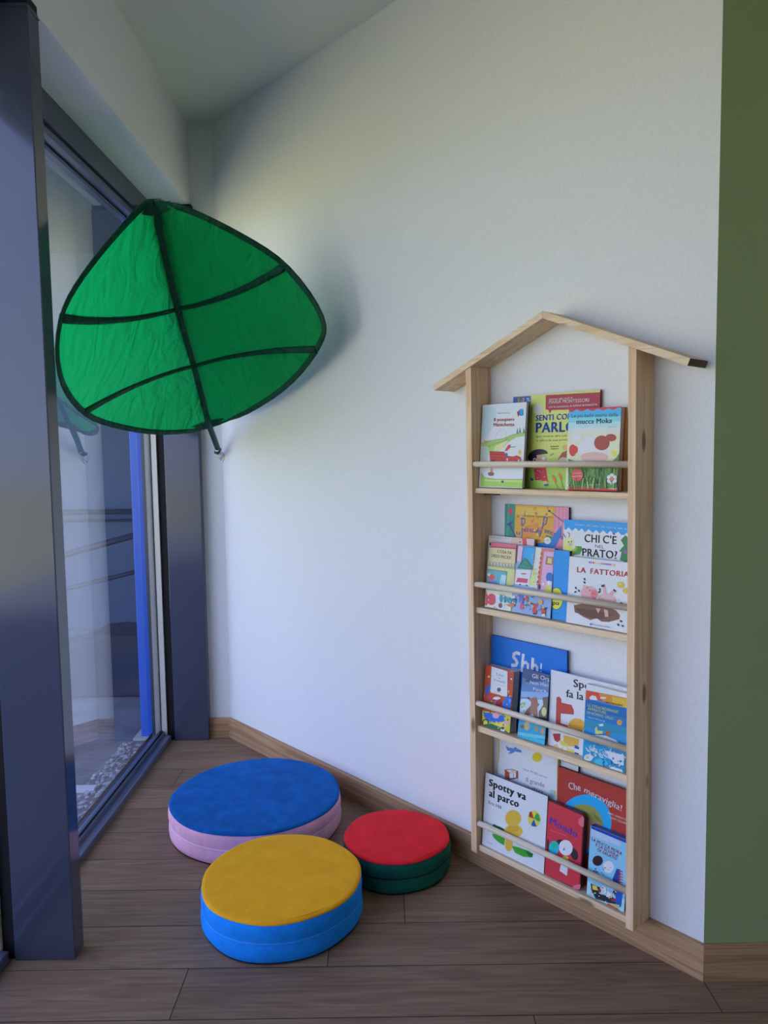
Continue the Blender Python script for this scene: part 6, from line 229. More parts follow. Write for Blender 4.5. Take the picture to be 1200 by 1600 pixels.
{"x":-0.6982,"yb":-0.072,"z":0.5244,"a":0.1041,"w":0.1124,"h":0.1925,"th":0.03,"label":"small thick red storybook with a white title panel, at the window end of third shelf","cover":"9a9690","pages":"a8a298","name":"picture_book","rnd":0,"style":"hard","art":[["p","a8402a",[[0.0,0.0],[112.4,0.0],[112.4,192.5],[0.0,192.5]]],["p","b8c050",[[104.1,191.9],[102.5,190.9],[100.6,191.2],[99.8,192.5],[100.8,192.5],[102.8,192.5],[104.2,192.5]]],["p","702c30",[[82.3,127.5],[79.6,126.7],[76.5,128.0],[75.3,130.4],[76.9,132.0],[80.1,131.7],[82.6,129.7]]],["p","b8c050",[[88.0,171.6],[85.8,170.4],[82.1,170.6],[79.7,172.0],[80.4,173.5],[83.7,174.1],[87.1,173.2]]],["p","3c7838",[[39.3,75.3],[35.8,74.2],[33.3,75.6],[33.6,78.4],[36.4,80.5],[39.8,80.4],[41.0,78.1]]],["p","b8c050",[[104.8,111.8],[101.6,111.0],[99.5,112.4],[100.2,115.0],[103.1,116.8],[106.0,116.4],[106.7,114.2]]],["p","702c30",[[18.6,131.1],[16.3,130.0],[14.2,130.5],[13.9,132.3],[15.6,134.1],[18.0,134.5],[19.4,133.2]]],["p","c8b8a0",[[24.1,74.4],[21.5,73.5],[19.7,74.5],[20.1,76.6],[22.4,78.2],[24.9,78.1],[25.6,76.4]]],["p","c8b8a0",[[37.5,137.4],[35.6,137.7],[34.5,139.5],[35.1,141.5],[36.9,142.2],[38.6,141.1],[38.9,138.9]]],["p","c8a030",[[39.3,89.0],[37.2,88.2],[35.7,88.9],[35.7,90.5],[37.3,91.9],[39.3,91.9],[40.2,90.6]]],["p","c8a030",[[30.3,116.9],[28.4,114.3],[25.4,113.7],[23.6,115.5],[24.4,118.4],[27.2,120.1],[29.8,119.5]]],["p","c8b8a0",[[112.4,117.4],[112.4,115.1],[112.4,115.4],[111.9,118.1],[112.4,121.1],[112.4,122.2],[112.4,120.6]]],["p","b8c050",[[97.3,126.8],[94.4,126.5],[93.3,127.8],[94.9,129.6],[97.9,130.6],[100.2,130.1],[99.9,128.4]]],["p","2c5ca8",[[111.1,99.8],[107.8,99.2],[106.2,100.7],[107.5,103.1],[110.7,104.6],[112.4,104.1],[112.4,102.0]]],["p","b8c050",[[33.7,77.6],[31.1,77.9],[29.8,80.1],[30.8,82.6],[33.2,83.5],[35.4,82.1],[35.6,79.5]]],["p","3c7838",[[100.9,101.9],[99.3,100.4],[97.4,100.3],[96.6,101.7],[97.6,103.6],[99.5,104.5],[101.0,103.7]]],["p","c8a030",[[78.3,107.8],[75.5,108.2],[74.6,110.5],[76.2,112.9],[79.2,113.6],[81.2,112.1],[80.8,109.5]]],["p","2c5ca8",[[104.3,178.3],[101.6,177.8],[100.4,178.8],[101.6,180.6],[104.4,181.8],[106.5,181.5],[106.5,180.0]]],["p","3c7838",[[26.1,158.7],[22.7,158.3],[21.5,159.5],[23.4,161.4],[27.0,162.6],[29.5,162.1],[29.1,160.4]]],["p","3c7838",[[37.0,121.4],[33.2,121.2],[31.3,123.5],[32.5,126.6],[36.1,128.2],[39.2,127.0],[39.6,124.0]]],["p","c8a030",[[100.0,122.2],[97.9,122.2],[96.2,123.9],[96.0,126.1],[97.6,127.1],[99.7,126.1],[100.8,123.9]]],["p","c8a030",[[3.3,91.6],[0.9,91.1],[0.0,92.2],[0.0,94.2],[2.1,95.4],[4.3,95.1],[4.8,93.4]]],["p","2c5ca8",[[95.1,163.2],[94.0,160.7],[91.4,159.7],[89.4,160.9],[89.3,163.5],[91.4,165.4],[93.9,165.3]]],["p","c8b8a0",[[55.2,181.4],[52.4,180.3],[49.9,181.2],[49.7,183.6],[51.8,185.5],[54.8,185.6],[56.3,183.8]]],["p","2c5ca8",[[96.0,114.0],[94.9,112.2],[92.2,111.3],[90.1,111.9],[90.0,113.7],[92.1,115.2],[94.8,115.3]]],["p","c8b8a0",[[107.3,166.0],[104.5,165.3],[102.0,166.8],[101.7,169.3],[103.8,170.9],[106.8,170.4],[108.3,168.2]]],["p","c8b8a0",[[40.9,111.7],[39.9,109.4],[37.6,108.4],[35.7,109.5],[35.6,111.9],[37.5,113.8],[39.8,113.7]]],["p","2c5ca8",[[75.5,111.5],[73.0,109.4],[69.8,109.4],[68.4,111.4],[69.7,114.0],[72.8,115.1],[75.4,114.0]]],["p","b8c050",[[77.9,109.2],[75.7,107.5],[71.9,107.2],[69.4,108.6],[70.0,110.5],[73.4,111.6],[76.9,111.0]]],["p","3c7838",[[54.2,174.8],[51.6,175.1],[50.8,177.0],[52.4,178.9],[55.2,179.6],[57.1,178.4],[56.7,176.2]]],["p","b8c050",[[12.4,117.0],[10.2,114.5],[8.0,114.2],[7.5,116.4],[9.1,119.3],[11.5,120.9],[13.0,119.9]]],["p","702c30",[[64.2,171.5],[61.1,172.1],[60.2,174.6],[62.0,177.2],[65.3,177.9],[67.5,176.2],[67.0,173.4]]],["p","3c7838",[[92.4,105.7],[90.0,103.4],[86.5,103.2],[84.6,105.2],[85.7,107.9],[89.0,109.3],[92.0,108.3]]],["p","702c30",[[39.8,145.7],[36.8,143.8],[33.0,144.2],[31.2,146.6],[32.7,149.1],[36.5,149.9],[39.6,148.3]]],["p","b8c050",[[19.0,154.0],[15.0,153.0],[12.1,154.8],[12.6,158.1],[16.0,160.4],[19.9,159.9],[21.2,157.1]]],["p","2c5aa0",[[4.9,118.7],[29.3,138.4],[22.5,110.6],[14.6,94.4],[7.6,104.8]]],["p","b02c5c",[[34.2,93.0],[33.8,90.8],[32.2,88.5],[29.6,86.6],[26.3,85.1],[22.8,84.2],[19.4,84.2],[16.6,84.9],[14.6,86.3],[13.9,88.3],[14.3,90.5],[15.9,92.8],[18.5,94.8],[21.8,96.2],[25.3,97.1],[28.7,97.1],[31.5,96.4],[33.4,95.0]]],["p","c8ccd0",[[68.5,99.8],[67.7,98.0],[65.3,96.0],[61.5,94.1],[56.7,92.4],[51.6,91.2],[46.8,90.6],[42.8,90.8],[40.1,91.6],[39.1,93.0],[39.8,94.8],[42.3,96.8],[46.1,98.7],[50.9,100.4],[56.0,101.6],[60.8,102.1],[64.8,102.0],[67.5,101.2]]],["p","c0c2cb",[[25.1,191.3],[89.3,189.0],[94.2,109.3],[27.1,109.3]]],["t","6a6a70","Tanti",43.6,167.7,74.8,168.4,7.9,0],["t","6a6a70","e",56.3,158.5,63.7,158.9,5.1,0],["t","6a7080","fratelli",37.6,148.6,82.3,148.8,8.0,0],["t","8a8a90","storie di casa",32.5,136.7,84.3,141.1,2.8,0],["p","4a4a52",[[68.1,126.8],[67.8,124.5],[66.6,122.3],[64.7,120.4],[62.3,119.0],[59.7,118.4],[57.1,118.6],[55.0,119.6],[53.5,121.3],[52.9,123.4],[53.1,125.8],[54.3,128.0],[56.2,129.9],[58.6,131.3],[61.3,131.8],[63.8,131.6],[66.0,130.6],[67.4,129.0]]],["t","5a5a62","EDIZIONI",43.4,114.2,70.2,115.5,2.3,0],["p","1e5cb0",[[93.7,115.1],[111.6,109.9],[110.5,86.3],[103.4,66.0],[82.3,74.8],[75.6,85.0]]],["p","4c88d0",[[100.2,107.2],[109.1,104.6],[104.5,89.6]]],["p","c86a3c",[[64.5,75.3],[63.6,72.6],[60.7,69.8],[56.2,67.1],[50.5,64.9],[44.3,63.4],[38.5,62.8],[33.6,63.2],[30.3,64.6],[29.1,66.7],[29.9,69.4],[32.9,72.3],[37.5,75.0],[43.2,77.2],[49.4,78.6],[55.2,79.2],[60.0,78.7],[63.2,77.4]]],["p","5c6a30",[[37.4,75.9],[36.9,73.3],[35.0,70.7],[32.0,68.4],[28.1,66.6],[24.0,65.6],[20.0,65.5],[16.7,66.3],[14.4,67.9],[13.5,70.2],[14.0,72.8],[15.9,75.4],[19.0,77.7],[22.9,79.5],[27.0,80.5],[31.0,80.6],[34.3,79.7],[36.5,78.1]]],["p","702434",[[72.7,84.3],[72.2,81.4],[70.3,78.6],[67.4,76.1],[63.7,74.2],[59.6,73.3],[55.7,73.3],[52.4,74.3],[50.2,76.2],[49.3,78.7],[49.7,81.6],[51.6,84.5],[54.6,87.0],[58.3,88.8],[62.4,89.8],[66.3,89.7],[69.5,88.7],[71.7,86.8]]],["p","b8b03c",[[0.0,44.5],[112.4,55.1],[112.4,0.0],[1.3,0.0]]],["p","1e5cb0",[[3.5,41.3],[93.1,49.4],[88.6,31.8],[60.0,19.8],[27.1,16.1],[11.1,24.0]]],["p","c890a0",[[68.6,45.6],[68.1,42.2],[66.0,38.9],[62.6,35.9],[58.3,33.7],[53.6,32.5],[49.1,32.5],[45.3,33.6],[42.7,35.8],[41.6,38.8],[42.2,42.2],[44.3,45.6],[47.8,48.6],[52.1,50.8],[56.8,52.0],[61.3,51.9],[65.0,50.8],[67.6,48.6]]],["p","c8c050",[[100.8,25.6],[99.5,22.6],[95.2,19.0],[88.5,15.5],[80.1,12.4],[71.0,10.0],[62.4,8.7],[55.2,8.6],[50.4,9.8],[48.6,12.1],[50.0,15.2],[54.4,18.8],[61.3,22.3],[69.8,25.5],[78.8,27.8],[87.4,29.0],[94.4,29.1],[99.1,27.9]]],["p","141c24",[[29.2,11.8],[28.7,7.5],[26.7,3.2],[23.2,0.0],[18.8,0.0],[14.0,0.0],[9.4,0.0],[5.4,0.0],[2.7,0.7],[1.5,4.7],[2.0,9.1],[4.2,13.4],[7.6,17.1],[12.1,19.7],[16.9,20.9],[21.5,20.6],[25.4,18.8],[28.1,15.8]]],["p","c8c040",[[24.4,10.6],[24.2,7.4],[22.8,4.3],[20.6,1.7],[17.7,0.0],[14.6,0.0],[11.5,0.0],[9.0,0.7],[7.2,3.0],[6.4,5.9],[6.7,9.1],[8.0,12.2],[10.3,14.9],[13.2,16.7],[16.3,17.5],[19.3,17.2],[21.9,15.8],[23.7,13.5]]],["p","1c5c34",[[4.5,0.0],[39.5,12.1],[84.5,9.6],[112.3,0.0],[104.1,0.0],[4.7,0.0]]],["p","d8d8dc",[[92.6,4.7],[92.3,1.5],[91.2,0.0],[89.2,0.0],[86.6,0.0],[83.8,0.0],[81.1,0.0],[78.8,0.0],[77.2,0.0],[76.4,0.4],[76.6,3.7],[77.8,6.9],[79.8,9.5],[82.4,11.3],[85.2,12.0],[87.9,11.6],[90.2,10.1],[91.8,7.7]]],["p","5c2c60",[[90.9,11.3],[90.6,9.6],[89.6,8.0],[88.0,6.5],[86.0,5.4],[83.8,4.8],[81.7,4.8],[79.9,5.4],[78.7,6.5],[78.2,8.0],[78.4,9.7],[79.4,11.3],[81.0,12.8],[83.1,13.9],[85.3,14.5],[87.4,14.5],[89.1,13.9],[90.4,12.8]]],["p","c890a8",[[107.3,32.0],[106.9,29.8],[105.3,27.6],[102.9,25.6],[99.8,24.0],[96.4,23.2],[93.2,23.0],[90.5,23.7],[88.6,25.1],[87.9,26.9],[88.3,29.1],[89.8,31.4],[92.3,33.4],[95.5,34.9],[98.8,35.8],[102.1,35.9],[104.7,35.2],[106.6,33.8]]],["p","7c2830",[[88.5,17.7],[86.0,17.3],[83.9,19.0],[83.8,21.4],[85.8,22.8],[88.4,22.0],[89.6,19.8]]],["p","e09040",[[81.0,22.5],[78.1,20.6],[75.1,21.0],[74.3,23.4],[76.2,26.0],[79.5,26.8],[81.7,25.3]]],["p","e09040",[[15.6,38.8],[12.8,38.5],[11.4,40.1],[12.4,42.4],[15.2,43.6],[17.5,42.9],[17.7,40.7]]],["p","7c2830",[[43.7,86.7],[42.3,84.4],[40.2,83.8],[39.0,85.3],[39.6,87.8],[41.5,89.4],[43.4,88.9]]],["p","2c7c40",[[46.4,1.1],[44.4,0.0],[42.0,0.0],[41.0,0.2],[42.1,2.8],[44.6,4.3],[46.5,3.5]]],["p","7c2830",[[33.4,43.1],[30.1,42.0],[28.3,43.0],[29.4,45.4],[32.6,47.4],[35.4,47.4],[35.8,45.6]]],["p","d8d0c8",[[90.2,40.3],[88.4,40.6],[87.2,42.4],[87.7,44.5],[89.4,45.2],[91.0,44.1],[91.4,41.9]]],["p","e09040",[[94.6,33.4],[92.6,32.8],[89.8,33.6],[88.5,35.4],[89.6,36.6],[92.2,36.5],[94.5,35.0]]],["p","2c68b8",[[51.5,79.7],[48.8,80.3],[47.9,83.0],[49.4,85.8],[52.3,86.5],[54.2,84.6],[53.9,81.6]]],["p","e09040",[[98.2,86.5],[96.3,84.2],[94.2,83.8],[93.3,85.6],[94.4,88.3],[96.6,89.7],[98.3,88.9]]],["p","d8d0c8",[[20.9,0.0],[17.5,0.0],[16.0,0.0],[17.6,0.0],[21.0,0.0],[23.7,0.0],[23.6,0.0]]],["p","c8b040",[[61.6,0.0],[58.9,0.0],[57.7,0.0],[58.8,0.0],[61.4,0.0],[63.7,0.0],[63.7,0.0]]],["p","2c68b8",[[18.0,36.9],[15.0,35.1],[12.2,35.6],[11.8,38.0],[14.0,40.5],[17.2,41.2],[19.0,39.6]]],["p","d8d0c8",[[42.7,52.9],[40.9,51.9],[39.1,52.3],[38.7,53.8],[40.0,55.3],[42.0,55.6],[43.2,54.6]]],["p","e09040",[[76.7,8.9],[75.0,7.8],[72.9,7.9],[72.0,9.2],[72.9,10.7],[75.0,11.3],[76.7,10.5]]],["p","2c68b8",[[102.1,80.5],[100.3,79.2],[96.9,78.8],[94.4,79.5],[94.7,80.8],[97.5,81.7],[100.8,81.6]]],["p","e09040",[[40.9,0.0],[38.7,0.0],[37.0,0.0],[37.1,0.0],[39.0,0.0],[41.2,0.0],[42.0,0.0]]],["p","7c2830",[[65.1,91.2],[62.9,91.4],[61.6,93.2],[62.1,95.4],[64.1,96.3],[66.0,95.1],[66.5,92.9]]],["p","2c68b8",[[112.4,102.4],[112.4,101.0],[112.4,100.6],[112.4,101.5],[112.4,103.1],[112.4,104.1],[112.4,103.8]]],["p","7c2830",[[99.0,74.3],[97.8,71.7],[96.2,71.0],[95.3,72.7],[95.9,75.5],[97.4,77.4],[98.8,76.8]]],["p","2c7c40",[[35.1,11.8],[32.8,11.7],[31.3,13.3],[31.7,15.5],[33.7,16.6],[35.8,15.7],[36.5,13.6]]],["p","d8d0c8",[[52.6,69.0],[50.2,67.9],[47.1,68.5],[45.6,70.4],[46.9,72.1],[50.0,72.4],[52.5,71.0]]],["p","2c68b8",[[47.6,1.1],[46.1,0.0],[44.4,0.1],[43.8,1.3],[44.7,2.7],[46.5,3.3],[47.7,2.5]]],["p","e09040",[[39.2,68.8],[35.9,67.3],[33.2,68.3],[33.1,70.9],[35.7,73.3],[39.1,73.6],[40.6,71.6]]],["p","e09040",[[71.7,20.4],[68.6,18.5],[65.2,19.1],[64.2,21.7],[66.3,24.3],[69.9,25.0],[72.3,23.2]]],["p","7c2830",[[54.4,0.0],[51.0,0.0],[49.3,0.0],[50.6,0.0],[54.0,0.0],[56.8,0.0],[57.0,0.0]]],["p","e09040",[[45.6,18.8],[43.8,17.9],[41.4,18.3],[40.2,19.6],[41.1,21.0],[43.4,21.3],[45.4,20.3]]],["p","2c7c40",[[104.1,38.2],[101.1,37.7],[99.2,39.5],[99.9,42.1],[102.6,43.7],[105.4,42.9],[106.0,40.5]]],["p","2c68b8",[[11.4,30.2],[8.2,28.6],[6.1,29.2],[6.6,31.6],[9.4,33.9],[12.4,34.5],[13.2,32.8]]],["p","7c2830",[[35.2,50.8],[33.5,49.4],[30.7,49.1],[28.9,50.3],[29.6,51.9],[32.0,52.9],[34.5,52.4]]],["p","c8b040",[[25.1,65.9],[23.6,63.3],[20.7,62.4],[18.7,63.8],[18.9,66.4],[21.3,68.3],[24.1,68.1]]],["p","d8d0c8",[[81.7,23.9],[81.0,21.3],[79.2,20.2],[77.6,21.5],[77.4,24.2],[78.8,26.3],[80.7,26.1]]],["p","c8b040",[[72.1,6.3],[70.7,3.9],[68.2,3.1],[66.5,4.5],[66.9,7.0],[69.1,8.8],[71.4,8.4]]],["p","d8d0c8",[[61.5,23.6],[60.3,21.3],[58.4,20.6],[57.3,22.1],[57.9,24.7],[59.6,26.3],[61.3,25.9]]],["p","e09040",[[72.6,48.0],[69.9,48.3],[69.0,50.2],[70.5,52.4],[73.3,53.2],[75.3,52.0],[75.0,49.7]]],["p","2c68b8",[[68.0,5.9],[65.6,6.0],[64.4,7.8],[65.3,10.1],[67.7,11.0],[69.7,10.0],[69.8,7.7]]],["p","2c7c40",[[9.2,57.4],[6.7,56.8],[4.2,58.2],[3.6,60.4],[5.3,61.9],[8.1,61.4],[9.8,59.4]]],["p","7c2830",[[73.0,85.2],[70.3,82.9],[67.1,82.9],[65.8,85.2],[67.4,88.0],[70.7,89.2],[73.2,88.0]]],["p","2c7c40",[[112.4,25.2],[111.6,25.1],[110.5,26.9],[112.4,29.2],[112.4,30.3],[112.4,29.4],[112.4,27.1]]],["p","2c7c40",[[84.7,49.5],[81.6,49.3],[80.1,51.1],[81.5,53.6],[84.7,54.9],[87.2,54.0],[87.3,51.6]]]]},
{"x":-0.4574,"yb":-0.056,"z":0.5219,"a":0.0711,"w":0.262,"h":0.2251,"th":0.008,"label":"large white picture book with black serif title and a red bed, third shelf","cover":"a4a6b4","pages":"c9c4b8","name":"picture_book","rnd":0,"style":"hard","art":[["p","bfbfca",[[0.0,0.0],[262.0,0.0],[262.0,225.1],[0.0,225.1]]],["l","a8a8b8",[[5.8,222.1],[0.0,0.0]],1.42],["t","2c2c34","Spotty",79.2,191.6,180.8,197.3,22.2,4],["t","2c2c34","fa la nanna",54.4,157.0,207.4,163.0,21.5,4],["p","a83c38",[[24.4,147.1],[32.6,151.4],[39.8,145.9],[40.4,135.4],[75.8,136.8],[83.3,123.4],[83.9,111.8],[40.6,104.5],[40.8,74.8],[66.9,74.5],[67.7,60.5],[26.3,59.0]]],["p","741c24",[[26.1,63.8],[67.3,67.5],[67.6,61.7],[26.4,56.7]]],["p","cbcbd3",[[42.0,103.7],[85.4,109.8],[84.8,95.6],[71.9,82.9],[64.0,78.4],[42.2,75.1]]],["p","bf8f38",[[123.6,89.3],[122.3,81.9],[117.9,74.4],[110.9,67.9],[102.1,63.0],[92.5,60.4],[83.3,60.4],[75.6,63.1],[70.4,68.1],[68.3,74.8],[69.6,82.4],[74.2,90.0],[81.4,96.6],[90.3,101.4],[99.9,103.8],[109.0,103.6],[116.5,100.9],[121.6,95.9]]],["p","bf8f38",[[70.1,65.9],[115.1,75.5],[113.3,61.0],[70.4,61.2]]],["p","a06a2c",[[67.4,65.2],[115.3,73.2],[113.3,59.9],[75.9,59.2]]],["p","943038",[[16.2,37.1],[42.4,44.2],[43.4,25.4],[34.2,15.7],[22.8,19.7]]],["p","c4943c",[[53.6,42.5],[106.2,45.1],[104.6,23.7],[72.8,14.7],[54.4,26.1]]],["p","b8b04c",[[36.7,21.2],[54.4,26.1],[70.2,13.9],[92.2,6.1],[90.3,0.0],[41.3,0.0],[54.1,7.0]]],["p","c4a078",[[19.4,4.4],[34.5,11.0],[40.7,0.0],[35.6,0.0],[21.4,0.0]]],["p","c8ccd4",[[51.2,9.7],[66.1,12.8],[65.8,0.0],[54.7,0.0]]],["p","2c4488",[[93.9,25.3],[107.4,22.1],[107.7,15.2],[91.7,15.3]]],["p","2c4488",[[93.7,4.1],[108.4,3.7],[106.2,0.0],[92.8,0.0]]],["p","d0c8d4",[[67.5,13.1],[91.6,17.6],[86.8,6.9],[73.2,7.7]]],["l","6a2420",[[24.4,147.1],[32.6,151.4],[39.8,145.9],[40.4,135.4],[75.8,136.8],[83.3,123.4],[83.9,111.8],[40.6,104.5],[40.8,74.8],[26.3,59.0],[24.4,147.1]],0.94]]},
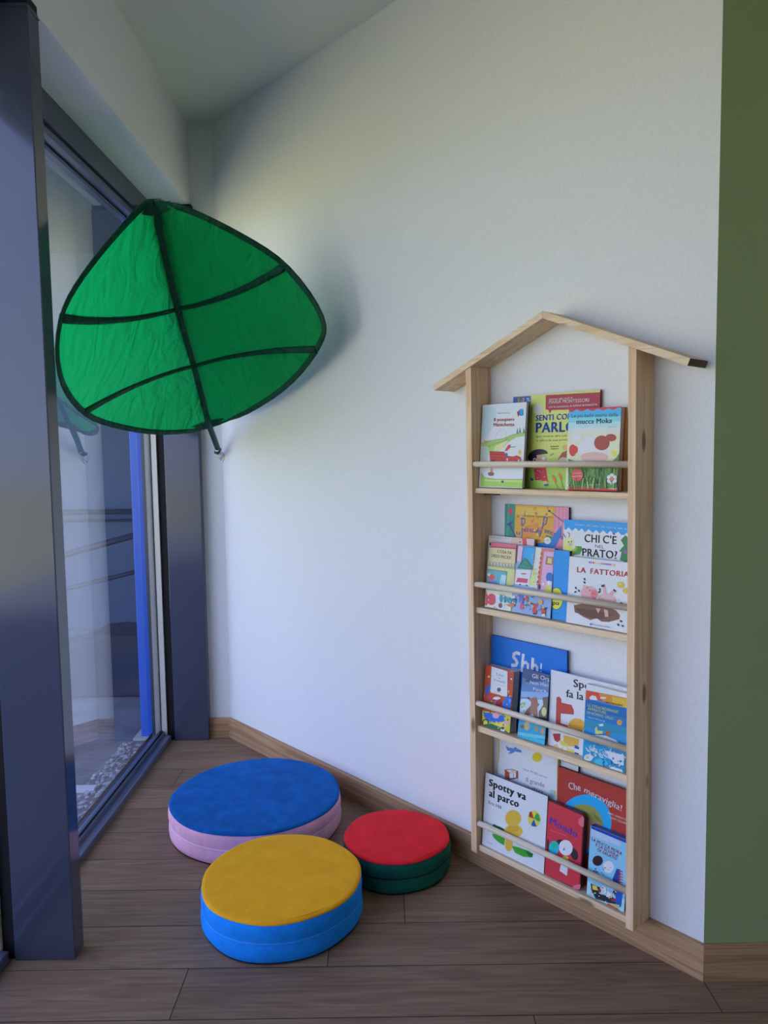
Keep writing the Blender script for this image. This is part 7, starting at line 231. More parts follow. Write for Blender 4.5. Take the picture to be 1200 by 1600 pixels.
{"x":-0.3261,"yb":-0.074,"z":0.5222,"a":0.0743,"w":0.132,"h":0.2156,"th":0.012,"label":"narrow blue sea storybook with white waves and orange sky, front of third shelf","cover":"b8b49c","pages":"c9c4b8","name":"picture_book","rnd":0,"style":"hard","art":[["p","1f7cac",[[0.0,0.0],[132.0,0.0],[132.0,215.6],[0.0,215.6]]],["p","c2c6cc",[[0.0,215.5],[128.8,215.6],[129.9,201.9],[0.0,197.4]]],["p","b8402c",[[0.0,197.4],[129.8,204.1],[131.1,180.3],[85.7,175.9],[46.0,177.6],[0.3,171.4]]],["p","cc7a2c",[[39.8,197.7],[129.9,203.0],[131.1,180.3],[85.7,174.8],[53.4,179.4]]],["p","d09c2c",[[82.0,198.4],[129.9,201.9],[131.2,178.2],[109.9,176.3],[85.6,178.1]]],["p","c8ccd4",[[11.6,178.6],[20.1,187.4],[32.8,187.0],[38.4,177.0],[15.7,173.9]]],["p","e0dcd8",[[65.2,190.0],[64.7,188.9],[63.1,187.5],[60.5,186.2],[57.3,185.1],[53.9,184.3],[50.6,183.9],[48.0,184.0],[46.2,184.5],[45.5,185.4],[46.1,186.6],[47.7,188.0],[50.3,189.3],[53.5,190.4],[57.0,191.2],[60.2,191.6],[62.8,191.5],[64.6,191.0]]],["p","0f5890",[[0.0,170.8],[20.8,174.0],[61.2,172.3],[131.3,176.0],[132.0,145.8],[0.0,139.1]]],["p","12669c",[[0.0,139.1],[132.0,150.1],[132.0,124.2],[0.0,115.8]]],["p","1c7894",[[0.0,111.3],[132.0,124.2],[132.0,102.6],[0.0,92.5]]],["t","1c1c1c","ARCOBALENO",62.4,174.8,115.8,178.4,5.3,2],["t","a8b87c","LE STRAORDINARIE",7.8,152.6,103.8,156.0,8.1,2],["t","a8b87c","AVVENTURE",8.4,143.1,67.7,144.7,8.1,2],["t","a8b87c","DI NONNO ORSO",7.7,132.0,90.4,133.8,8.1,2],["t","a8c4cc","Laura Manaresi",10.8,121.4,64.0,122.5,4.5,0],["p","cc8438",[[116.7,135.0],[116.3,132.2],[115.1,129.5],[113.0,127.2],[110.5,125.6],[107.7,124.8],[105.0,125.1],[102.7,126.3],[101.2,128.3],[100.5,130.8],[100.9,133.7],[102.2,136.4],[104.2,138.7],[106.8,140.3],[109.6,141.0],[112.3,140.8],[114.5,139.6],[116.1,137.6]]],["p","c8d4dc",[[44.6,110.7],[59.3,116.8],[60.9,110.5],[49.8,106.4]]],["p","b8b460",[[35.2,98.1],[41.2,104.2],[43.0,93.3],[60.4,95.7],[58.5,85.1],[36.0,82.4]]],["p","8c5a34",[[82.7,95.0],[82.5,92.0],[81.3,89.2],[79.5,86.8],[77.2,85.2],[74.7,84.5],[72.2,84.8],[70.2,86.1],[68.8,88.3],[68.2,91.1],[68.4,94.1],[69.6,96.9],[71.4,99.3],[73.8,101.0],[76.3,101.6],[78.7,101.3],[80.8,99.9],[82.2,97.8]]],["l","242428",[[46.1,82.9],[68.2,90.0]],1.56],["p","c0ccdc",[[18.8,70.9],[41.2,80.4],[71.0,85.1],[100.5,82.1],[119.3,69.6],[116.0,64.3],[19.3,61.9]]],["p","1a84ac",[[0.0,47.2],[128.8,48.2],[129.5,0.0],[0.0,0.0]]],["l","c4d4e0",[[121.5,49.5],[126.2,43.0],[132.0,42.2]],3.28],["l","c4d4e0",[[91.3,32.4],[96.1,25.8],[103.9,25.0]],3.2],["l","c4d4e0",[[20.1,42.2],[25.1,35.4],[33.3,34.5]],1.85],["l","c4d4e0",[[65.0,34.6],[69.9,27.9],[77.8,27.1]],2.63],["l","c4d4e0",[[51.6,28.7],[56.5,22.0],[64.6,21.3]],3.24],["l","c4d4e0",[[96.6,49.2],[101.3,42.6],[109.1,41.7]],1.83],["l","c4d4e0",[[33.9,41.6],[38.9,34.9],[47.0,34.0]],2.72],["l","c4d4e0",[[31.5,31.1],[36.5,24.4],[44.7,23.6]],2.26],["l","c4d4e0",[[51.8,29.7],[56.6,23.0],[64.7,22.2]],3.45],["l","c4d4e0",[[30.7,38.5],[35.6,31.8],[43.8,30.9]],3.55],["l","c4d4e0",[[32.8,47.3],[37.8,40.5],[45.9,39.6]],1.95],["l","c4d4e0",[[105.2,31.3],[109.9,24.7],[117.7,23.9]],3.37],["l","c4d4e0",[[66.5,48.0],[71.3,41.4],[79.3,40.5]],2.16],["l","c4d4e0",[[92.6,39.7],[97.4,33.1],[105.2,32.3]],1.81],["l","c4d4e0",[[52.8,36.3],[57.7,29.6],[65.7,28.8]],2.27],["l","c4d4e0",[[60.6,45.3],[65.5,38.6],[73.5,37.8]],1.61],["l","c4d4e0",[[100.5,31.1],[105.2,24.5],[113.0,23.7]],2.35],["l","c4d4e0",[[21.5,39.6],[26.5,32.8],[34.7,32.0]],2.7],["l","c4d4e0",[[112.7,38.1],[117.4,31.6],[125.1,30.8]],3.43],["l","c4d4e0",[[70.1,44.5],[74.9,37.8],[82.9,37.0]],2.77],["l","c4d4e0",[[79.2,33.7],[84.0,27.1],[91.9,26.3]],2.98],["l","c4d4e0",[[10.6,35.4],[15.6,28.6],[23.9,27.7]],3.2],["l","c4d4e0",[[23.9,46.5],[28.9,39.7],[37.1,38.9]],1.94],["l","c4d4e0",[[42.1,36.6],[47.0,29.9],[55.1,29.1]],2.19],["l","c4d4e0",[[82.6,45.2],[87.3,38.6],[95.2,37.7]],2.22],["l","c4d4e0",[[87.9,35.5],[92.6,28.9],[100.5,28.1]],3.43],["l","c4d4e0",[[117.1,44.2],[121.7,37.6],[129.4,36.8]],2.18],["l","c4d4e0",[[71.9,34.9],[76.7,28.2],[84.6,27.4]],2.27],["l","c4d4e0",[[108.7,45.4],[113.4,38.9],[121.1,38.0]],2.45],["l","c4d4e0",[[22.9,23.8],[27.9,17.0],[36.1,16.2]],2.78],["p","b8ccdc",[[73.1,45.4],[127.6,47.8],[128.0,19.3],[99.2,17.3],[83.8,30.6]]],["p","c4d0dc",[[92.5,6.4],[123.9,7.1],[126.0,0.0],[86.1,0.0]]],["p","b8ccd8",[[33.7,13.6],[33.0,10.0],[30.7,6.3],[27.1,3.0],[22.5,0.4],[17.6,0.0],[12.9,0.0],[9.0,0.0],[6.3,2.1],[5.3,5.3],[6.0,8.9],[8.3,12.6],[12.0,15.9],[16.6,18.5],[21.5,19.9],[26.2,20.1],[30.0,19.0],[32.6,16.7]]],["p","c0b080",[[20.6,13.2],[20.4,11.7],[19.6,10.2],[18.3,8.9],[16.7,8.0],[14.9,7.5],[13.2,7.4],[11.8,8.0],[10.9,8.9],[10.5,10.2],[10.7,11.7],[11.5,13.2],[12.8,14.5],[14.5,15.4],[16.2,16.0],[17.9,16.0],[19.3,15.4],[20.3,14.5]]],["p","2c3440",[[19.3,8.9],[19.2,8.4],[19.0,7.8],[18.5,7.3],[17.9,6.9],[17.3,6.8],[16.7,6.8],[16.2,7.0],[15.9,7.4],[15.8,7.9],[15.8,8.4],[16.1,9.0],[16.6,9.5],[17.2,9.9],[17.8,10.0],[18.4,10.0],[18.9,9.8],[19.2,9.4]]],["p","0f4c94",[[0.0,0.0],[20.3,0.0],[41.0,0.0],[25.8,0.0],[0.1,0.0]]],["p","36a4b4",[[82.1,10.9],[80.3,7.3],[76.1,3.7],[70.0,0.6],[62.7,0.0],[55.1,0.0],[48.0,0.0],[42.4,0.0],[38.9,1.5],[38.1,4.8],[39.9,8.5],[44.2,12.1],[50.4,15.2],[57.8,17.4],[65.4,18.4],[72.4,18.2],[77.9,16.7],[81.2,14.2]]],["l","2c3c64",[[90.5,20.3],[92.1,13.0]],2.63],["l","2c3c64",[[99.0,20.6],[101.4,12.4]],2.62],["l","2c3c64",[[111.2,18.7],[115.2,12.2]],2.61],["p","3c3c54",[[112.9,0.0],[112.6,0.0],[111.6,0.0],[110.0,0.0],[108.0,0.0],[105.9,0.0],[103.8,0.0],[102.1,0.0],[101.0,0.0],[100.5,0.0],[100.8,0.0],[101.8,0.0],[103.4,0.0],[105.4,0.0],[107.5,0.0],[109.6,0.0],[111.3,0.0],[112.4,0.0]]],["p","58b8cc",[[40.0,25.2],[37.2,25.1],[36.2,26.8],[37.8,29.1],[40.8,30.2],[42.8,29.3],[42.5,27.0]]],["p","dce4ec",[[87.4,47.8],[85.3,47.3],[84.0,48.5],[84.5,50.5],[86.3,51.8],[88.2,51.3],[88.7,49.6]]],["p","0c5c9c",[[94.7,64.7],[93.8,62.4],[91.7,61.2],[90.0,62.2],[89.8,64.6],[91.5,66.5],[93.6,66.6]]],["p","0c5c9c",[[99.1,30.3],[97.4,27.7],[94.7,27.0],[93.1,28.7],[93.8,31.4],[96.2,33.2],[98.5,32.7]]],["p","58b8cc",[[95.3,0.0],[92.1,0.0],[89.9,0.0],[90.5,0.0],[93.3,0.2],[96.3,0.2],[97.1,0.0]]],["p","58b8cc",[[65.3,37.0],[62.7,35.4],[61.0,35.9],[61.5,38.2],[63.9,40.5],[66.3,41.1],[66.9,39.6]]],["p","58b8cc",[[64.6,25.2],[61.6,23.7],[59.9,24.5],[60.7,27.0],[63.5,29.3],[66.1,29.7],[66.6,27.9]]],["p","dce4ec",[[82.6,55.5],[80.7,55.8],[80.0,57.6],[81.1,59.5],[83.1,60.2],[84.5,59.0],[84.3,57.0]]],["p","58b8cc",[[112.6,68.2],[111.2,68.4],[110.4,70.1],[110.7,71.9],[111.9,72.5],[113.1,71.4],[113.4,69.5]]],["p","0c5c9c",[[70.8,0.0],[67.9,0.0],[65.5,0.0],[65.5,2.8],[67.8,5.0],[70.7,5.0],[72.0,2.7]]],["p","0c5c9c",[[69.4,9.1],[66.5,9.1],[65.0,11.5],[66.1,14.5],[69.0,16.0],[71.4,14.7],[71.6,11.6]]],["p","58b8cc",[[25.9,0.0],[23.6,0.0],[20.6,0.0],[19.1,0.0],[20.3,0.0],[23.3,0.0],[25.8,0.0]]],["p","dce4ec",[[103.4,19.5],[101.7,17.7],[99.4,17.6],[98.3,19.2],[99.2,21.3],[101.5,22.3],[103.3,21.5]]],["p","58b8cc",[[59.6,42.3],[57.6,39.8],[54.8,39.3],[53.3,41.2],[54.3,44.1],[57.0,45.7],[59.4,44.9]]],["p","58b8cc",[[121.4,65.5],[119.4,63.2],[117.1,62.9],[116.2,65.0],[117.4,67.8],[119.9,69.3],[121.6,68.3]]],["p","0c5c9c",[[119.3,26.4],[116.3,26.1],[115.1,27.9],[116.6,30.5],[119.6,31.8],[121.9,31.0],[121.8,28.6]]],["p","58b8cc",[[74.7,22.3],[73.1,20.8],[70.5,20.5],[68.7,21.7],[69.3,23.4],[71.7,24.3],[74.1,23.9]]],["p","dce4ec",[[89.4,5.9],[87.6,4.1],[85.6,4.1],[85.1,5.9],[86.4,8.2],[88.5,9.2],[89.9,8.2]]],["p","58b8cc",[[40.3,48.8],[38.5,47.2],[35.4,46.8],[33.2,47.8],[33.6,49.6],[36.4,50.7],[39.4,50.4]]],["p","0c5c9c",[[47.8,51.3],[45.3,51.3],[43.9,53.4],[44.7,56.1],[47.0,57.2],[49.1,56.0],[49.4,53.4]]],["p","0c5c9c",[[17.9,0.0],[16.5,0.0],[13.4,0.0],[11.0,0.0],[11.2,0.0],[13.7,0.0],[16.7,0.0]]],["p","58b8cc",[[90.4,54.0],[87.4,52.7],[85.7,53.7],[86.7,56.2],[89.5,58.4],[92.1,58.5],[92.5,56.6]]],["p","58b8cc",[[113.6,25.7],[111.4,24.3],[108.9,24.8],[107.9,26.8],[109.2,28.9],[111.8,29.3],[113.8,27.9]]],["p","dce4ec",[[118.6,15.8],[116.4,13.4],[113.9,13.2],[112.9,15.4],[114.3,18.3],[116.9,19.7],[118.8,18.6]]],["p","0c5c9c",[[114.4,68.9],[111.6,68.1],[110.6,68.9],[112.0,70.8],[114.7,72.3],[116.8,72.3],[116.7,70.8]]],["p","dce4ec",[[102.9,8.4],[101.4,8.1],[100.7,8.9],[101.4,10.2],[102.9,11.0],[104.1,10.7],[104.1,9.5]]],["p","dce4ec",[[27.3,32.1],[24.9,31.7],[23.4,33.2],[23.9,35.5],[26.0,36.9],[28.2,36.3],[28.7,34.2]]],["p","dce4ec",[[44.3,20.9],[42.1,19.1],[40.0,19.3],[39.6,21.3],[41.2,23.7],[43.6,24.6],[44.9,23.3]]],["p","58b8cc",[[67.7,0.0],[66.2,0.0],[65.4,0.0],[66.0,0.0],[67.5,0.0],[68.8,0.0],[68.9,0.0]]],["p","0c5c9c",[[67.2,17.7],[64.9,16.4],[62.1,17.1],[61.0,19.2],[62.4,21.2],[65.2,21.6],[67.3,20.0]]],["p","0c5c9c",[[66.8,43.7],[64.3,43.0],[63.3,43.8],[64.6,45.6],[67.2,46.9],[69.2,46.8],[69.0,45.4]]],["p","dce4ec",[[99.1,0.0],[97.2,0.0],[96.4,0.0],[97.3,1.6],[99.3,2.6],[100.8,2.2],[100.7,0.8]]],["p","0c5c9c",[[70.7,8.0],[68.7,5.9],[65.8,5.6],[64.3,7.3],[65.3,9.8],[67.9,11.1],[70.3,10.3]]],["p","0c5c9c",[[36.3,26.9],[34.5,26.3],[32.5,27.1],[31.7,28.7],[32.7,30.0],[34.8,29.9],[36.4,28.5]]],["p","58b8cc",[[34.9,31.0],[33.1,29.8],[30.0,29.7],[28.0,30.9],[28.5,32.4],[31.3,33.1],[34.1,32.5]]],["p","58b8cc",[[20.9,32.0],[19.2,32.1],[18.5,33.5],[19.2,35.2],[20.8,35.9],[22.2,35.1],[22.2,33.4]]]]},
{"x":-0.4422,"yb":-0.022,"z":0.1236,"a":0.0323,"w":0.062,"h":0.3406,"th":0.008,"label":"pale book with an orange corner, just peeking above the red rainbow book","cover":"3c3c44","pages":"c9c4b8","name":"picture_book","rnd":0,"style":"hard","art":[["p","b9bcc8",[[0.0,0.0],[62.0,0.0],[62.0,340.6],[0.0,340.6]]],["p","b8866c",[[0.0,337.1],[2.1,337.9],[0.0,320.3],[0.0,314.6]]]]},
{"x":-0.6709,"yb":-0.034,"z":0.1237,"a":0.0337,"w":0.2272,"h":0.3565,"th":0.012,"label":"tall white book with yellow spine, small blue aeroplane and baby cot, bottom shelf","cover":"b9a53c","pages":"c9c4b8","name":"picture_book","rnd":0.012,"style":"hard","art":[["p","bcc0ce",[[8.4,356.5],[227.2,356.5],[227.2,193.2],[0.0,207.4]]],["p","c0c0bc",[[0.0,356.5],[0.0,356.5],[1.3,207.9],[0.0,215.8]]],["p","bcc0ce",[[5.4,356.5],[226.1,356.5],[227.2,95.0],[7.7,7.5]]],["p","4a72ac",[[29.2,332.4],[42.1,329.6],[61.1,332.4],[67.3,339.4],[76.8,335.7],[92.4,335.0],[92.6,327.4],[67.7,324.0],[55.3,313.9],[39.5,307.9],[48.8,319.8],[36.0,318.7]]],["p","c2a72c",[[170.1,336.2],[169.1,330.8],[166.1,325.3],[161.3,320.5],[155.4,316.9],[149.0,315.0],[143.0,315.0],[137.9,316.9],[134.6,320.5],[133.3,325.3],[134.3,330.8],[137.4,336.3],[142.3,341.1],[148.2,344.6],[154.6,346.5],[160.6,346.5],[165.6,344.5],[168.9,341.0]]],["t","6a6068","Sam McBratney",100.1,275.6,191.7,275.2,6.6,0],["t","4a4a52","Il grande",113.3,241.3,180.8,244.2,14.2,0],["t","3c3c44","coniglio",64.1,215.0,176.9,224.0,10.3,1],["p","a4442c",[[27.9,252.0],[31.1,254.3],[47.3,248.8],[80.1,264.3],[80.7,243.7],[47.9,226.8],[29.2,227.4]]],["p","d0c8c0",[[45.8,247.1],[72.4,259.3],[72.9,241.3],[47.8,230.7]]],["l","2c2428",[[27.9,252.0],[56.5,263.5],[80.1,264.3],[80.9,236.0]],1.57],["l","2c2428",[[45.7,248.3],[46.3,225.0]],1.82],["l","2c2428",[[63.1,252.5],[63.5,235.7]],1.55],["l","2c2428",[[29.2,227.4],[47.9,226.8],[80.7,242.5]],1.83],["p","c8b040",[[67.3,261.6],[66.9,260.4],[65.6,259.1],[63.6,257.7],[61.2,256.6],[58.6,255.8],[56.1,255.4],[54.0,255.5],[52.7,256.0],[52.2,256.9],[52.6,258.1],[53.9,259.5],[55.9,260.8],[58.4,261.9],[61.0,262.7],[63.5,263.1],[65.5,263.0],[66.8,262.5]]],["p","8caaa8",[[199.9,241.7],[214.1,248.9],[223.3,229.6],[203.4,217.9]]],["p","c0a444",[[214.2,246.4],[221.6,247.6],[222.1,231.7],[216.1,230.9]]]]},
{"x":-0.4408,"yb":-0.036,"z":0.1236,"a":0.0307,"w":0.236,"h":0.3263,"th":0.01,"label":"large brick-red book with a blue rainbow arch over a green hill, bottom shelf","cover":"4c1a18","pages":"c9c4b8","name":"picture_book","rnd":0,"style":"hard","art":[["p","97332a",[[0.0,0.0],[236.0,0.0],[236.0,326.3],[0.0,326.3]]],["p","2190c8",[[175.1,183.4],[169.0,168.9],[161.1,154.6],[151.4,140.9],[140.3,128.1],[127.9,116.6],[114.6,106.5],[100.6,98.3],[86.3,92.1],[72.1,88.1],[58.2,86.4],[45.1,87.1],[33.1,90.3],[22.5,95.8],[13.7,103.6],[6.8,113.4],[2.1,125.1],[0.0,138.2],[0.0,152.5],[2.1,167.5],[6.8,182.9],[13.7,198.2],[22.5,213.1],[33.0,227.0],[45.0,239.8],[58.0,251.1],[71.8,260.6],[86.0,268.0],[100.3,273.4],[114.2,276.4],[127.5,277.2],[139.8,275.7],[151.0,272.0],[160.7,266.1],[168.7,258.4],[174.8,248.8],[179.0,237.7],[181.2,225.4],[181.2,212.0],[179.2,197.9]]],["p","828044",[[150.2,171.1],[144.7,158.4],[137.4,146.0],[128.5,134.3],[118.2,123.5],[106.9,114.1],[94.7,106.3],[82.2,100.5],[69.7,96.7],[57.5,95.2],[46.0,95.9],[35.7,99.0],[26.9,104.4],[19.8,111.8],[14.7,121.1],[11.8,131.9],[11.2,144.0],[12.8,156.9],[16.7,170.2],[22.7,183.4],[30.6,196.2],[40.2,208.1],[51.0,218.8],[62.8,227.9],[75.1,235.2],[87.6,240.5],[100.0,243.6],[111.8,244.5],[122.7,243.2],[132.4,239.8],[140.6,234.3],[147.2,226.9],[151.8,217.9],[154.5,207.5],[155.1,196.0],[153.7,183.8]]],["p","a46c54",[[20.0,188.4],[97.9,206.7],[152.7,198.7],[163.3,178.2],[164.5,135.8],[11.8,75.9]]],["p","6a6a38",[[118.0,229.4],[145.5,217.6],[157.6,203.6],[132.2,209.7]]],["t","d8d0c4","Che",39.6,270.0,80.3,277.2,20.1,1],["t","d8d0c4","meraviglia!",90.8,277.5,211.5,262.4,17.9,1],["t","c4b0a4","LIBRO ANIMATO",168.1,241.0,226.5,240.8,5.4,0],["t","c4b0a4","TANTI COLORI",175.1,229.8,226.8,230.5,5.4,0]]},
{"x":-0.6983,"yb":-0.074,"z":0.1241,"a":0.0847,"w":0.2406,"h":0.2365,"th":0.009,"label":"white square book with black title, beach ball and green hill, on the bottom shelf","cover":"545060","pages":"8c8c94","name":"picture_book","rnd":0,"style":"hard","art":[["p","bcc4d4",[[0.0,0.0],[240.6,0.0],[240.6,236.5],[0.0,236.5]]],["t","1c1c22","Spotty va",15.2,197.4,162.6,197.3,22.5,5],["t","1c1c22","al parco",17.4,164.1,137.1,166.1,22.5,5],["t","3c3c44","Eric Hill",18.3,139.6,69.6,139.0,10.2,1],["p","1f5c34",[[36.7,70.4],[42.5,81.6],[55.6,81.2],[68.5,82.0],[84.5,81.4],[91.6,71.2],[59.7,67.2]]],["p","3c8c2c",[[38.1,48.8],[60.6,54.6],[92.4,58.7],[87.9,28.8],[62.0,31.9],[45.3,38.5]]],["p","3c8c2c",[[115.7,39.4],[143.3,44.9],[185.6,48.7],[199.4,41.7],[192.6,31.6],[163.1,22.5],[132.3,23.0]]],["p","1c5c2c",[[167.8,44.3],[199.1,46.6],[197.0,33.3],[183.6,33.0]]],["p","c39c38",[[148.1,137.3],[146.9,127.8],[142.2,118.2],[134.5,109.5],[124.9,102.9],[114.3,99.0],[104.1,98.5],[95.5,101.4],[89.6,107.3],[87.1,115.6],[88.4,125.3],[93.3,135.1],[101.1,143.8],[111.0,150.4],[121.6,154.0],[131.7,154.4],[140.1,151.4],[145.8,145.5]]],["p","c39c38",[[156.6,100.2],[155.0,92.3],[149.4,83.8],[140.6,75.8],[129.4,69.0],[117.2,64.5],[105.6,62.7],[95.8,63.9],[89.2,68.0],[86.6,74.5],[88.3,82.5],[94.1,91.2],[103.2,99.3],[114.6,106.0],[126.7,110.4],[138.2,112.0],[147.7,110.7],[154.1,106.6]]],["p","c39c38",[[121.5,46.7],[121.1,38.8],[118.8,31.0],[115.1,24.5],[110.3,19.9],[104.9,17.8],[99.7,18.5],[95.3,22.0],[92.2,27.7],[90.7,35.0],[91.2,43.1],[93.4,50.9],[97.2,57.4],[102.1,62.0],[107.4,64.0],[112.6,63.2],[117.0,59.7],[120.1,54.0]]],["p","b88c30",[[141.2,102.1],[140.1,98.2],[136.7,93.9],[131.2,89.7],[124.3,86.0],[116.9,83.2],[109.8,81.8],[104.0,81.9],[100.0,83.6],[98.5,86.5],[99.6,90.4],[103.2,94.8],[108.7,99.0],[115.7,102.8],[123.1,105.4],[130.1,106.8],[135.8,106.6],[139.7,105.0]]],["p","c9b640",[[218.9,163.9],[219.6,158.0],[219.0,151.8],[217.0,145.7],[213.9,140.1],[209.7,135.1],[204.7,131.2],[199.2,128.6],[193.5,127.3],[188.0,127.6],[182.9,129.3],[178.6,132.5],[175.3,136.8],[173.3,142.2],[172.5,148.1],[173.2,154.4],[175.2,160.5],[178.4,166.3],[182.7,171.2],[187.7,175.1],[193.3,177.7],[198.9,178.8],[204.4,178.4],[209.4,176.6],[213.7,173.5],[216.9,169.1]]],["p","a02c2c",[[195.4,152.8],[176.0,152.1],[178.0,167.8],[185.2,172.7]]],["p","2c8c3c",[[195.3,154.0],[204.4,174.5],[213.4,170.3],[218.8,155.0],[211.8,150.0]]],["p","1c4c9c",[[195.4,151.6],[207.0,132.3],[192.5,128.2],[186.3,131.0]]],["l","a8b0b8",[[186.5,128.5],[162.8,74.9]],1.21],["t","5c6470","Fabbri editori",18.8,15.5,41.9,15.2,3.1,1]]},
{"x":-0.4553,"yb":-0.073,"z":0.1248,"a":0.0851,"w":0.1235,"h":0.2236,"th":0.018,"label":"red rounded board book with a white dog holding a globe, bottom shelf","cover":"5c1c20","pages":"44242a","name":"picture_book","rnd":0.014,"style":"hard","art":[["p","b2303a",[[0.0,223.6],[123.5,223.6],[123.5,0.0],[0.0,0.0]]],["p","b2303a",[[0.0,223.6],[123.5,223.6],[123.5,0.0],[5.0,0.0]]],["p","c46068",[[123.5,210.4],[123.5,204.7],[123.5,199.0],[123.5,193.8],[123.5,189.8],[121.5,187.4],[115.3,187.1],[110.1,188.7],[106.6,192.2],[105.1,197.1],[105.9,202.9],[108.9,208.7],[113.6,213.9],[119.6,217.9],[123.5,220.2],[123.5,220.5],[123.5,218.7],[123.5,215.3]]],["p","c46068",[[123.5,13.9],[123.5,8.5],[123.5,2.5],[123.5,0.0],[123.5,0.0],[115.6,0.0],[107.7,0.0],[101.1,0.0],[96.7,0.0],[94.9,0.0],[96.1,0.0],[100.0,5.4],[106.2,11.3],[113.8,16.2],[122.1,19.7],[123.5,21.3],[123.5,20.7],[123.5,18.2]]],["t","4a3c9c","Mondo",7.5,157.5,105.4,148.3,21.0,2],["l","c8606c",[[7.9,138.7],[66.2,141.4]],1.54],["p","2c2428",[[108.5,107.4],[110.7,101.9],[111.2,96.1],[110.1,90.7],[107.4,86.3],[103.4,83.4],[98.7,82.4],[93.8,83.5],[89.3,86.5],[85.8,91.0],[83.6,96.5],[83.0,102.3],[84.2,107.8],[87.0,112.2],[90.9,115.1],[95.6,116.0],[100.5,114.9],[105.0,111.9]]],["p","2c2428",[[58.0,122.0],[58.7,119.0],[57.9,115.4],[55.8,111.6],[52.4,108.0],[48.3,105.1],[44.0,103.3],[39.9,102.7],[36.6,103.4],[34.5,105.4],[33.7,108.3],[34.5,112.0],[36.7,115.8],[40.1,119.4],[44.2,122.2],[48.5,124.1],[52.6,124.7],[55.9,123.9]]],["p","c4c4cc",[[90.2,120.2],[91.7,112.7],[90.3,104.5],[86.4,96.5],[80.3,89.7],[72.7,84.9],[64.5,82.7],[56.8,83.4],[50.4,86.8],[46.2,92.7],[44.7,100.3],[46.1,108.6],[50.1,116.7],[56.4,123.5],[64.0,128.3],[72.2,130.3],[79.8,129.6],[86.1,126.0]]],["p","dadae0",[[75.2,112.3],[74.6,106.8],[72.5,101.3],[69.0,96.5],[64.5,92.9],[59.7,91.0],[54.9,91.0],[51.0,93.0],[48.2,96.6],[47.0,101.5],[47.6,107.0],[49.7,112.6],[53.3,117.4],[57.8,120.9],[62.7,122.8],[67.4,122.7],[71.3,120.7],[74.0,117.1]]],["p","38589c",[[65.5,100.8],[65.4,99.5],[65.0,98.2],[64.3,97.1],[63.4,96.3],[62.4,95.9],[61.5,96.0],[60.7,96.6],[60.1,97.5],[59.9,98.6],[60.0,99.9],[60.4,101.2],[61.1,102.3],[62.0,103.1],[63.0,103.5],[63.9,103.4],[64.7,102.9],[65.2,102.0]]],["p","1c9ca8",[[46.2,98.0],[45.5,90.7],[42.8,83.5],[38.4,77.1],[32.7,72.5],[26.4,70.0],[20.4,70.1],[15.3,72.8],[11.8,77.7],[10.2,84.2],[10.9,91.6],[13.7,98.9],[18.2,105.3],[23.9,109.9],[30.2,112.3],[36.2,112.1],[41.2,109.4],[44.7,104.5]]],["p","2c9c5c",[[19.6,100.4],[32.0,108.3],[36.4,97.4],[26.0,87.1]]],["p","c4a43c",[[80.3,80.3],[79.8,77.9],[77.8,75.3],[74.8,72.7],[70.9,70.5],[66.8,68.8],[62.9,68.0],[59.6,68.1],[57.4,69.1],[56.6,70.9],[57.2,73.3],[59.1,75.9],[62.2,78.5],[66.1,80.8],[70.2,82.4],[74.1,83.2],[77.3,83.1],[79.5,82.1]]],["p","c4c4cc",[[56.8,61.6],[81.1,74.4],[78.1,36.1],[76.9,26.3],[51.4,31.4]]],["p","2c2428",[[10.0,93.6],[10.2,87.2],[9.9,81.4],[9.2,76.9],[8.2,74.2],[6.9,73.7],[5.6,75.5],[4.3,79.3],[3.4,84.6],[2.7,90.9],[2.6,97.3],[2.8,103.1],[3.5,107.6],[4.6,110.3],[5.9,110.7],[7.2,109.0],[8.4,105.2],[9.4,99.9]]]]},
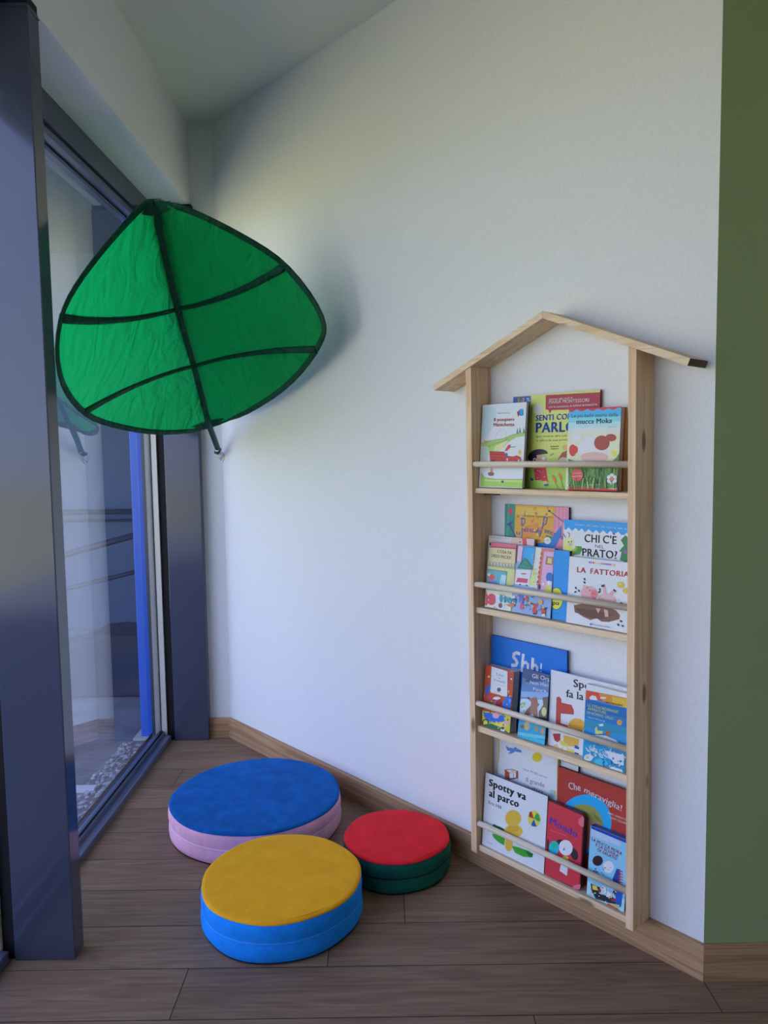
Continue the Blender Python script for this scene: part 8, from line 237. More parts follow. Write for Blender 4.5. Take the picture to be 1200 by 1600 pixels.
{"x":-0.3107,"yb":-0.073,"z":0.1254,"a":0.0953,"w":0.118,"h":0.1996,"th":0.022,"label":"small thick light-blue book with red capitals and two clouds, bottom shelf","cover":"1c3c8c","pages":"44506a","name":"picture_book","rnd":0,"style":"hard","art":[["p","74a8cc",[[0.0,0.0],[118.0,0.0],[118.0,199.6],[0.0,199.6]]],["p","94bcd4",[[0.0,40.4],[118.0,35.7],[118.0,0.0],[0.0,0.0]]],["p","1c348c",[[2.0,198.9],[114.3,199.0],[114.9,190.5],[2.5,191.5]]],["p","9cacc0",[[2.6,190.1],[96.1,189.2],[93.9,173.8],[2.1,171.8]]],["t","8c2438","LA MUCCA MOKA",5.7,158.8,101.7,152.1,8.8,3],["t","8c2438","E LA SCUOLA",19.6,147.8,91.2,142.1,8.8,3],["t","8c2438","DI GELATO",26.1,135.4,87.1,132.6,8.7,3],["p","2c1418",[[45.1,115.1],[44.4,109.8],[41.9,104.3],[37.9,99.4],[32.7,95.5],[27.1,93.3],[21.6,92.9],[17.1,94.4],[13.9,97.6],[12.6,102.2],[13.3,107.6],[15.8,113.1],[19.9,118.1],[25.1,121.9],[30.8,124.1],[36.2,124.5],[40.7,122.9],[43.8,119.7]]],["p","cfd4dc",[[79.5,111.2],[78.9,105.1],[76.4,99.0],[72.3,93.5],[67.1,89.3],[61.4,87.0],[55.8,86.8],[51.2,88.7],[47.9,92.6],[46.6,97.9],[47.2,104.0],[49.7,110.2],[53.9,115.7],[59.2,119.8],[64.9,122.1],[70.4,122.3],[75.0,120.3],[78.2,116.4]]],["p","e8e8ec",[[63.5,109.1],[63.2,106.6],[62.1,104.0],[60.4,101.8],[58.2,100.0],[55.7,99.0],[53.4,98.9],[51.4,99.7],[50.1,101.3],[49.5,103.5],[49.7,106.1],[50.8,108.6],[52.6,110.9],[54.8,112.6],[57.3,113.6],[59.6,113.7],[61.6,112.9],[62.9,111.3]]],["p","1c3878",[[78.0,76.8],[88.6,110.4],[99.6,112.0],[100.9,68.8],[91.2,70.6],[80.3,66.0]]],["l","a82c34",[[95.8,107.5],[106.2,108.2]],3.41],["l","a82c34",[[96.3,100.1],[106.7,100.9]],3.41],["l","a82c34",[[96.7,92.7],[107.1,93.5]],3.4],["l","a82c34",[[97.2,85.4],[107.6,86.2]],3.4],["l","a82c34",[[97.7,78.0],[108.1,78.8]],3.4],["l","a82c34",[[98.2,70.6],[108.6,71.5]],3.4],["p","1c3048",[[24.5,70.8],[23.2,70.7],[22.4,71.9],[22.6,73.4],[23.7,74.1],[24.9,73.6],[25.3,72.1]]],["p","1c3048",[[56.2,98.7],[55.1,97.5],[53.1,96.9],[51.7,97.5],[52.0,98.7],[53.7,99.7],[55.6,99.7]]],["p","1c3048",[[33.2,71.2],[31.4,70.4],[30.4,71.1],[31.0,72.7],[32.7,74.0],[34.2,74.0],[34.4,72.8]]],["p","1c3048",[[65.2,96.8],[64.0,96.1],[62.8,96.5],[62.4,97.6],[63.2,98.6],[64.5,98.8],[65.4,97.9]]],["p","1c3048",[[19.8,75.3],[18.2,74.9],[17.6,75.7],[18.4,77.1],[20.0,77.9],[21.2,77.6],[21.1,76.5]]],["p","1c3048",[[27.6,73.3],[26.3,72.8],[25.4,73.4],[25.6,74.7],[26.7,75.7],[28.0,75.6],[28.4,74.6]]],["p","1c3048",[[70.4,105.0],[69.2,104.0],[68.2,104.1],[68.2,105.2],[69.1,106.5],[70.4,107.0],[70.9,106.3]]],["p","1c3048",[[20.9,74.6],[20.0,73.4],[18.5,72.9],[17.5,73.6],[17.8,74.9],[19.2,75.8],[20.6,75.7]]],["p","1c3048",[[54.7,98.1],[53.9,96.8],[52.4,96.2],[51.2,96.6],[51.3,97.8],[52.6,98.9],[54.2,99.0]]],["p","1c3048",[[45.1,80.9],[43.5,79.8],[42.4,80.0],[42.6,81.5],[43.9,83.0],[45.4,83.5],[45.9,82.6]]],["p","1c3048",[[48.8,96.2],[47.5,95.4],[46.6,95.8],[46.8,97.0],[47.9,98.1],[49.2,98.4],[49.6,97.5]]],["p","1c3048",[[50.0,76.9],[48.8,75.8],[47.6,75.8],[47.3,77.0],[48.3,78.4],[49.6,79.1],[50.4,78.4]]],["p","1c3048",[[26.4,76.7],[24.7,75.7],[23.2,76.2],[23.1,77.8],[24.4,79.3],[26.2,79.6],[27.1,78.4]]],["p","1c3048",[[31.2,76.3],[29.4,75.5],[28.2,76.3],[28.5,78.0],[30.0,79.4],[31.7,79.4],[32.2,78.0]]],["p","1c3048",[[25.4,82.4],[23.3,81.6],[21.8,82.6],[22.0,84.6],[23.9,86.2],[25.9,86.1],[26.5,84.5]]],["p","1c3048",[[51.6,92.5],[50.6,91.2],[48.6,90.4],[47.0,90.7],[47.2,92.0],[48.8,93.2],[50.8,93.4]]],["p","1c2430",[[11.3,37.1],[41.4,37.8],[39.3,19.1],[62.1,23.0],[94.4,22.3],[92.1,9.6],[30.6,0.4],[15.9,18.1]]],["p","c4b440",[[16.5,34.8],[31.5,36.6],[35.5,26.4],[19.0,22.4]]],["p","d4d8dc",[[47.4,46.3],[60.5,45.9],[61.7,28.7],[45.5,24.8]]],["p","c4c4c8",[[64.5,35.8],[77.3,38.3],[81.4,25.4],[62.3,20.1]]],["p","8c2430",[[35.1,32.2],[45.0,33.4],[43.9,24.1],[35.7,23.5]]],["p","8c2430",[[78.2,24.1],[90.9,26.6],[91.5,18.1],[78.8,15.5]]],["p","1c4c9c",[[88.7,60.8],[110.7,64.2],[107.9,10.7],[91.9,12.4]]],["p","a0b060",[[76.1,8.4],[104.4,15.0],[101.9,5.2],[70.3,0.0]]],["p","c02c34",[[68.2,5.0],[102.1,2.4],[101.2,0.0],[67.3,0.0]]],["t","e4c4c4","gialla",76.9,-3.6,96.2,-4.6,3.4,1],["t","38587c","edizioni ragazzi",5.1,2.9,50.3,3.1,3.5,0],["p","1c2430",[[86.2,42.2],[83.3,41.1],[81.6,42.5],[82.4,45.3],[85.0,47.4],[87.5,47.2],[88.1,44.9]]],["p","1c2430",[[69.3,56.3],[67.6,55.2],[66.0,55.5],[65.7,57.1],[67.0,58.8],[68.8,59.2],[69.9,58.1]]],["p","1c2430",[[87.4,49.4],[85.6,49.3],[84.2,51.1],[84.2,53.5],[85.7,54.6],[87.5,53.7],[88.3,51.3]]],["p","c8b040",[[23.7,0.0],[21.2,0.0],[20.2,0.0],[21.5,0.0],[24.1,0.0],[26.0,0.0],[25.9,0.0]]],["p","c8b040",[[74.1,21.6],[72.8,19.6],[70.6,18.8],[69.3,19.8],[69.7,21.8],[71.7,23.4],[73.6,23.3]]],["p","c8b040",[[53.7,30.1],[52.0,29.1],[50.7,29.5],[50.8,31.1],[52.2,32.6],[53.8,32.9],[54.5,31.8]]],["p","a02c34",[[19.3,12.2],[17.2,12.2],[16.6,13.9],[17.9,16.1],[20.1,17.0],[21.6,16.1],[21.3,13.9]]],["p","d8d8dc",[[57.7,43.3],[55.9,43.0],[54.9,44.3],[55.4,46.4],[57.2,47.5],[58.8,46.9],[59.0,45.0]]],["p","1c2430",[[83.0,24.9],[80.6,23.7],[79.5,24.4],[80.5,26.4],[82.8,28.2],[84.8,28.5],[84.8,27.0]]],["p","c8b040",[[29.0,14.3],[26.2,12.5],[24.3,13.0],[24.6,15.6],[26.9,18.1],[29.6,18.8],[30.5,17.1]]],["p","1c2430",[[51.6,40.7],[50.5,38.9],[48.8,38.2],[47.7,39.1],[48.0,41.0],[49.6,42.4],[51.2,42.3]]],["p","d8d8dc",[[63.3,5.2],[61.6,3.9],[60.1,4.3],[60.0,5.9],[61.4,7.7],[63.2,8.2],[64.1,7.1]]],["p","c8b040",[[75.1,24.8],[72.5,24.2],[71.6,25.5],[73.1,27.7],[75.8,29.1],[77.8,28.7],[77.4,26.8]]],["p","1c2430",[[62.3,10.5],[60.2,9.0],[57.5,9.2],[56.3,10.9],[57.3,12.8],[60.0,13.5],[62.2,12.4]]],["p","a02c34",[[88.6,34.7],[87.1,35.0],[86.4,36.9],[86.9,39.1],[88.4,39.9],[89.6,38.6],[89.7,36.3]]],["p","c8b040",[[94.0,45.7],[92.1,44.3],[89.4,44.2],[87.9,45.6],[88.7,47.4],[91.3,48.2],[93.7,47.4]]],["p","d8d8dc",[[41.5,11.6],[39.9,11.1],[39.0,11.9],[39.5,13.5],[41.0,14.6],[42.4,14.4],[42.6,13.0]]],["p","1c2430",[[64.6,54.6],[62.7,52.1],[60.0,51.5],[58.7,53.2],[59.7,55.9],[62.2,57.6],[64.4,57.1]]],["p","d8d8dc",[[68.7,45.7],[68.0,43.2],[66.5,42.2],[65.5,43.4],[65.7,46.0],[66.9,47.9],[68.3,47.8]]],["p","1c2430",[[32.4,0.0],[29.9,0.0],[27.7,0.0],[27.4,0.0],[29.2,0.0],[31.8,0.0],[33.2,0.0]]],["p","a02c34",[[51.2,20.2],[49.8,18.7],[47.9,18.4],[47.0,19.5],[47.7,21.2],[49.5,22.2],[51.0,21.7]]],["p","c8b040",[[80.1,58.5],[78.3,56.4],[75.7,56.0],[74.4,57.5],[75.3,59.8],[77.7,61.1],[79.9,60.6]]],["p","1c2430",[[89.8,40.5],[88.2,40.2],[87.1,41.6],[87.2,43.5],[88.5,44.5],[90.0,43.9],[90.6,42.1]]],["p","a02c34",[[18.6,20.3],[16.0,19.3],[13.9,20.5],[13.9,23.2],[16.1,25.2],[18.7,25.1],[19.8,22.9]]],["p","d8d8dc",[[51.2,31.5],[49.0,29.5],[47.4,29.5],[47.7,31.6],[49.6,34.2],[51.7,35.3],[52.5,34.1]]],["p","a02c34",[[85.2,40.0],[83.3,38.2],[81.6,38.3],[81.6,40.2],[83.2,42.4],[85.1,43.4],[86.1,42.3]]]]}]
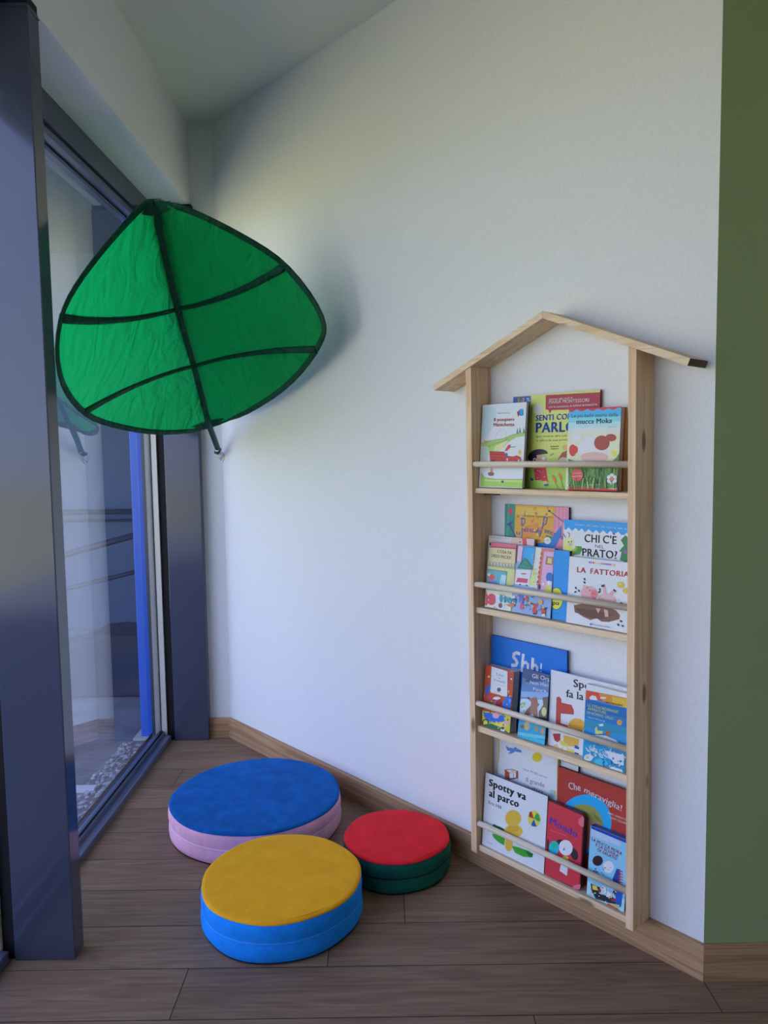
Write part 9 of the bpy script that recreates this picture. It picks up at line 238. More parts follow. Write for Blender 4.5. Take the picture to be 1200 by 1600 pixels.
LEAF = [[[-0.862,3.4,1.51],[-0.858,3.404,1.512],[-0.853,3.408,1.514],[-0.848,3.412,1.516],[-0.843,3.416,1.517],[-0.838,3.42,1.519],[-0.833,3.423,1.521],[-0.828,3.427,1.523],[-0.823,3.43,1.524],[-0.817,3.433,1.526],[-0.812,3.436,1.528],[-0.807,3.438,1.529],[-0.801,3.44,1.531],[-0.795,3.439,1.533],[-0.789,3.438,1.534],[-0.782,3.436,1.536],[-0.776,3.435,1.537],[-0.769,3.433,1.539],[-0.762,3.432,1.54],[-0.756,3.43,1.542],[-0.749,3.428,1.543],[-0.743,3.426,1.545],[-0.736,3.424,1.547],[-0.73,3.422,1.548],[-0.723,3.42,1.55]],[[-0.913,3.328,1.502],[-0.904,3.336,1.507],[-0.895,3.345,1.513],[-0.886,3.353,1.518],[-0.877,3.362,1.523],[-0.868,3.369,1.528],[-0.859,3.377,1.532],[-0.85,3.384,1.537],[-0.84,3.391,1.541],[-0.831,3.398,1.545],[-0.821,3.404,1.549],[-0.811,3.409,1.552],[-0.801,3.413,1.556],[-0.789,3.41,1.558],[-0.778,3.407,1.56],[-0.766,3.403,1.561],[-0.755,3.399,1.563],[-0.743,3.394,1.564],[-0.731,3.39,1.565],[-0.72,3.385,1.565],[-0.708,3.38,1.566],[-0.696,3.375,1.566],[-0.685,3.369,1.566],[-0.673,3.364,1.566],[-0.661,3.358,1.566]],[[-0.959,3.256,1.496],[-0.947,3.27,1.505],[-0.935,3.283,1.514],[-0.922,3.296,1.522],[-0.91,3.308,1.53],[-0.897,3.32,1.538],[-0.884,3.332,1.545],[-0.87,3.343,1.552],[-0.857,3.353,1.559],[-0.843,3.363,1.565],[-0.829,3.372,1.57],[-0.815,3.38,1.576],[-0.8,3.386,1.58],[-0.784,3.382,1.583],[-0.767,3.376,1.585],[-0.75,3.37,1.587],[-0.734,3.363,1.588],[-0.717,3.356,1.589],[-0.7,3.348,1.59],[-0.684,3.34,1.59],[-0.667,3.331,1.589],[-0.65,3.323,1.589],[-0.634,3.314,1.587],[-0.617,3.305,1.586],[-0.601,3.295,1.583]],[[-1.0,3.19,1.5],[-0.985,3.207,1.512],[-0.97,3.225,1.523],[-0.954,3.242,1.534],[-0.939,3.258,1.545],[-0.922,3.274,1.554],[-0.906,3.289,1.564],[-0.889,3.304,1.572],[-0.872,3.318,1.58],[-0.855,3.331,1.588],[-0.837,3.343,1.594],[-0.819,3.354,1.6],[-0.8,3.362,1.605],[-0.778,3.356,1.609],[-0.756,3.348,1.613],[-0.734,3.338,1.616],[-0.712,3.328,1.618],[-0.69,3.318,1.619],[-0.668,3.306,1.619],[-0.646,3.295,1.619],[-0.624,3.282,1.619],[-0.602,3.27,1.617],[-0.58,3.257,1.615],[-0.559,3.244,1.612],[-0.537,3.23,1.609]],[[-1.038,3.125,1.508],[-1.02,3.147,1.522],[-1.003,3.169,1.536],[-0.985,3.19,1.549],[-0.966,3.21,1.562],[-0.947,3.23,1.573],[-0.928,3.249,1.584],[-0.908,3.267,1.594],[-0.887,3.284,1.603],[-0.867,3.301,1.611],[-0.845,3.316,1.619],[-0.823,3.329,1.625],[-0.8,3.338,1.63],[-0.773,3.331,1.636],[-0.745,3.32,1.641],[-0.717,3.307,1.645],[-0.69,3.294,1.648],[-0.662,3.28,1.65],[-0.634,3.265,1.651],[-0.607,3.249,1.651],[-0.58,3.233,1.65],[-0.552,3.216,1.648],[-0.525,3.199,1.645],[-0.499,3.181,1.641],[-0.472,3.163,1.636]],[[-1.069,3.06,1.517],[-1.05,3.087,1.534],[-1.03,3.112,1.55],[-1.01,3.137,1.565],[-0.989,3.162,1.58],[-0.968,3.185,1.593],[-0.946,3.208,1.605],[-0.924,3.23,1.616],[-0.901,3.25,1.627],[-0.877,3.27,1.636],[-0.852,3.288,1.643],[-0.827,3.304,1.65],[-0.8,3.315,1.655],[-0.768,3.305,1.663],[-0.735,3.292,1.67],[-0.702,3.276,1.675],[-0.669,3.26,1.678],[-0.636,3.242,1.681],[-0.603,3.223,1.682],[-0.571,3.204,1.682],[-0.539,3.184,1.681],[-0.507,3.163,1.679],[-0.475,3.142,1.675],[-0.444,3.12,1.671],[-0.413,3.097,1.665]],[[-1.089,2.992,1.527],[-1.069,3.023,1.546],[-1.049,3.053,1.563],[-1.028,3.082,1.58],[-1.006,3.11,1.596],[-0.983,3.138,1.611],[-0.96,3.164,1.625],[-0.935,3.19,1.638],[-0.91,3.214,1.649],[-0.884,3.237,1.66],[-0.858,3.258,1.669],[-0.83,3.276,1.677],[-0.801,3.29,1.683],[-0.764,3.278,1.692],[-0.726,3.262,1.699],[-0.689,3.245,1.705],[-0.651,3.225,1.709],[-0.614,3.205,1.712],[-0.577,3.183,1.713],[-0.541,3.16,1.713],[-0.504,3.137,1.712],[-0.468,3.112,1.709],[-0.433,3.087,1.705],[-0.398,3.062,1.7],[-0.364,3.036,1.694]],[[-1.099,2.918,1.534],[-1.08,2.954,1.555],[-1.06,2.988,1.575],[-1.038,3.022,1.594],[-1.016,3.055,1.612],[-0.993,3.087,1.628],[-0.969,3.118,1.644],[-0.943,3.147,1.659],[-0.917,3.175,1.672],[-0.89,3.201,1.685],[-0.862,3.225,1.696],[-0.832,3.247,1.705],[-0.801,3.262,1.712],[-0.76,3.249,1.722],[-0.719,3.231,1.73],[-0.677,3.211,1.736],[-0.636,3.189,1.741],[-0.595,3.165,1.744],[-0.554,3.141,1.745],[-0.514,3.115,1.745],[-0.474,3.088,1.744],[-0.435,3.06,1.741],[-0.396,3.032,1.737],[-0.358,3.003,1.732],[-0.321,2.973,1.725]],[[-1.103,2.844,1.543],[-1.084,2.884,1.565],[-1.065,2.924,1.587],[-1.044,2.962,1.607],[-1.022,2.999,1.627],[-0.999,3.035,1.645],[-0.974,3.07,1.663],[-0.949,3.103,1.68],[-0.922,3.135,1.695],[-0.894,3.165,1.709],[-0.865,3.192,1.722],[-0.834,3.216,1.733],[-0.802,3.234,1.743],[-0.757,3.22,1.753],[-0.713,3.2,1.761],[-0.668,3.178,1.767],[-0.623,3.153,1.772],[-0.578,3.127,1.775],[-0.535,3.1,1.776],[-0.491,3.071,1.776],[-0.448,3.042,1.775],[-0.406,3.011,1.772],[-0.365,2.98,1.768],[-0.324,2.948,1.762],[-0.284,2.915,1.756]],[[-1.103,2.775,1.557],[-1.085,2.82,1.579],[-1.067,2.863,1.601],[-1.046,2.905,1.622],[-1.025,2.947,1.643],[-1.002,2.987,1.663],[-0.978,3.025,1.681],[-0.952,3.062,1.699],[-0.925,3.097,1.716],[-0.897,3.13,1.732],[-0.867,3.16,1.746],[-0.836,3.187,1.759],[-0.802,3.206,1.77],[-0.755,3.191,1.78],[-0.708,3.17,1.788],[-0.66,3.147,1.794],[-0.613,3.121,1.798],[-0.566,3.093,1.801],[-0.52,3.064,1.803],[-0.474,3.034,1.803],[-0.429,3.003,1.802],[-0.385,2.971,1.799],[-0.342,2.937,1.795],[-0.299,2.903,1.79],[-0.257,2.869,1.783]],[[-1.101,2.713,1.576],[-1.085,2.761,1.597],[-1.067,2.808,1.619],[-1.048,2.854,1.64],[-1.027,2.899,1.66],[-1.004,2.942,1.68],[-0.98,2.984,1.699],[-0.955,3.024,1.717],[-0.928,3.062,1.735],[-0.899,3.098,1.752],[-0.869,3.131,1.767],[-0.837,3.159,1.782],[-0.802,3.18,1.794],[-0.754,3.165,1.803],[-0.705,3.144,1.81],[-0.655,3.12,1.815],[-0.606,3.094,1.819],[-0.558,3.066,1.822],[-0.51,3.036,1.823],[-0.463,3.006,1.823],[-0.416,2.974,1.822],[-0.371,2.941,1.82],[-0.326,2.907,1.816],[-0.282,2.873,1.812],[-0.239,2.838,1.806]],[[-1.097,2.651,1.596],[-1.082,2.703,1.617],[-1.065,2.753,1.637],[-1.047,2.803,1.657],[-1.027,2.851,1.677],[-1.005,2.898,1.696],[-0.982,2.943,1.715],[-0.957,2.986,1.734],[-0.93,3.027,1.752],[-0.901,3.066,1.769],[-0.87,3.101,1.786],[-0.838,3.133,1.801],[-0.802,3.155,1.815],[-0.753,3.14,1.822],[-0.702,3.119,1.828],[-0.651,3.095,1.832],[-0.601,3.069,1.835],[-0.551,3.041,1.837],[-0.502,3.012,1.838],[-0.454,2.982,1.838],[-0.406,2.951,1.837],[-0.359,2.918,1.835],[-0.313,2.885,1.833],[-0.268,2.851,1.829],[-0.224,2.816,1.825]],[[-1.091,2.592,1.619],[-1.077,2.648,1.638],[-1.062,2.702,1.656],[-1.045,2.755,1.675],[-1.026,2.806,1.694],[-1.005,2.856,1.712],[-0.982,2.904,1.731],[-0.957,2.95,1.75],[-0.931,2.994,1.768],[-0.902,3.035,1.786],[-0.871,3.073,1.803],[-0.838,3.106,1.82],[-0.802,3.13,1.835],[-0.752,3.115,1.84],[-0.7,3.095,1.844],[-0.649,3.072,1.847],[-0.598,3.047,1.849],[-0.547,3.02,1.851],[-0.497,2.992,1.851],[-0.448,2.962,1.852],[-0.399,2.931,1.851],[-0.352,2.9,1.85],[-0.305,2.868,1.849],[-0.259,2.834,1.846],[-0.214,2.8,1.844]],[[-1.083,2.541,1.645],[-1.071,2.599,1.661],[-1.058,2.656,1.678],[-1.042,2.711,1.695],[-1.024,2.765,1.713],[-1.003,2.818,1.731],[-0.981,2.868,1.749],[-0.957,2.916,1.767],[-0.931,2.962,1.785],[-0.902,3.006,1.803],[-0.872,3.045,1.821],[-0.839,3.08,1.839],[-0.802,3.105,1.855],[-0.751,3.091,1.858],[-0.7,3.072,1.861],[-0.648,3.049,1.863],[-0.597,3.025,1.864],[-0.546,2.999,1.865],[-0.496,2.972,1.866],[-0.447,2.944,1.867],[-0.398,2.915,1.867],[-0.35,2.885,1.867],[-0.303,2.854,1.867],[-0.256,2.822,1.866],[-0.211,2.789,1.865]],[[-1.075,2.5,1.673],[-1.065,2.56,1.688],[-1.052,2.618,1.704],[-1.037,2.675,1.719],[-1.02,2.731,1.736],[-1.0,2.784,1.752],[-0.979,2.836,1.77],[-0.955,2.886,1.787],[-0.929,2.933,1.805],[-0.901,2.977,1.823],[-0.871,3.018,1.841],[-0.838,3.054,1.859],[-0.802,3.08,1.876],[-0.752,3.067,1.878],[-0.701,3.048,1.88],[-0.65,3.027,1.881],[-0.599,3.004,1.883],[-0.549,2.98,1.884],[-0.5,2.954,1.886],[-0.451,2.927,1.887],[-0.402,2.899,1.888],[-0.355,2.871,1.89],[-0.308,2.841,1.891],[-0.262,2.811,1.892],[-0.217,2.78,1.894]],[[-1.068,2.472,1.709],[-1.058,2.532,1.722],[-1.046,2.591,1.735],[-1.032,2.648,1.749],[-1.015,2.704,1.764],[-0.996,2.758,1.779],[-0.975,2.81,1.795],[-0.952,2.859,1.811],[-0.927,2.907,1.828],[-0.9,2.951,1.845],[-0.87,2.992,1.863],[-0.837,3.028,1.88],[-0.801,3.054,1.897],[-0.753,3.042,1.9],[-0.704,3.024,1.901],[-0.655,3.005,1.904],[-0.606,2.984,1.906],[-0.558,2.961,1.908],[-0.51,2.937,1.911],[-0.463,2.912,1.914],[-0.416,2.886,1.918],[-0.37,2.86,1.921],[-0.324,2.832,1.925],[-0.28,2.804,1.929],[-0.236,2.776,1.933]],[[-1.061,2.457,1.752],[-1.051,2.515,1.762],[-1.039,2.573,1.773],[-1.025,2.629,1.784],[-1.009,2.684,1.797],[-0.991,2.737,1.81],[-0.971,2.788,1.824],[-0.948,2.837,1.838],[-0.924,2.883,1.853],[-0.897,2.927,1.869],[-0.868,2.967,1.886],[-0.836,3.002,1.903],[-0.801,3.028,1.919],[-0.755,3.017,1.922],[-0.709,3.001,1.925],[-0.663,2.984,1.928],[-0.617,2.964,1.932],[-0.572,2.944,1.936],[-0.527,2.923,1.941],[-0.482,2.9,1.947],[-0.437,2.877,1.953],[-0.394,2.853,1.959],[-0.351,2.829,1.967],[-0.308,2.803,1.974],[-0.266,2.777,1.982]],[[-1.053,2.45,1.796],[-1.043,2.507,1.804],[-1.032,2.562,1.813],[-1.018,2.617,1.822],[-1.002,2.669,1.832],[-0.985,2.72,1.843],[-0.965,2.77,1.855],[-0.943,2.817,1.867],[-0.919,2.862,1.881],[-0.893,2.904,1.895],[-0.865,2.943,1.91],[-0.834,2.977,1.926],[-0.8,3.002,1.941],[-0.758,2.992,1.945],[-0.716,2.978,1.949],[-0.673,2.963,1.954],[-0.631,2.946,1.959],[-0.588,2.928,1.966],[-0.546,2.909,1.973],[-0.505,2.889,1.981],[-0.463,2.869,1.99],[-0.423,2.847,1.999],[-0.382,2.826,2.01],[-0.342,2.803,2.021],[-0.303,2.781,2.032]],[[-1.043,2.45,1.84],[-1.034,2.504,1.845],[-1.022,2.557,1.852],[-1.009,2.608,1.859],[-0.994,2.659,1.867],[-0.976,2.707,1.876],[-0.957,2.754,1.886],[-0.936,2.799,1.897],[-0.913,2.842,1.909],[-0.888,2.882,1.922],[-0.861,2.919,1.936],[-0.832,2.952,1.951],[-0.799,2.975,1.965],[-0.761,2.967,1.969],[-0.722,2.955,1.974],[-0.683,2.941,1.98],[-0.644,2.926,1.987],[-0.605,2.91,1.995],[-0.566,2.893,2.003],[-0.528,2.876,2.013],[-0.49,2.858,2.024],[-0.452,2.84,2.036],[-0.415,2.82,2.048],[-0.378,2.801,2.062],[-0.341,2.781,2.076]],[[-1.031,2.455,1.878],[-1.022,2.506,1.883],[-1.01,2.556,1.888],[-0.997,2.604,1.894],[-0.983,2.651,1.901],[-0.966,2.697,1.909],[-0.948,2.741,1.918],[-0.928,2.784,1.928],[-0.906,2.824,1.939],[-0.883,2.862,1.951],[-0.857,2.896,1.964],[-0.83,2.927,1.977],[-0.799,2.949,1.991],[-0.764,2.941,1.995],[-0.728,2.931,2.0],[-0.693,2.918,2.006],[-0.657,2.905,2.013],[-0.621,2.891,2.021],[-0.585,2.876,2.031],[-0.55,2.86,2.041],[-0.515,2.844,2.053],[-0.48,2.827,2.065],[-0.445,2.81,2.079],[-0.411,2.793,2.093],[-0.377,2.775,2.109]],[[-1.018,2.468,1.916],[-1.008,2.515,1.92],[-0.997,2.561,1.924],[-0.984,2.606,1.929],[-0.97,2.649,1.935],[-0.954,2.691,1.942],[-0.937,2.732,1.95],[-0.918,2.771,1.959],[-0.898,2.808,1.969],[-0.876,2.843,1.98],[-0.853,2.875,1.992],[-0.827,2.903,2.004],[-0.799,2.923,2.017],[-0.767,2.916,2.021],[-0.735,2.906,2.026],[-0.702,2.895,2.032],[-0.67,2.883,2.039],[-0.637,2.87,2.047],[-0.605,2.857,2.056],[-0.573,2.843,2.067],[-0.541,2.828,2.078],[-0.509,2.813,2.091],[-0.478,2.798,2.104],[-0.446,2.782,2.119],[-0.415,2.766,2.134]],[[-1.002,2.488,1.955],[-0.992,2.53,1.957],[-0.982,2.571,1.961],[-0.969,2.611,1.966],[-0.956,2.65,1.971],[-0.941,2.688,1.977],[-0.925,2.725,1.984],[-0.908,2.76,1.992],[-0.889,2.793,2.001],[-0.869,2.825,2.011],[-0.847,2.853,2.022],[-0.824,2.879,2.033],[-0.798,2.897,2.044],[-0.77,2.89,2.048],[-0.741,2.882,2.053],[-0.712,2.872,2.059],[-0.683,2.861,2.065],[-0.655,2.849,2.073],[-0.626,2.837,2.082],[-0.597,2.824,2.092],[-0.568,2.811,2.102],[-0.539,2.798,2.114],[-0.511,2.784,2.127],[-0.483,2.769,2.141],[-0.455,2.755,2.156]],[[-0.984,2.511,1.995],[-0.975,2.548,1.998],[-0.964,2.584,2.001],[-0.953,2.619,2.005],[-0.94,2.654,2.009],[-0.927,2.687,2.015],[-0.912,2.719,2.021],[-0.896,2.75,2.028],[-0.879,2.779,2.036],[-0.861,2.807,2.045],[-0.842,2.832,2.054],[-0.821,2.854,2.064],[-0.798,2.871,2.074],[-0.774,2.865,2.077],[-0.748,2.857,2.082],[-0.723,2.848,2.087],[-0.698,2.838,2.093],[-0.672,2.828,2.1],[-0.647,2.817,2.108],[-0.621,2.806,2.117],[-0.596,2.794,2.127],[-0.571,2.782,2.138],[-0.546,2.77,2.15],[-0.521,2.757,2.163],[-0.496,2.744,2.177]],[[-0.963,2.536,2.041],[-0.954,2.568,2.043],[-0.944,2.599,2.045],[-0.934,2.629,2.048],[-0.922,2.658,2.052],[-0.91,2.687,2.056],[-0.897,2.714,2.061],[-0.883,2.741,2.067],[-0.869,2.766,2.074],[-0.853,2.789,2.081],[-0.836,2.811,2.089],[-0.818,2.83,2.098],[-0.798,2.844,2.106],[-0.777,2.839,2.109],[-0.756,2.832,2.113],[-0.734,2.825,2.118],[-0.712,2.816,2.124],[-0.691,2.807,2.13],[-0.669,2.798,2.137],[-0.647,2.788,2.146],[-0.625,2.778,2.155],[-0.603,2.767,2.165],[-0.582,2.757,2.176],[-0.56,2.746,2.187],[-0.538,2.734,2.2]],[[-0.937,2.568,2.092],[-0.929,2.594,2.094],[-0.92,2.619,2.095],[-0.911,2.643,2.097],[-0.901,2.667,2.1],[-0.891,2.69,2.103],[-0.88,2.712,2.107],[-0.868,2.733,2.112],[-0.856,2.754,2.117],[-0.843,2.773,2.123],[-0.83,2.79,2.129],[-0.815,2.805,2.135],[-0.799,2.817,2.142],[-0.782,2.812,2.145],[-0.764,2.807,2.148],[-0.746,2.8,2.153],[-0.728,2.793,2.158],[-0.71,2.786,2.163],[-0.692,2.778,2.169],[-0.674,2.769,2.176],[-0.656,2.761,2.184],[-0.638,2.752,2.193],[-0.62,2.743,2.202],[-0.602,2.734,2.212],[-0.585,2.724,2.222]],[[-0.908,2.603,2.146],[-0.901,2.623,2.147],[-0.894,2.641,2.148],[-0.887,2.66,2.149],[-0.879,2.677,2.151],[-0.871,2.695,2.153],[-0.862,2.711,2.156],[-0.853,2.727,2.159],[-0.843,2.742,2.162],[-0.833,2.757,2.166],[-0.823,2.77,2.171],[-0.812,2.781,2.175],[-0.8,2.79,2.179],[-0.786,2.786,2.182],[-0.773,2.782,2.185],[-0.759,2.776,2.189],[-0.745,2.771,2.193],[-0.731,2.765,2.197],[-0.717,2.758,2.202],[-0.703,2.752,2.208],[-0.688,2.745,2.214],[-0.674,2.738,2.221],[-0.66,2.73,2.228],[-0.646,2.723,2.236],[-0.632,2.715,2.244]],[[-0.88,2.638,2.198],[-0.875,2.651,2.198],[-0.869,2.664,2.198],[-0.864,2.676,2.199],[-0.858,2.688,2.2],[-0.852,2.7,2.201],[-0.845,2.711,2.203],[-0.839,2.722,2.204],[-0.832,2.732,2.207],[-0.824,2.742,2.209],[-0.817,2.751,2.211],[-0.809,2.758,2.214],[-0.8,2.764,2.217],[-0.791,2.762,2.219],[-0.781,2.758,2.221],[-0.771,2.754,2.224],[-0.761,2.75,2.227],[-0.75,2.746,2.23],[-0.74,2.741,2.234],[-0.73,2.736,2.238],[-0.72,2.731,2.242],[-0.709,2.726,2.247],[-0.699,2.72,2.252],[-0.688,2.715,2.258],[-0.678,2.709,2.263]],[[-0.855,2.674,2.245],[-0.851,2.681,2.245],[-0.847,2.688,2.246],[-0.843,2.694,2.246],[-0.839,2.701,2.247],[-0.835,2.707,2.247],[-0.83,2.713,2.248],[-0.826,2.719,2.249],[-0.821,2.724,2.25],[-0.817,2.73,2.252],[-0.812,2.734,2.253],[-0.807,2.739,2.255],[-0.801,2.742,2.256],[-0.795,2.74,2.257],[-0.789,2.738,2.258],[-0.783,2.736,2.259],[-0.776,2.733,2.261],[-0.77,2.731,2.263],[-0.763,2.728,2.264],[-0.757,2.725,2.266],[-0.75,2.722,2.268],[-0.744,2.719,2.271],[-0.737,2.715,2.273],[-0.731,2.712,2.276],[-0.724,2.709,2.279]],[[-0.829,2.71,2.292],[-0.827,2.711,2.292],[-0.824,2.712,2.293],[-0.822,2.713,2.293],[-0.82,2.714,2.293],[-0.818,2.715,2.294],[-0.816,2.716,2.294],[-0.814,2.717,2.294],[-0.811,2.717,2.294],[-0.809,2.718,2.295],[-0.807,2.719,2.295],[-0.805,2.72,2.295],[-0.802,2.72,2.295],[-0.8,2.72,2.295],[-0.797,2.719,2.295],[-0.794,2.718,2.295],[-0.792,2.717,2.295],[-0.789,2.717,2.295],[-0.786,2.716,2.295],[-0.784,2.715,2.294],[-0.781,2.714,2.294],[-0.778,2.713,2.294],[-0.775,2.712,2.294],[-0.773,2.711,2.294],[-0.77,2.71,2.293]]]
VEINS = [[[-1.102,2.76,1.561],[-1.085,2.805,1.583],[-1.067,2.85,1.605],[-1.047,2.893,1.626],[-1.025,2.935,1.647],[-1.003,2.976,1.667],[-0.979,3.015,1.686],[-0.953,3.053,1.704],[-0.926,3.089,1.721],[-0.898,3.122,1.737],[-0.868,3.153,1.752],[-0.836,3.18,1.765],[-0.802,3.2,1.776],[-0.755,3.185,1.786],[-0.707,3.164,1.794],[-0.659,3.14,1.8],[-0.611,3.114,1.804],[-0.564,3.086,1.807],[-0.517,3.057,1.808],[-0.471,3.027,1.808],[-0.426,2.995,1.807],[-0.381,2.963,1.804],[-0.337,2.929,1.801],[-0.294,2.895,1.796],[-0.252,2.86,1.789]],[[-1.041,2.45,1.848],[-1.031,2.504,1.853],[-1.02,2.556,1.859],[-1.007,2.607,1.866],[-0.992,2.657,1.874],[-0.975,2.705,1.883],[-0.956,2.751,1.893],[-0.935,2.796,1.903],[-0.912,2.838,1.915],[-0.887,2.878,1.928],[-0.861,2.915,1.942],[-0.832,2.947,1.956],[-0.799,2.97,1.97],[-0.762,2.961,1.974],[-0.723,2.95,1.979],[-0.685,2.936,1.985],[-0.647,2.922,1.992],[-0.608,2.906,2.0],[-0.57,2.89,2.009],[-0.532,2.873,2.019],[-0.495,2.856,2.03],[-0.458,2.837,2.042],[-0.421,2.819,2.055],[-0.384,2.8,2.069],[-0.348,2.78,2.084]]]
# ------------------------------------------------------------ room shell
YF = 3.62                      # face of the short wall at the far end
CZ = 2.95
def wall_x(y, c=CW): return (c-NV.y*y)/NV.x     # where the diagonal wall meets a given y
def wall_y(x, c=CW): return (c-NV.x*x)/NV.y
GY = 1.872
pa = (wall_x(YF), YF); pb = (wall_x(GY), GY)
m = MB(); m.prism([pa, pb, (pb[0]+.16,pb[1]+.25), (pa[0]+.3,pa[1]+.25)], 0, CZ); struct(m.build('wall_diagonal', M_white), 'white diagonal wall behind the house-shaped book rack')
m = MB(); m.prism([(pb[0],GY),(3.3,GY),(3.3,GY+.25),(pb[0]+.161,GY+.25)], 0, CZ); struct(m.build('wall_right', M_green), 'olive green painted wall at the end of the white wall')
m = MB(); m.box(-1.155, pa[0]+.299, YF, YF+.2, 0, CZ); struct(m.build('wall_far', M_white), 'narrow white wall between the window post and the diagonal wall')
m = MB(); m.box(-1.2, -.9, -3.6, YF-.001, 2.565, CZ); struct(m.build('wall_left', M_white), 'white lintel wall above the windows')
m = MB(); m.box(3.3, 3.5, -3.6, GY+.25, 0, CZ); struct(m.build('wall_side', M_white))
m = MB(); m.box(-1.3, 3.5, -3.8, -3.6, 0, CZ); struct(m.build('wall_rear', M_white))
m = MB(); m.box(-1.3, 3.5, -3.8, 4.0, CZ, CZ+.15); struct(m.build('ceiling', M_ceil), 'white ceiling')

# floor: planks laid across the room, one mesh
def floor():
    me = bpy.data.meshes.new('floor'); bm = bmesh.new(); lay = bm.faces.layers.float.new('tone')
    PW, PL, G = .186, 1.376, .0011
    known = {0:-.556, 1:-.177, 2:.041, 7:-.92, -1:.35, 3:-.62, 4:.3}
    y0 = 1.748; k = -29
    def quad(x0,x1,ya,yb,z,t,mi):
        f = bm.faces.new([bm.verts.new(p) for p in ((x0,ya,z),(x1,ya,z),(x1,yb,z),(x0,yb,z))]); f[lay] = t; f.material_index = mi
    quad(-1.2,3.4,-3.7,3.75,-.0015,.5,1)
    while y0+k*PW < 3.7:
        ya = y0+k*PW; yb = ya+PW; j = known.get(k, random.uniform(-1,.3)); x = j
        while x > -1.16: x -= PL
        while x < 3.4:
            a = max(x,-1.16); b = min(x+PL,3.4)
            if b-a > .01: quad(a+G,b-G,ya+G,yb-G,0,random.random(),0)
            x += PL
        k += 1
    bm.normal_update(); bm.to_mesh(me); bm.free(); me.materials.append(M_floor); me.materials.append(M_gasket)
    o = bpy.data.objects.new('floor', me); COL.objects.link(o); struct(o, 'grey-brown wood plank floor')
floor()

# baseboards with a small eased top edge
BH, BT = .0965, .0158
def bb_prof(t=BT): return [(0,0),(-t,0),(-t,BH-.003),(-t+.003,BH),(0,BH)]
def baseboard(name, p0, p1, n, label, cut0=0, cut1=0):
    """p0..p1 on the wall face, n points into the room; cut = extra length of the front face at the end (mitre)"""
    p0 = Vector((*p0,0)); p1 = Vector((*p1,0)); d = (p1-p0).normalized(); n = Vector((*n,0)); m = MB(); L = (p1-p0).length
    M = Matrix(((d.x,-n.x,0,p0.x),(d.y,-n.y,0,p0.y),(0,0,1,0),(0,0,0,1)))
    A = []; B = []
    for (y, z) in bb_prof():
        k = -y/BT; A.append(m.bm.verts.new((-cut0*k, y, z))); B.append(m.bm.verts.new((L+cut1*k, y, z)))
    m.bm.faces.new(A); m.bm.faces.new(list(reversed(B)))
    for q in range(5): m.bm.faces.new((A[q],B[q],B[(q+1)%5],A[(q+1)%5]))
    struct(m.build(name, M_bb, mat=M), label)
tA = math.tan((math.pi/2-TH)/2)*BT
baseboard('baseboard_far', (-.900,YF), pa, (0,-1), 'short oak skirting beside the window post', 0, -tA)
baseboard('baseboard_diagonal', pa, pb, (-NV.x,-NV.y), 'oak skirting along the white wall', -tA, tA)
baseboard('baseboard_right', pb, (3.3,GY), (0,-1), 'oak skirting under the green wall', tA, 0)

# ------------------------------------------------------------ windows down the left side
GX = -1.116
def post(name, y0, y1, parent, x1=-.884, ztop=2.545):
    m = MB(); m.box(-1.052, x1, y0, y1, 0, ztop, M_metal)
    o = m.build(name, M_metal, parent, bevel=.0025)
    g = MB(); g.box(-1.088, -1.052, y0+.008, y1-.008, .0, 2.53); g.build('gasket', M_gasket, o)
    g = MB(); g.box(-1.112, -1.088, y0-.004, y1+.004, .03, 2.47); g.build('glazing_bead', M_alu, o)
    g = MB(); g.box(-1.158, -1.125, y0-.01, y1+.01, -.05, 2.56); g.build('outer_cap', M_metalb, o)
    g = MB(); g.box(-1.052, x1-.002, y0+.003, y1-.003, ztop, 2.5655); g.build('top_gap', M_gasket, o)
    g = MB(); g.box(-1.050, x1+.0015, y0-.0015, y1+.0015, ztop-.012, ztop-.008); g.build('top_trim', M_metalb, o)
    return o
ys = [(-2.71,-2.645),(-1.14,-1.075),(.42,.485),(1.975,2.0375),(3.57,3.618)]
bays = [(-3.6,-2.71)]+[(ys[i][1],ys[i+1][0]) for i in range(4)]
names = ['window_5','window_4','window_3','window_2','window_1']
for i, ((a, b), nm) in enumerate(zip(bays, names)):
    w = empty(nm, Matrix.Translation((GX,(a+b)/2,0)), kind='structure')
    if nm == 'window_1': w['label'] = 'tall window bay between the two slate posts, behind the leaf canopy'
    if nm == 'window_2': w['label'] = 'window bay in front of the nearer slate post'
    inv = w.matrix_world.inverted()
    m = MB()
    m.prism([(-1.15,-.05),(-1.068,-.05),(-1.068,.026),(-1.0705,.029),(-1.15,.029)], a+.001, b-.001, M_sill, 'y')     # sill
    m.build('sill_frame', M_metal, w, inv)
    m = MB(); m.box(-1.20,-1.064,a+.001,b-.001,2.470,2.5645, M_metal); m.build('head_frame', M_metal, w, inv)
    m = MB(); m.box(-1.110,-1.072,a+.001,b-.001,2.4645,2.470); m.build('head_gasket', M_gasket, w, inv)
    m = MB(); m.box(-1.110,-1.075,a+.001,b-.001,2.440,2.4645); m.box(-1.112,-1.100,a+.001,b-.001,.029,.046); m.build('glazing_bead', M_sill, w, inv)
    m = MB(); m.box(-1.112,-1.108,a+.001,b-.001,2.434,2.440); m.box(-1.1135,-1.109,a+.001,b-.001,.046,.052); m.build('gasket', M_gasket, w, inv)
    m = MB(); m.face([(GX,a-.005,.03),(GX,b+.005,.03),(GX,b+.005,2.47),(GX,a-.005,2.47)]); m.build('glass_pane', M_glass, w, inv)
    p = post('post', *ys[i], None) if i < len(ys) else None
    if p:
        c = [p]; p.parent = w; p.matrix_local = inv

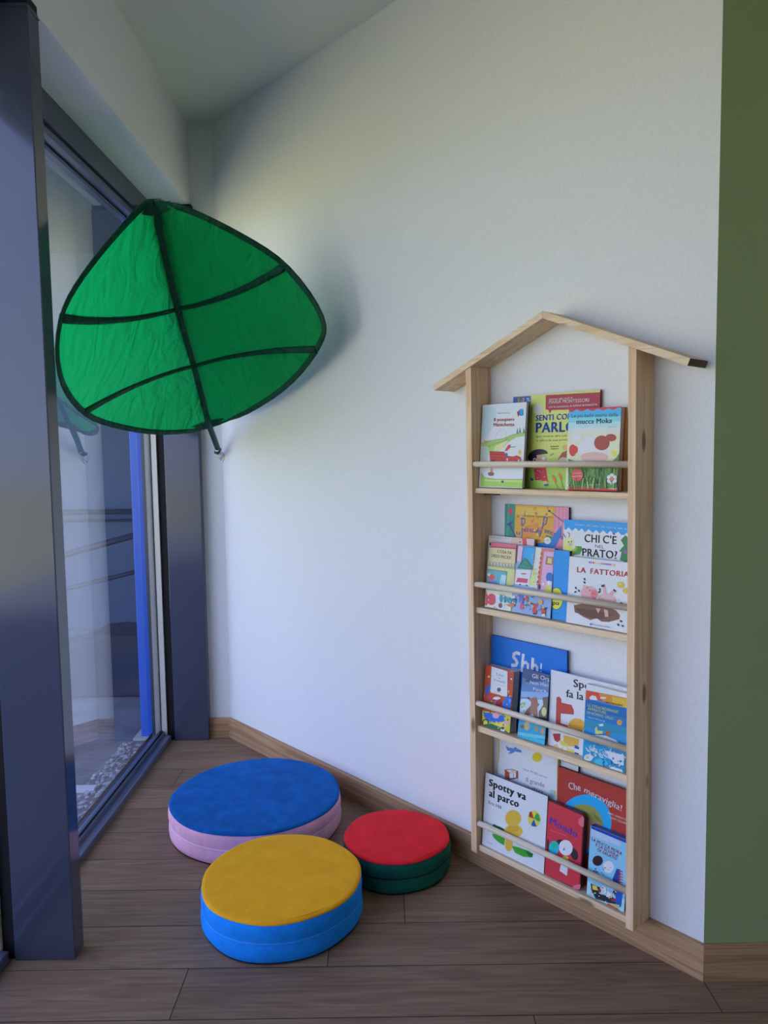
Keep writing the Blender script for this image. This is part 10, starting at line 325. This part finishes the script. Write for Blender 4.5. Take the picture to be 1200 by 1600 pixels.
# ------------------------------------------------------------ outside
M_pave = mottle(base('paving', (.15,.165,.19), .7, .3), (.12,.135,.16), (.21,.225,.26), nscale=6, detail=8, bump=.2)
M_grass = mottle(base('lawn_green', (.28,.275,.16), .9, .1), (.23,.235,.13), (.38,.365,.21), nscale=3, detail=8)
m = MB(); m.box(-4.2,-1.2,-6,7.9,-.25,-.04); struct(m.build('ground_paving', M_pave), 'grey paved strip outside the window')
m = MB(); m.box(-60,-4.2,-45,45,-.30,-.05); struct(m.build('ground_lawn', M_grass), 'lawn beyond the paving')
m = MB(); m.box(-4.2,-1.2,7.9,45,-.3,-.06); m.box(-4.2,-1.2,-45,-6,-.3,-.06); struct(m.build('ground_yard', M_grass))
m = MB(); m.box(-1.155,4.5,4.0,6.2,-.04,3.3); struct(m.build('wall_sun_block', M_white))  # unseen building mass added to stop a sun patch behind the hedge
M_render = plaster('outer_render', (.09,.14,.24), .3)
m = MB(); m.box(-6.5,-1.2,6.2,6.4,-.04,4.6); struct(m.build('wall_outer', M_render), 'blue-grey outer wall seen through the window')
m = MB(); m.box(-1.170,-1.1555,3.62,6.2,-.04,2.56); struct(m.build('wall_facade', M_metalb), 'grey cladding outside beyond the window')
M_bluepaint = base('blue_gloss_paint', (.02,.12,.62), .3, .5)
m = MB(); m.box(-1.262,-1.190,3.70,3.78,-.04,3.05); m.build('steel_column', M_bluepaint, bevel=.006)
o = bpy.data.objects['steel_column']; tag(o, 'bright blue square column standing outside the window beside the far post', 'column')
b = MB(); b.box(-1.295,-1.176,3.675,3.81,-.04,-.026); b.build('base_plate', M_alu, o)
m = MB(); m.prism([(-2.9,-.04),(-1.45,-.04),(-1.45,.33),(-1.68,.34),(-1.78,.33),(-1.95,.26),(-2.2,.20),(-2.9,.18)], 4.35, 4.75, base('dark_shrub_leaf', (.020,.028,.05), .8, .2), 'y')
o = m.build('clipped_hedge', None); tag(o, 'low dark clipped mound outside the window', 'hedge')
md = o.modifiers.new('round','BEVEL'); md.width = .03; md.segments = 3
M_rail = base('dark_rail_paint', (.03,.04,.07), .4, .4)
m = MB()
m.tube([(-5.2,6.05,.95),(-1.45,6.05,.95)], .022); m.tube([(-5.2,6.05,.88),(-1.45,6.05,.88)], .012)
m.tube([(-3.6,5.7,.35),(-1.45,5.7,.92)], .025); m.tube([(-3.6,5.72,.12),(-1.45,5.72,.62)], .018)
for x in (-5.1,-4.0,-2.9,-1.6): m.tube([(x,6.05,-.04),(x,6.05,.95)], .018)
for x, z in ((-3.5,.37),(-1.55,.89)): m.tube([(x,5.71,-.04),(x,5.71,z)], .018)
tag(m.build('handrail', M_rail), 'dark ramp handrail in front of the outer wall, seen through the glass', 'railing')
M_pebble = mottle(base('pebble_stone', (.4,.42,.45), .8, .2), (.16,.18,.22), (.40,.43,.48), nscale=40, detail=2)
m = MB()
for k in range(420):
    x = random.uniform(-1.33,-1.215); y = random.uniform(2.1,3.65); r = random.uniform(.006,.013)
    bmesh.ops.create_icosphere(m.bm, subdivisions=1, radius=r, matrix=Matrix.Translation((x,y,-.036)) @ Matrix.Diagonal((1,1.3,.6,1)))
tag(m.build('gravel', M_pebble), 'strip of pale gravel along the foot of the glass', 'gravel', kind='stuff')
m = MB(); m.box(-2.2,-1.27,3.10,3.135,-.04,-.022); struct(m.build('trim_1', base('white_kerb', (.5,.54,.58), .6, .3)), 'white line across the paving outside')

m = MB(); m.box(-4.4,-1.2,3.0,6.4,3.05,3.2); struct(m.build('ceiling_shade_slab', M_render), 'added overhang slab that shades the paving outside')  # overhang added to keep sky light off the view outside
# ------------------------------------------------------------ floor cushions
def cushion(label, x, y, r, h, top, side, bottom, rot=0, seamc=None):
    root = empty('floor_cushion', Matrix.Translation((x,y,0)) @ Matrix.Rotation(rot,4,'Z'), label, 'cushion', 'round velvet floor cushions')
    ph = random.uniform(0,6)
    wob = lambda a, z: .0022*math.sin(3*a+ph)+.0013*math.sin(7*a+2*ph+z*30)
    m = MB(); prof = []
    for k in range(13):
        t = k/12; z = .006+(h-.012)*t; bulge = .0035*math.sin(math.pi*((t*2)%1.0))
        prof.append((r*1.0+bulge-(.004 if k in(0,12) else 0), z))
    m.lathe(prof, wob=wob); m.build('side_panel', side, root)
    m = MB(); z = h-.006
    pr = [(r+.0003,z-.002),(r+.0006,z)]
    for k in range(1,9): a = math.pi/2*k/8; pr.append((r+.0006-.014*(1-math.cos(a))*1.0, z+.008*math.sin(a)))
    for q in (.9,.8,.6,.4,.2,0): pr.append((r*q*.97, h+.002+.006*(1-q*q)))
    m.lathe(pr, wob=lambda a,z: wob(a,z) if z < h+.0015 else 0)
    for v in m.bm.verts:
        rr = math.hypot(v.co.x,v.co.y)/r
        if rr < .9: v.co.z += .0022*math.sin(9*v.co.x/r+ph)*math.cos(7*v.co.y/r)*(1-rr)
    m.build('top_panel', top, root)
    m = MB(); m.lathe([(0,.001),(r-.012,.001),(r-.003,.003),(r-.0035,.0065)], wob=wob); m.build('bottom_panel', bottom, root)
    for z, rad, nm in ((h*.5,.0028,'zip_seam'),(h-.0085,.0014,'piping')):
        m = MB(); pts = [((r-.001+wob(a,z))*math.cos(a),(r-.001+wob(a,z))*math.sin(a),z) for a in [2*math.pi*k/96 for k in range(97)]]
        m.tube(pts, rad, n=6, cap=False); m.build(nm, seamc or side, root)
    return root
V_blue = velvet('blue_velvet', (.003,.120,.42)); V_pink = velvet('pink_velvet', (.92,.47,.60), dark=.9); V_maroon = velvet('maroon_velvet', (.10,.01,.03))
V_yellow = velvet('mustard_velvet', (1.0,.41,.012), dark=.92); V_blue2 = velvet('bright_blue_velvet', (.010,.27,.88), dark=.92); V_navy = velvet('navy_velvet', (.01,.03,.09))
V_pink2 = velvet('pale_pink_tape', (.9,.6,.8), dark=.95); V_blue3 = velvet('light_blue_tape', (.05,.30,.95), dark=.95)
V_red = velvet('crimson_velvet', (.95,.022,.03), dark=.85); V_dgreen = velvet('bottle_green_velvet', (.006,.11,.075)); V_black = velvet('black_velvet', (.01,.012,.012))
cushion('large round floor cushion with blue velvet top and pink side', -.505, 2.738, .317, .121, V_blue, V_pink, V_maroon, .4, V_pink2)
cushion('mustard yellow topped round floor cushion with a bright blue side', -.332, 2.178, .240, .124, V_yellow, V_blue2, V_navy, 1.1, V_blue3)
cushion('small round floor cushion with crimson top and bottle green side', .021, 2.432, .1775, .110, V_red, V_dgreen, V_black, 2.0, V_black)

# ------------------------------------------------------------ house-shaped book rack on the diagonal wall
XC, ZB = -.445, .0985
rack = empty('book_rack', WF @ Matrix.Translation((XC,0,ZB)), 'tall narrow pine book rack with a pitched roof, fixed to the white wall', 'bookcase')
DEP = .0947
def L2(x, z): return (x-XC, z-ZB)           # wall frame -> rack frame
def roof_z(x): return 1.7895-.4075*abs(x+.450)
slope = math.atan(.4075); RT = .0185/math.cos(slope)
def side_board(xi0, xi1, t):
    """inner face x at bottom and top; t = thickness outward (signed)"""
    zt = 1.66
    pts = [(xi0,.0985),(xi0+t,.0985),(xi1+t, roof_z(xi1+t)-RT-.0005),(xi1, roof_z(xi1)-RT-.0005)]
    m = MB(); m.prism([L2(*p) for p in pts], -DEP, -.001, M_pineZ, 'y'); m.build('side_board', M_pineZ, rack, bevel=.0015)
side_board(-.704,-.7175,-.0225)
side_board(-.176,-.187,.0225)
# roof boards, mitred at the ridge, ends cut square
for sgn, xe in ((-1,-.879),(1,-.022)):
    L = abs(xe+.450)/math.cos(slope); m = MB()
    # local: along board from ridge
    c, s = math.cos(slope), math.sin(slope)
    top0 = (-.450,1.7895); top1 = (-.450+sgn*L*c, 1.7895-L*s); t = .0185
    bot1 = (top1[0]-sgn*t*s, top1[1]-t*c); bot0 = (-.450,1.7895-RT)
    if sgn < 0: top0 = (-.4505,top0[1]); bot0 = (-.4505,bot0[1])
    m.prism([L2(*p) for p in (top0,top1,bot1,bot0)], -DEP-.003, -.001, M_pineX, 'y')
    if sgn > 0:
        i = m.mi(M_endgrain)
        for f in m.bm.faces:
            cc = f.calc_center_median(); f.normal_update()
            if abs(cc.x-L2(*((top1[0]+bot1[0])/2,0))[0]) < .004 and len(f.verts) == 4 and abs(abs(f.normal.x)-c) < .15 and abs(f.normal.y) < .1: f.material_index = i
    m.build('roof_board', M_pineX, rack)
SH = [(1.285,.0165),(.906,.0185),(.521,.0200),(.123,.0185)]
for z, t in SH:
    xl = -.704-.0135*(z-.0985)/1.56+.0003; xr = -.176-.011*(z-.0985)/1.56-.0003
    m = MB(); m.box(xl-XC, xr-XC, -.083, -.0015, z-t-ZB, z-.0003-ZB); m.build('shelf_board', M_pineX, rack, bevel=.0012)
    m = MB(); zz = z+.074; m.tube([(xl-XC,-.0835,zz-ZB),((xl+xr)/2-XC,-.0835,zz-ZB),(xr-XC,-.0835,zz-ZB)], .0092, n=12); m.build('rail', M_dowel, rack)
m = MB(); m.box(-.700-XC,-.655-XC,-.055,-.030,1.262-ZB,1.2683-ZB); m.build('bracket', base('black_bracket',(.01,.01,.01),.4,.4), rack)

# ------------------------------------------------------------ books
def art_mat(h, g=None):
    k = 'ink_'+h
    if k in MATS: return MATS[k]
    c = hexl(h, g or ART_GAIN, .78)
    return mottle(base(k, c, .38, .35), [x*.93 for x in c[:3]], [min(.8,x*1.06) for x in c[:3]], nscale=170, detail=4, lo=.3, hi=.7)
_tc = {}
def text_faces(s, bold):
    """flat letter outlines; heavier weights are overprinted, weight 4+ adds slab serifs to the stems"""
    key = (s, bold)
    if key in _tc: return _tc[key]
    serif = bold >= 4; bw = {4:2,5:4}.get(bold, bold)
    cu = bpy.data.curves.new('t', 'FONT'); cu.body = s; cu.resolution_u = 3; cu.fill_mode = 'FRONT'
    cu.space_character = 1+.03*bw
    ob = bpy.data.objects.new('t', cu); me = bpy.data.meshes.new_from_object(ob)
    v0 = [(v.co.x, v.co.y) for v in me.vertices]; f0 = [tuple(p.vertices) for p in me.polygons]
    if serif:
        cnt = {}
        for f in f0:
            for a, c in zip(f, f[1:]+f[:1]): cnt[tuple(sorted((a,c)))] = cnt.get(tuple(sorted((a,c))),0)+1
        for (a, c), n in list(cnt.items()):
            (xa, ya), (xb, yb) = v0[a], v0[c]; L = abs(xa-xb)
            if n == 1 and abs(ya-yb) < .004 and .045 < L < .16 and (abs(ya) < .02 or ya < -.12 or ya > .4):
                x0, x1 = min(xa,xb)-.06, max(xa,xb)+.06; h = .045 if ya < .1 else -.045; k = len(v0)
                if ya > .4: x1 -= .05
                v0 += [(x0,ya),(x1,ya),(x1,ya+h),(x0,ya+h)]; f0.append((k,k+1,k+2,k+3))
    bpy.data.objects.remove(ob); bpy.data.meshes.remove(me); bpy.data.curves.remove(cu)
    vs = []; fs = []
    for q in range(bw+1):
        k = len(vs); d = .028*q
        vs += [(x+d, y+.012*q) for x, y in v0]; fs += [tuple(i+k for i in f) for f in f0]
    x0 = min(v[0] for v in vs); x1 = max(v[0] for v in vs)
    _tc[key] = (vs, fs, x0, x1); return _tc[key]
CAP = .70
def rounded(w, h, r, n=6):
    """outline with rounded right corners"""
    if r <= 0: return [(0,0),(w,0),(w,h),(0,h)]
    p = [(0,0)]
    p += [(w-r+r*math.sin(math.pi/2*k/n), r-r*math.cos(math.pi/2*k/n)) for k in range(n+1)]
    p += [(w-r+r*math.cos(math.pi/2*k/n), h-r+r*math.sin(math.pi/2*k/n)) for k in range(n+1)]
    return p+[(0,h)]
def clip_round(pts, w, h, r):
    if r <= 0: return pts
    out = []
    for x, z in pts:
        if x > w-r:
            for cz, s in ((r,-1),(h-r,1)):
                if (z-cz)*s > 0:
                    d = math.hypot(x-(w-r), z-cz)
                    if d > r: x = w-r+(x-(w-r))*r/d; z = cz+(z-cz)*r/d
        out.append((x,z))
    return out
def book(d):
    w, h, th, r = d['w'], d['h'], d['th'], d['rnd']
    M = WF @ Matrix.Translation((d['x'],d['yb'],d['z']+.0002)) @ Matrix.Rotation(-d['a'],4,'X')
    root = empty(d['name'], M, d['label'], 'book', 'picture books in the rack')
    cm = art_mat(d['cover']); ct = .0022; m = MB()
    out = rounded(w,h,r)
    m.prism(out, 0, ct, cm, 'y'); m.prism(out, th-ct, th, cm, 'y'); m.prism([(0,0),(.0025,0),(.0025,h),(0,h)], ct-.0002, th-ct+.0002, cm, 'y')
    bmesh.ops.recalc_face_normals(m.bm, faces=m.bm.faces)
    step = .000035; y = -.00006
    for it in d['art']:
        y -= step; mat = art_mat(it[1])
        if it[0] == 'p':
            pts = clip_round([(a/1000,b/1000) for a,b in it[2]], w, h, r)
            q = [pts[0]]
            for p in pts[1:]:
                if math.hypot(p[0]-q[-1][0],p[1]-q[-1][1]) > 1e-5: q.append(p)
            if len(q) > 2 and math.hypot(q[0][0]-q[-1][0],q[0][1]-q[-1][1]) < 1e-5: q.pop()
            if len(q) < 3: continue
            f = m.face([(a,y,b) for a,b in q], mat)
            if f:
                f.normal_update()
                if f.normal.y > 0: f.normal_flip()
                if len(q) > 4: bmesh.ops.triangulate(m.bm, faces=[f])
        elif it[0] == 'l':
            pts = [Vector((a/1000,0,b/1000)) for a,b in it[2]]; hw = it[3]/2000
            for a, b in zip(pts, pts[1:]):
                if (b-a).length < 1e-5: continue
                dd = (b-a).normalized(); n = Vector((-dd.z,0,dd.x))*hw; e = dd*hw*.5
                f = m.face([(p.x, y, p.z) for p in (a-e+n, a-e-n, b+e-n, b+e+n)], mat)
                f.normal_update()
                if f.normal.y > 0: f.normal_flip()
        else:
            _, _, s, xa, za, xb, zb, cap, bold = it
            vs, fs, tx0, tx1 = text_faces(s, bold); L = math.hypot(xb-xa, zb-za)/1000; an = math.atan2(zb-za, xb-xa)
            sx = L/max(tx1-tx0,1e-6); sz = cap/1000/CAP; mi = m.mi(mat); c, sn = math.cos(an), math.sin(an)
            if xa/1000+(tx1-tx0)*sx > w: pass
            V = []
            for vx, vz in vs:
                px = (vx-tx0)*sx; pz = vz*sz; X = xa/1000+px*c-pz*sn; Z = za/1000+px*sn+pz*c
                V.append((X,Z))
            if all(X > w for X,Z in V): continue
            bv = [m.bm.verts.new((min(max(X,.0005),w-.0005),y,Z)) for X,Z in V]
            for v in bv: v.co.z = min(max(v.co.z,.0004),h-.0004)
            for f in fs:
                if max(V[k][0] for k in f)-w > .0005 and min(V[k][0] for k in f) >= w: continue
                try: ff = m.bm.faces.new([bv[k] for k in f])
                except ValueError: continue
                ff.material_index = mi; ff.normal_update()
                if ff.normal.y > 0: ff.normal_flip()
    m.build('cover', None, root, recalc=False)
    m = MB(); i = .002 if r <= 0 else .0006
    m.prism([(a if a <= 0 else a, b) for a,b in [(.0025,i)]+[(min(p[0],w-i),min(max(p[1],i),h-i)) for p in out[1:-1]]+[(.0025,h-i)]], ct, th-ct, art_mat(d['pages']), 'y')
    m.build('page_block', None, root)
for d in BOOKS: book(d)

# ------------------------------------------------------------ leaf canopy
def cloth(name, col, k=.55, rough=.5):
    m = bpy.data.materials.new(name); m.use_nodes = True; t = m.node_tree; L = t.links; t.nodes.clear()
    o = t.nodes.new('ShaderNodeOutputMaterial'); mx = t.nodes.new('ShaderNodeMixShader'); mx.inputs[0].default_value = k
    a = t.nodes.new('ShaderNodeBsdfPrincipled'); a.inputs['Base Color'].default_value = (*col,1); a.inputs['Roughness'].default_value = rough; a.inputs['Specular IOR Level'].default_value = .25
    b = t.nodes.new('ShaderNodeBsdfTranslucent'); b.inputs[0].default_value = (*col,1)
    co = t.nodes.new('ShaderNodeTexCoord'); no = t.nodes.new('ShaderNodeTexNoise'); no.inputs['Scale'].default_value = 7; no.inputs['Detail'].default_value = 3; no.inputs['Distortion'].default_value = 1.5
    mp = t.nodes.new('ShaderNodeMapping'); mp.inputs['Scale'].default_value = (2.0,1.6,.35); mp.inputs['Rotation'].default_value = (.4,.3,.2)
    bp = t.nodes.new('ShaderNodeBump'); bp.inputs['Strength'].default_value = 1; bp.inputs['Distance'].default_value = .025
    L.new(co.outputs['Object'], mp.inputs[0]); L.new(mp.outputs[0], no.inputs[0]); L.new(no.outputs[0], bp.inputs['Height']); L.new(bp.outputs[0], a.inputs['Normal']); L.new(bp.outputs[0], b.inputs['Normal'])
    L.new(a.outputs[0], mx.inputs[1]); L.new(b.outputs[0], mx.inputs[2]); L.new(mx.outputs[0], o.inputs[0]); return m
C_leaf = cloth('green_nylon', (.004,.42,.105), .6)
C_band = cloth('dark_green_webbing', (.002,.075,.035), .12)
M_stem = base('dark_green_plastic', (.004,.055,.035), .35, .5)
mount = Vector((-.7869,3.6234,1.392))
leaf = empty('leaf_canopy', Matrix.Translation(mount), 'large green fabric leaf canopy with dark ribs, mounted on the wall above the cushions', 'canopy')
inv = leaf.matrix_world.inverted()
G = [[Vector(p) for p in r] for r in LEAF]; NT, NW = len(G)-1, len(G[0])-1
m = MB(); vv = [[m.bm.verts.new(p) for p in r] for r in G]
for i in range(NT):
    for j in range(NW):
        f = m.bm.faces.new((vv[i][j],vv[i][j+1],vv[i+1][j+1],vv[i+1][j])); f.smooth = True
m.build('leaf_fabric', C_leaf, leaf, inv)
mid = (G[NT//2][NW//2]-Vector((0,0,H))).normalized()
def nrm(p): return (p-Vector((0,0,H))).normalized()
def gn(i, j):
    a = G[min(i+1,NT)][j]-G[max(i-1,0)][j]; b = G[i][min(j+1,NW)]-G[i][max(j-1,0)]; return a.cross(b).normalized()
# rim: a flattened sleeve round the outline
rim = [(0,j) for j in range(NW//2,-1,-1)]+[(i,0) for i in range(1,NT)]+[(NT,j) for j in range(0,NW+1)]+[(i,NW) for i in range(NT-1,0,-1)]+[(0,j) for j in range(NW,NW//2-1,-1)]
rp = [G[i][j] for i,j in rim]
def smooth(P, k, closed):
    for _ in range(k): P = [P[q] if (not closed and q in (0,len(P)-1)) else (P[q-1]+P[q]*2+P[(q+1)%len(P)])/4 for q in range(len(P))]
    return P
P_ = [rp[0]]
for p in rp[1:]:
    if (p-P_[-1]).length > .004: P_.append(p)
P_ = smooth(P_, 2, False); P_[-1] = P_[0]
ups = [gn(*rim[min(range(len(rim)), key=lambda q:(rp[q]-p).length)]) for p in P_]
m = MB(); m.tube(P_, .0118, n=10, cap=False, flat=.35, up=ups); m.build('rim_sleeve', C_band, leaf, inv)
def strip(name, pts, wid, nz):
    m = MB(); A = []
    for k, p in enumerate(pts):
        d = (pts[min(k+1,len(pts)-1)]-pts[max(k-1,0)]).normalized(); n = nz[k]; s = d.cross(n).normalized()
        w = wid(k/(len(pts)-1)) if callable(wid) else wid
        A.append([m.bm.verts.new(p+n*o+s*q*w) for q, o in ((-.5,.0015),(-.3,.005),(.3,.005),(.5,.0015),(.3,-.005),(-.3,-.005))])
    for a, b in zip(A, A[1:]):
        for q in range(6): f = m.bm.faces.new((a[q],b[q],b[(q+1)%6],a[(q+1)%6])); f.smooth = True
    m.bm.faces.new(A[0]); m.bm.faces.new(list(reversed(A[-1])))
    return m.build(name, C_band, leaf, inv)
cj = NW//2
strip('midrib_sleeve', [G[i][cj] for i in range(NT+1)], lambda t: .035+.075*max(0,(t-.40)/.60)**1.3, [gn(min(max(i,1),NT-1),cj) for i in range(NT+1)])
for v, t in zip(VEINS, (.33,.65)):
    i = round(t*NT); pts = [Vector(p) for p in v]; nz = [gn(i,j) for j in range(NW+1)]
    strip('vein_sleeve', pts[:cj+1], lambda u: .020+.014*(1-u)**1.5, nz[:cj+1]); strip('vein_sleeve', pts[cj:], lambda u: .020+.014*u**1.5, nz[cj:])
for rows, nm, hw in (((NT-1,NT),'tip_patch',9),((0,1),'base_patch',7)):
    m = MB()
    for off in (.003,-.003):
        g = [[m.bm.verts.new(G[i][j]+gn(min(max(i,1),NT-1),j)*off) for j in range(NW//2-hw,NW//2+hw+1)] for i in range(rows[0],rows[1]+1)]
        for i in range(len(g)-1):
            for j in range(len(g[0])-1): f = m.bm.faces.new((g[i][j],g[i][j+1],g[i+1][j+1],g[i+1][j])); f.smooth = True
    m.build(nm, C_band, leaf, inv)
s0 = G[2][cj]; s1 = Vector((-.7905,3.556,1.424)); e = Vector((-.789,3.573,1.416))
m = MB(); m.tube([s0, G[0][cj]*1.0, (G[0][cj]+s1)/2+Vector((0,0,.004)), s1], [.0125,.0140,.0135,.0135], n=12)
m.tube([s1+Vector((.004,0,.004)), e+Vector((-.010,0,-.006)), e+Vector((-.022,-.004,-.002))], [.013,.012,.008], n=10); m.build('stem', M_stem, leaf, inv)
m = MB(); m.tube([s1+Vector((-.002,-.016,-.002)), s1+Vector((-.002,-.008,-.002))], .0075, n=14); m.build('bolt', M_steel, leaf, inv)
# wall bracket, white
wn = -NV
m = MB(); c0 = mount+Vector((0,0,-.004))
m.tube([c0+wn*.0005, c0+wn*.006], [.024,.022], n=24); m.tube([c0+wn*.005, e+Vector((0,.004,-.004))], [.013,.010], n=14); bp_ = m.build('wall_bracket', M_whiteplastic, leaf, inv)
m = MB(); m.tube([c0+wn*.006+Vector((0,0,-.013)), c0+wn*.0075+Vector((0,0,-.013))], .003, n=10); m.build('screw', M_rail, bp_)
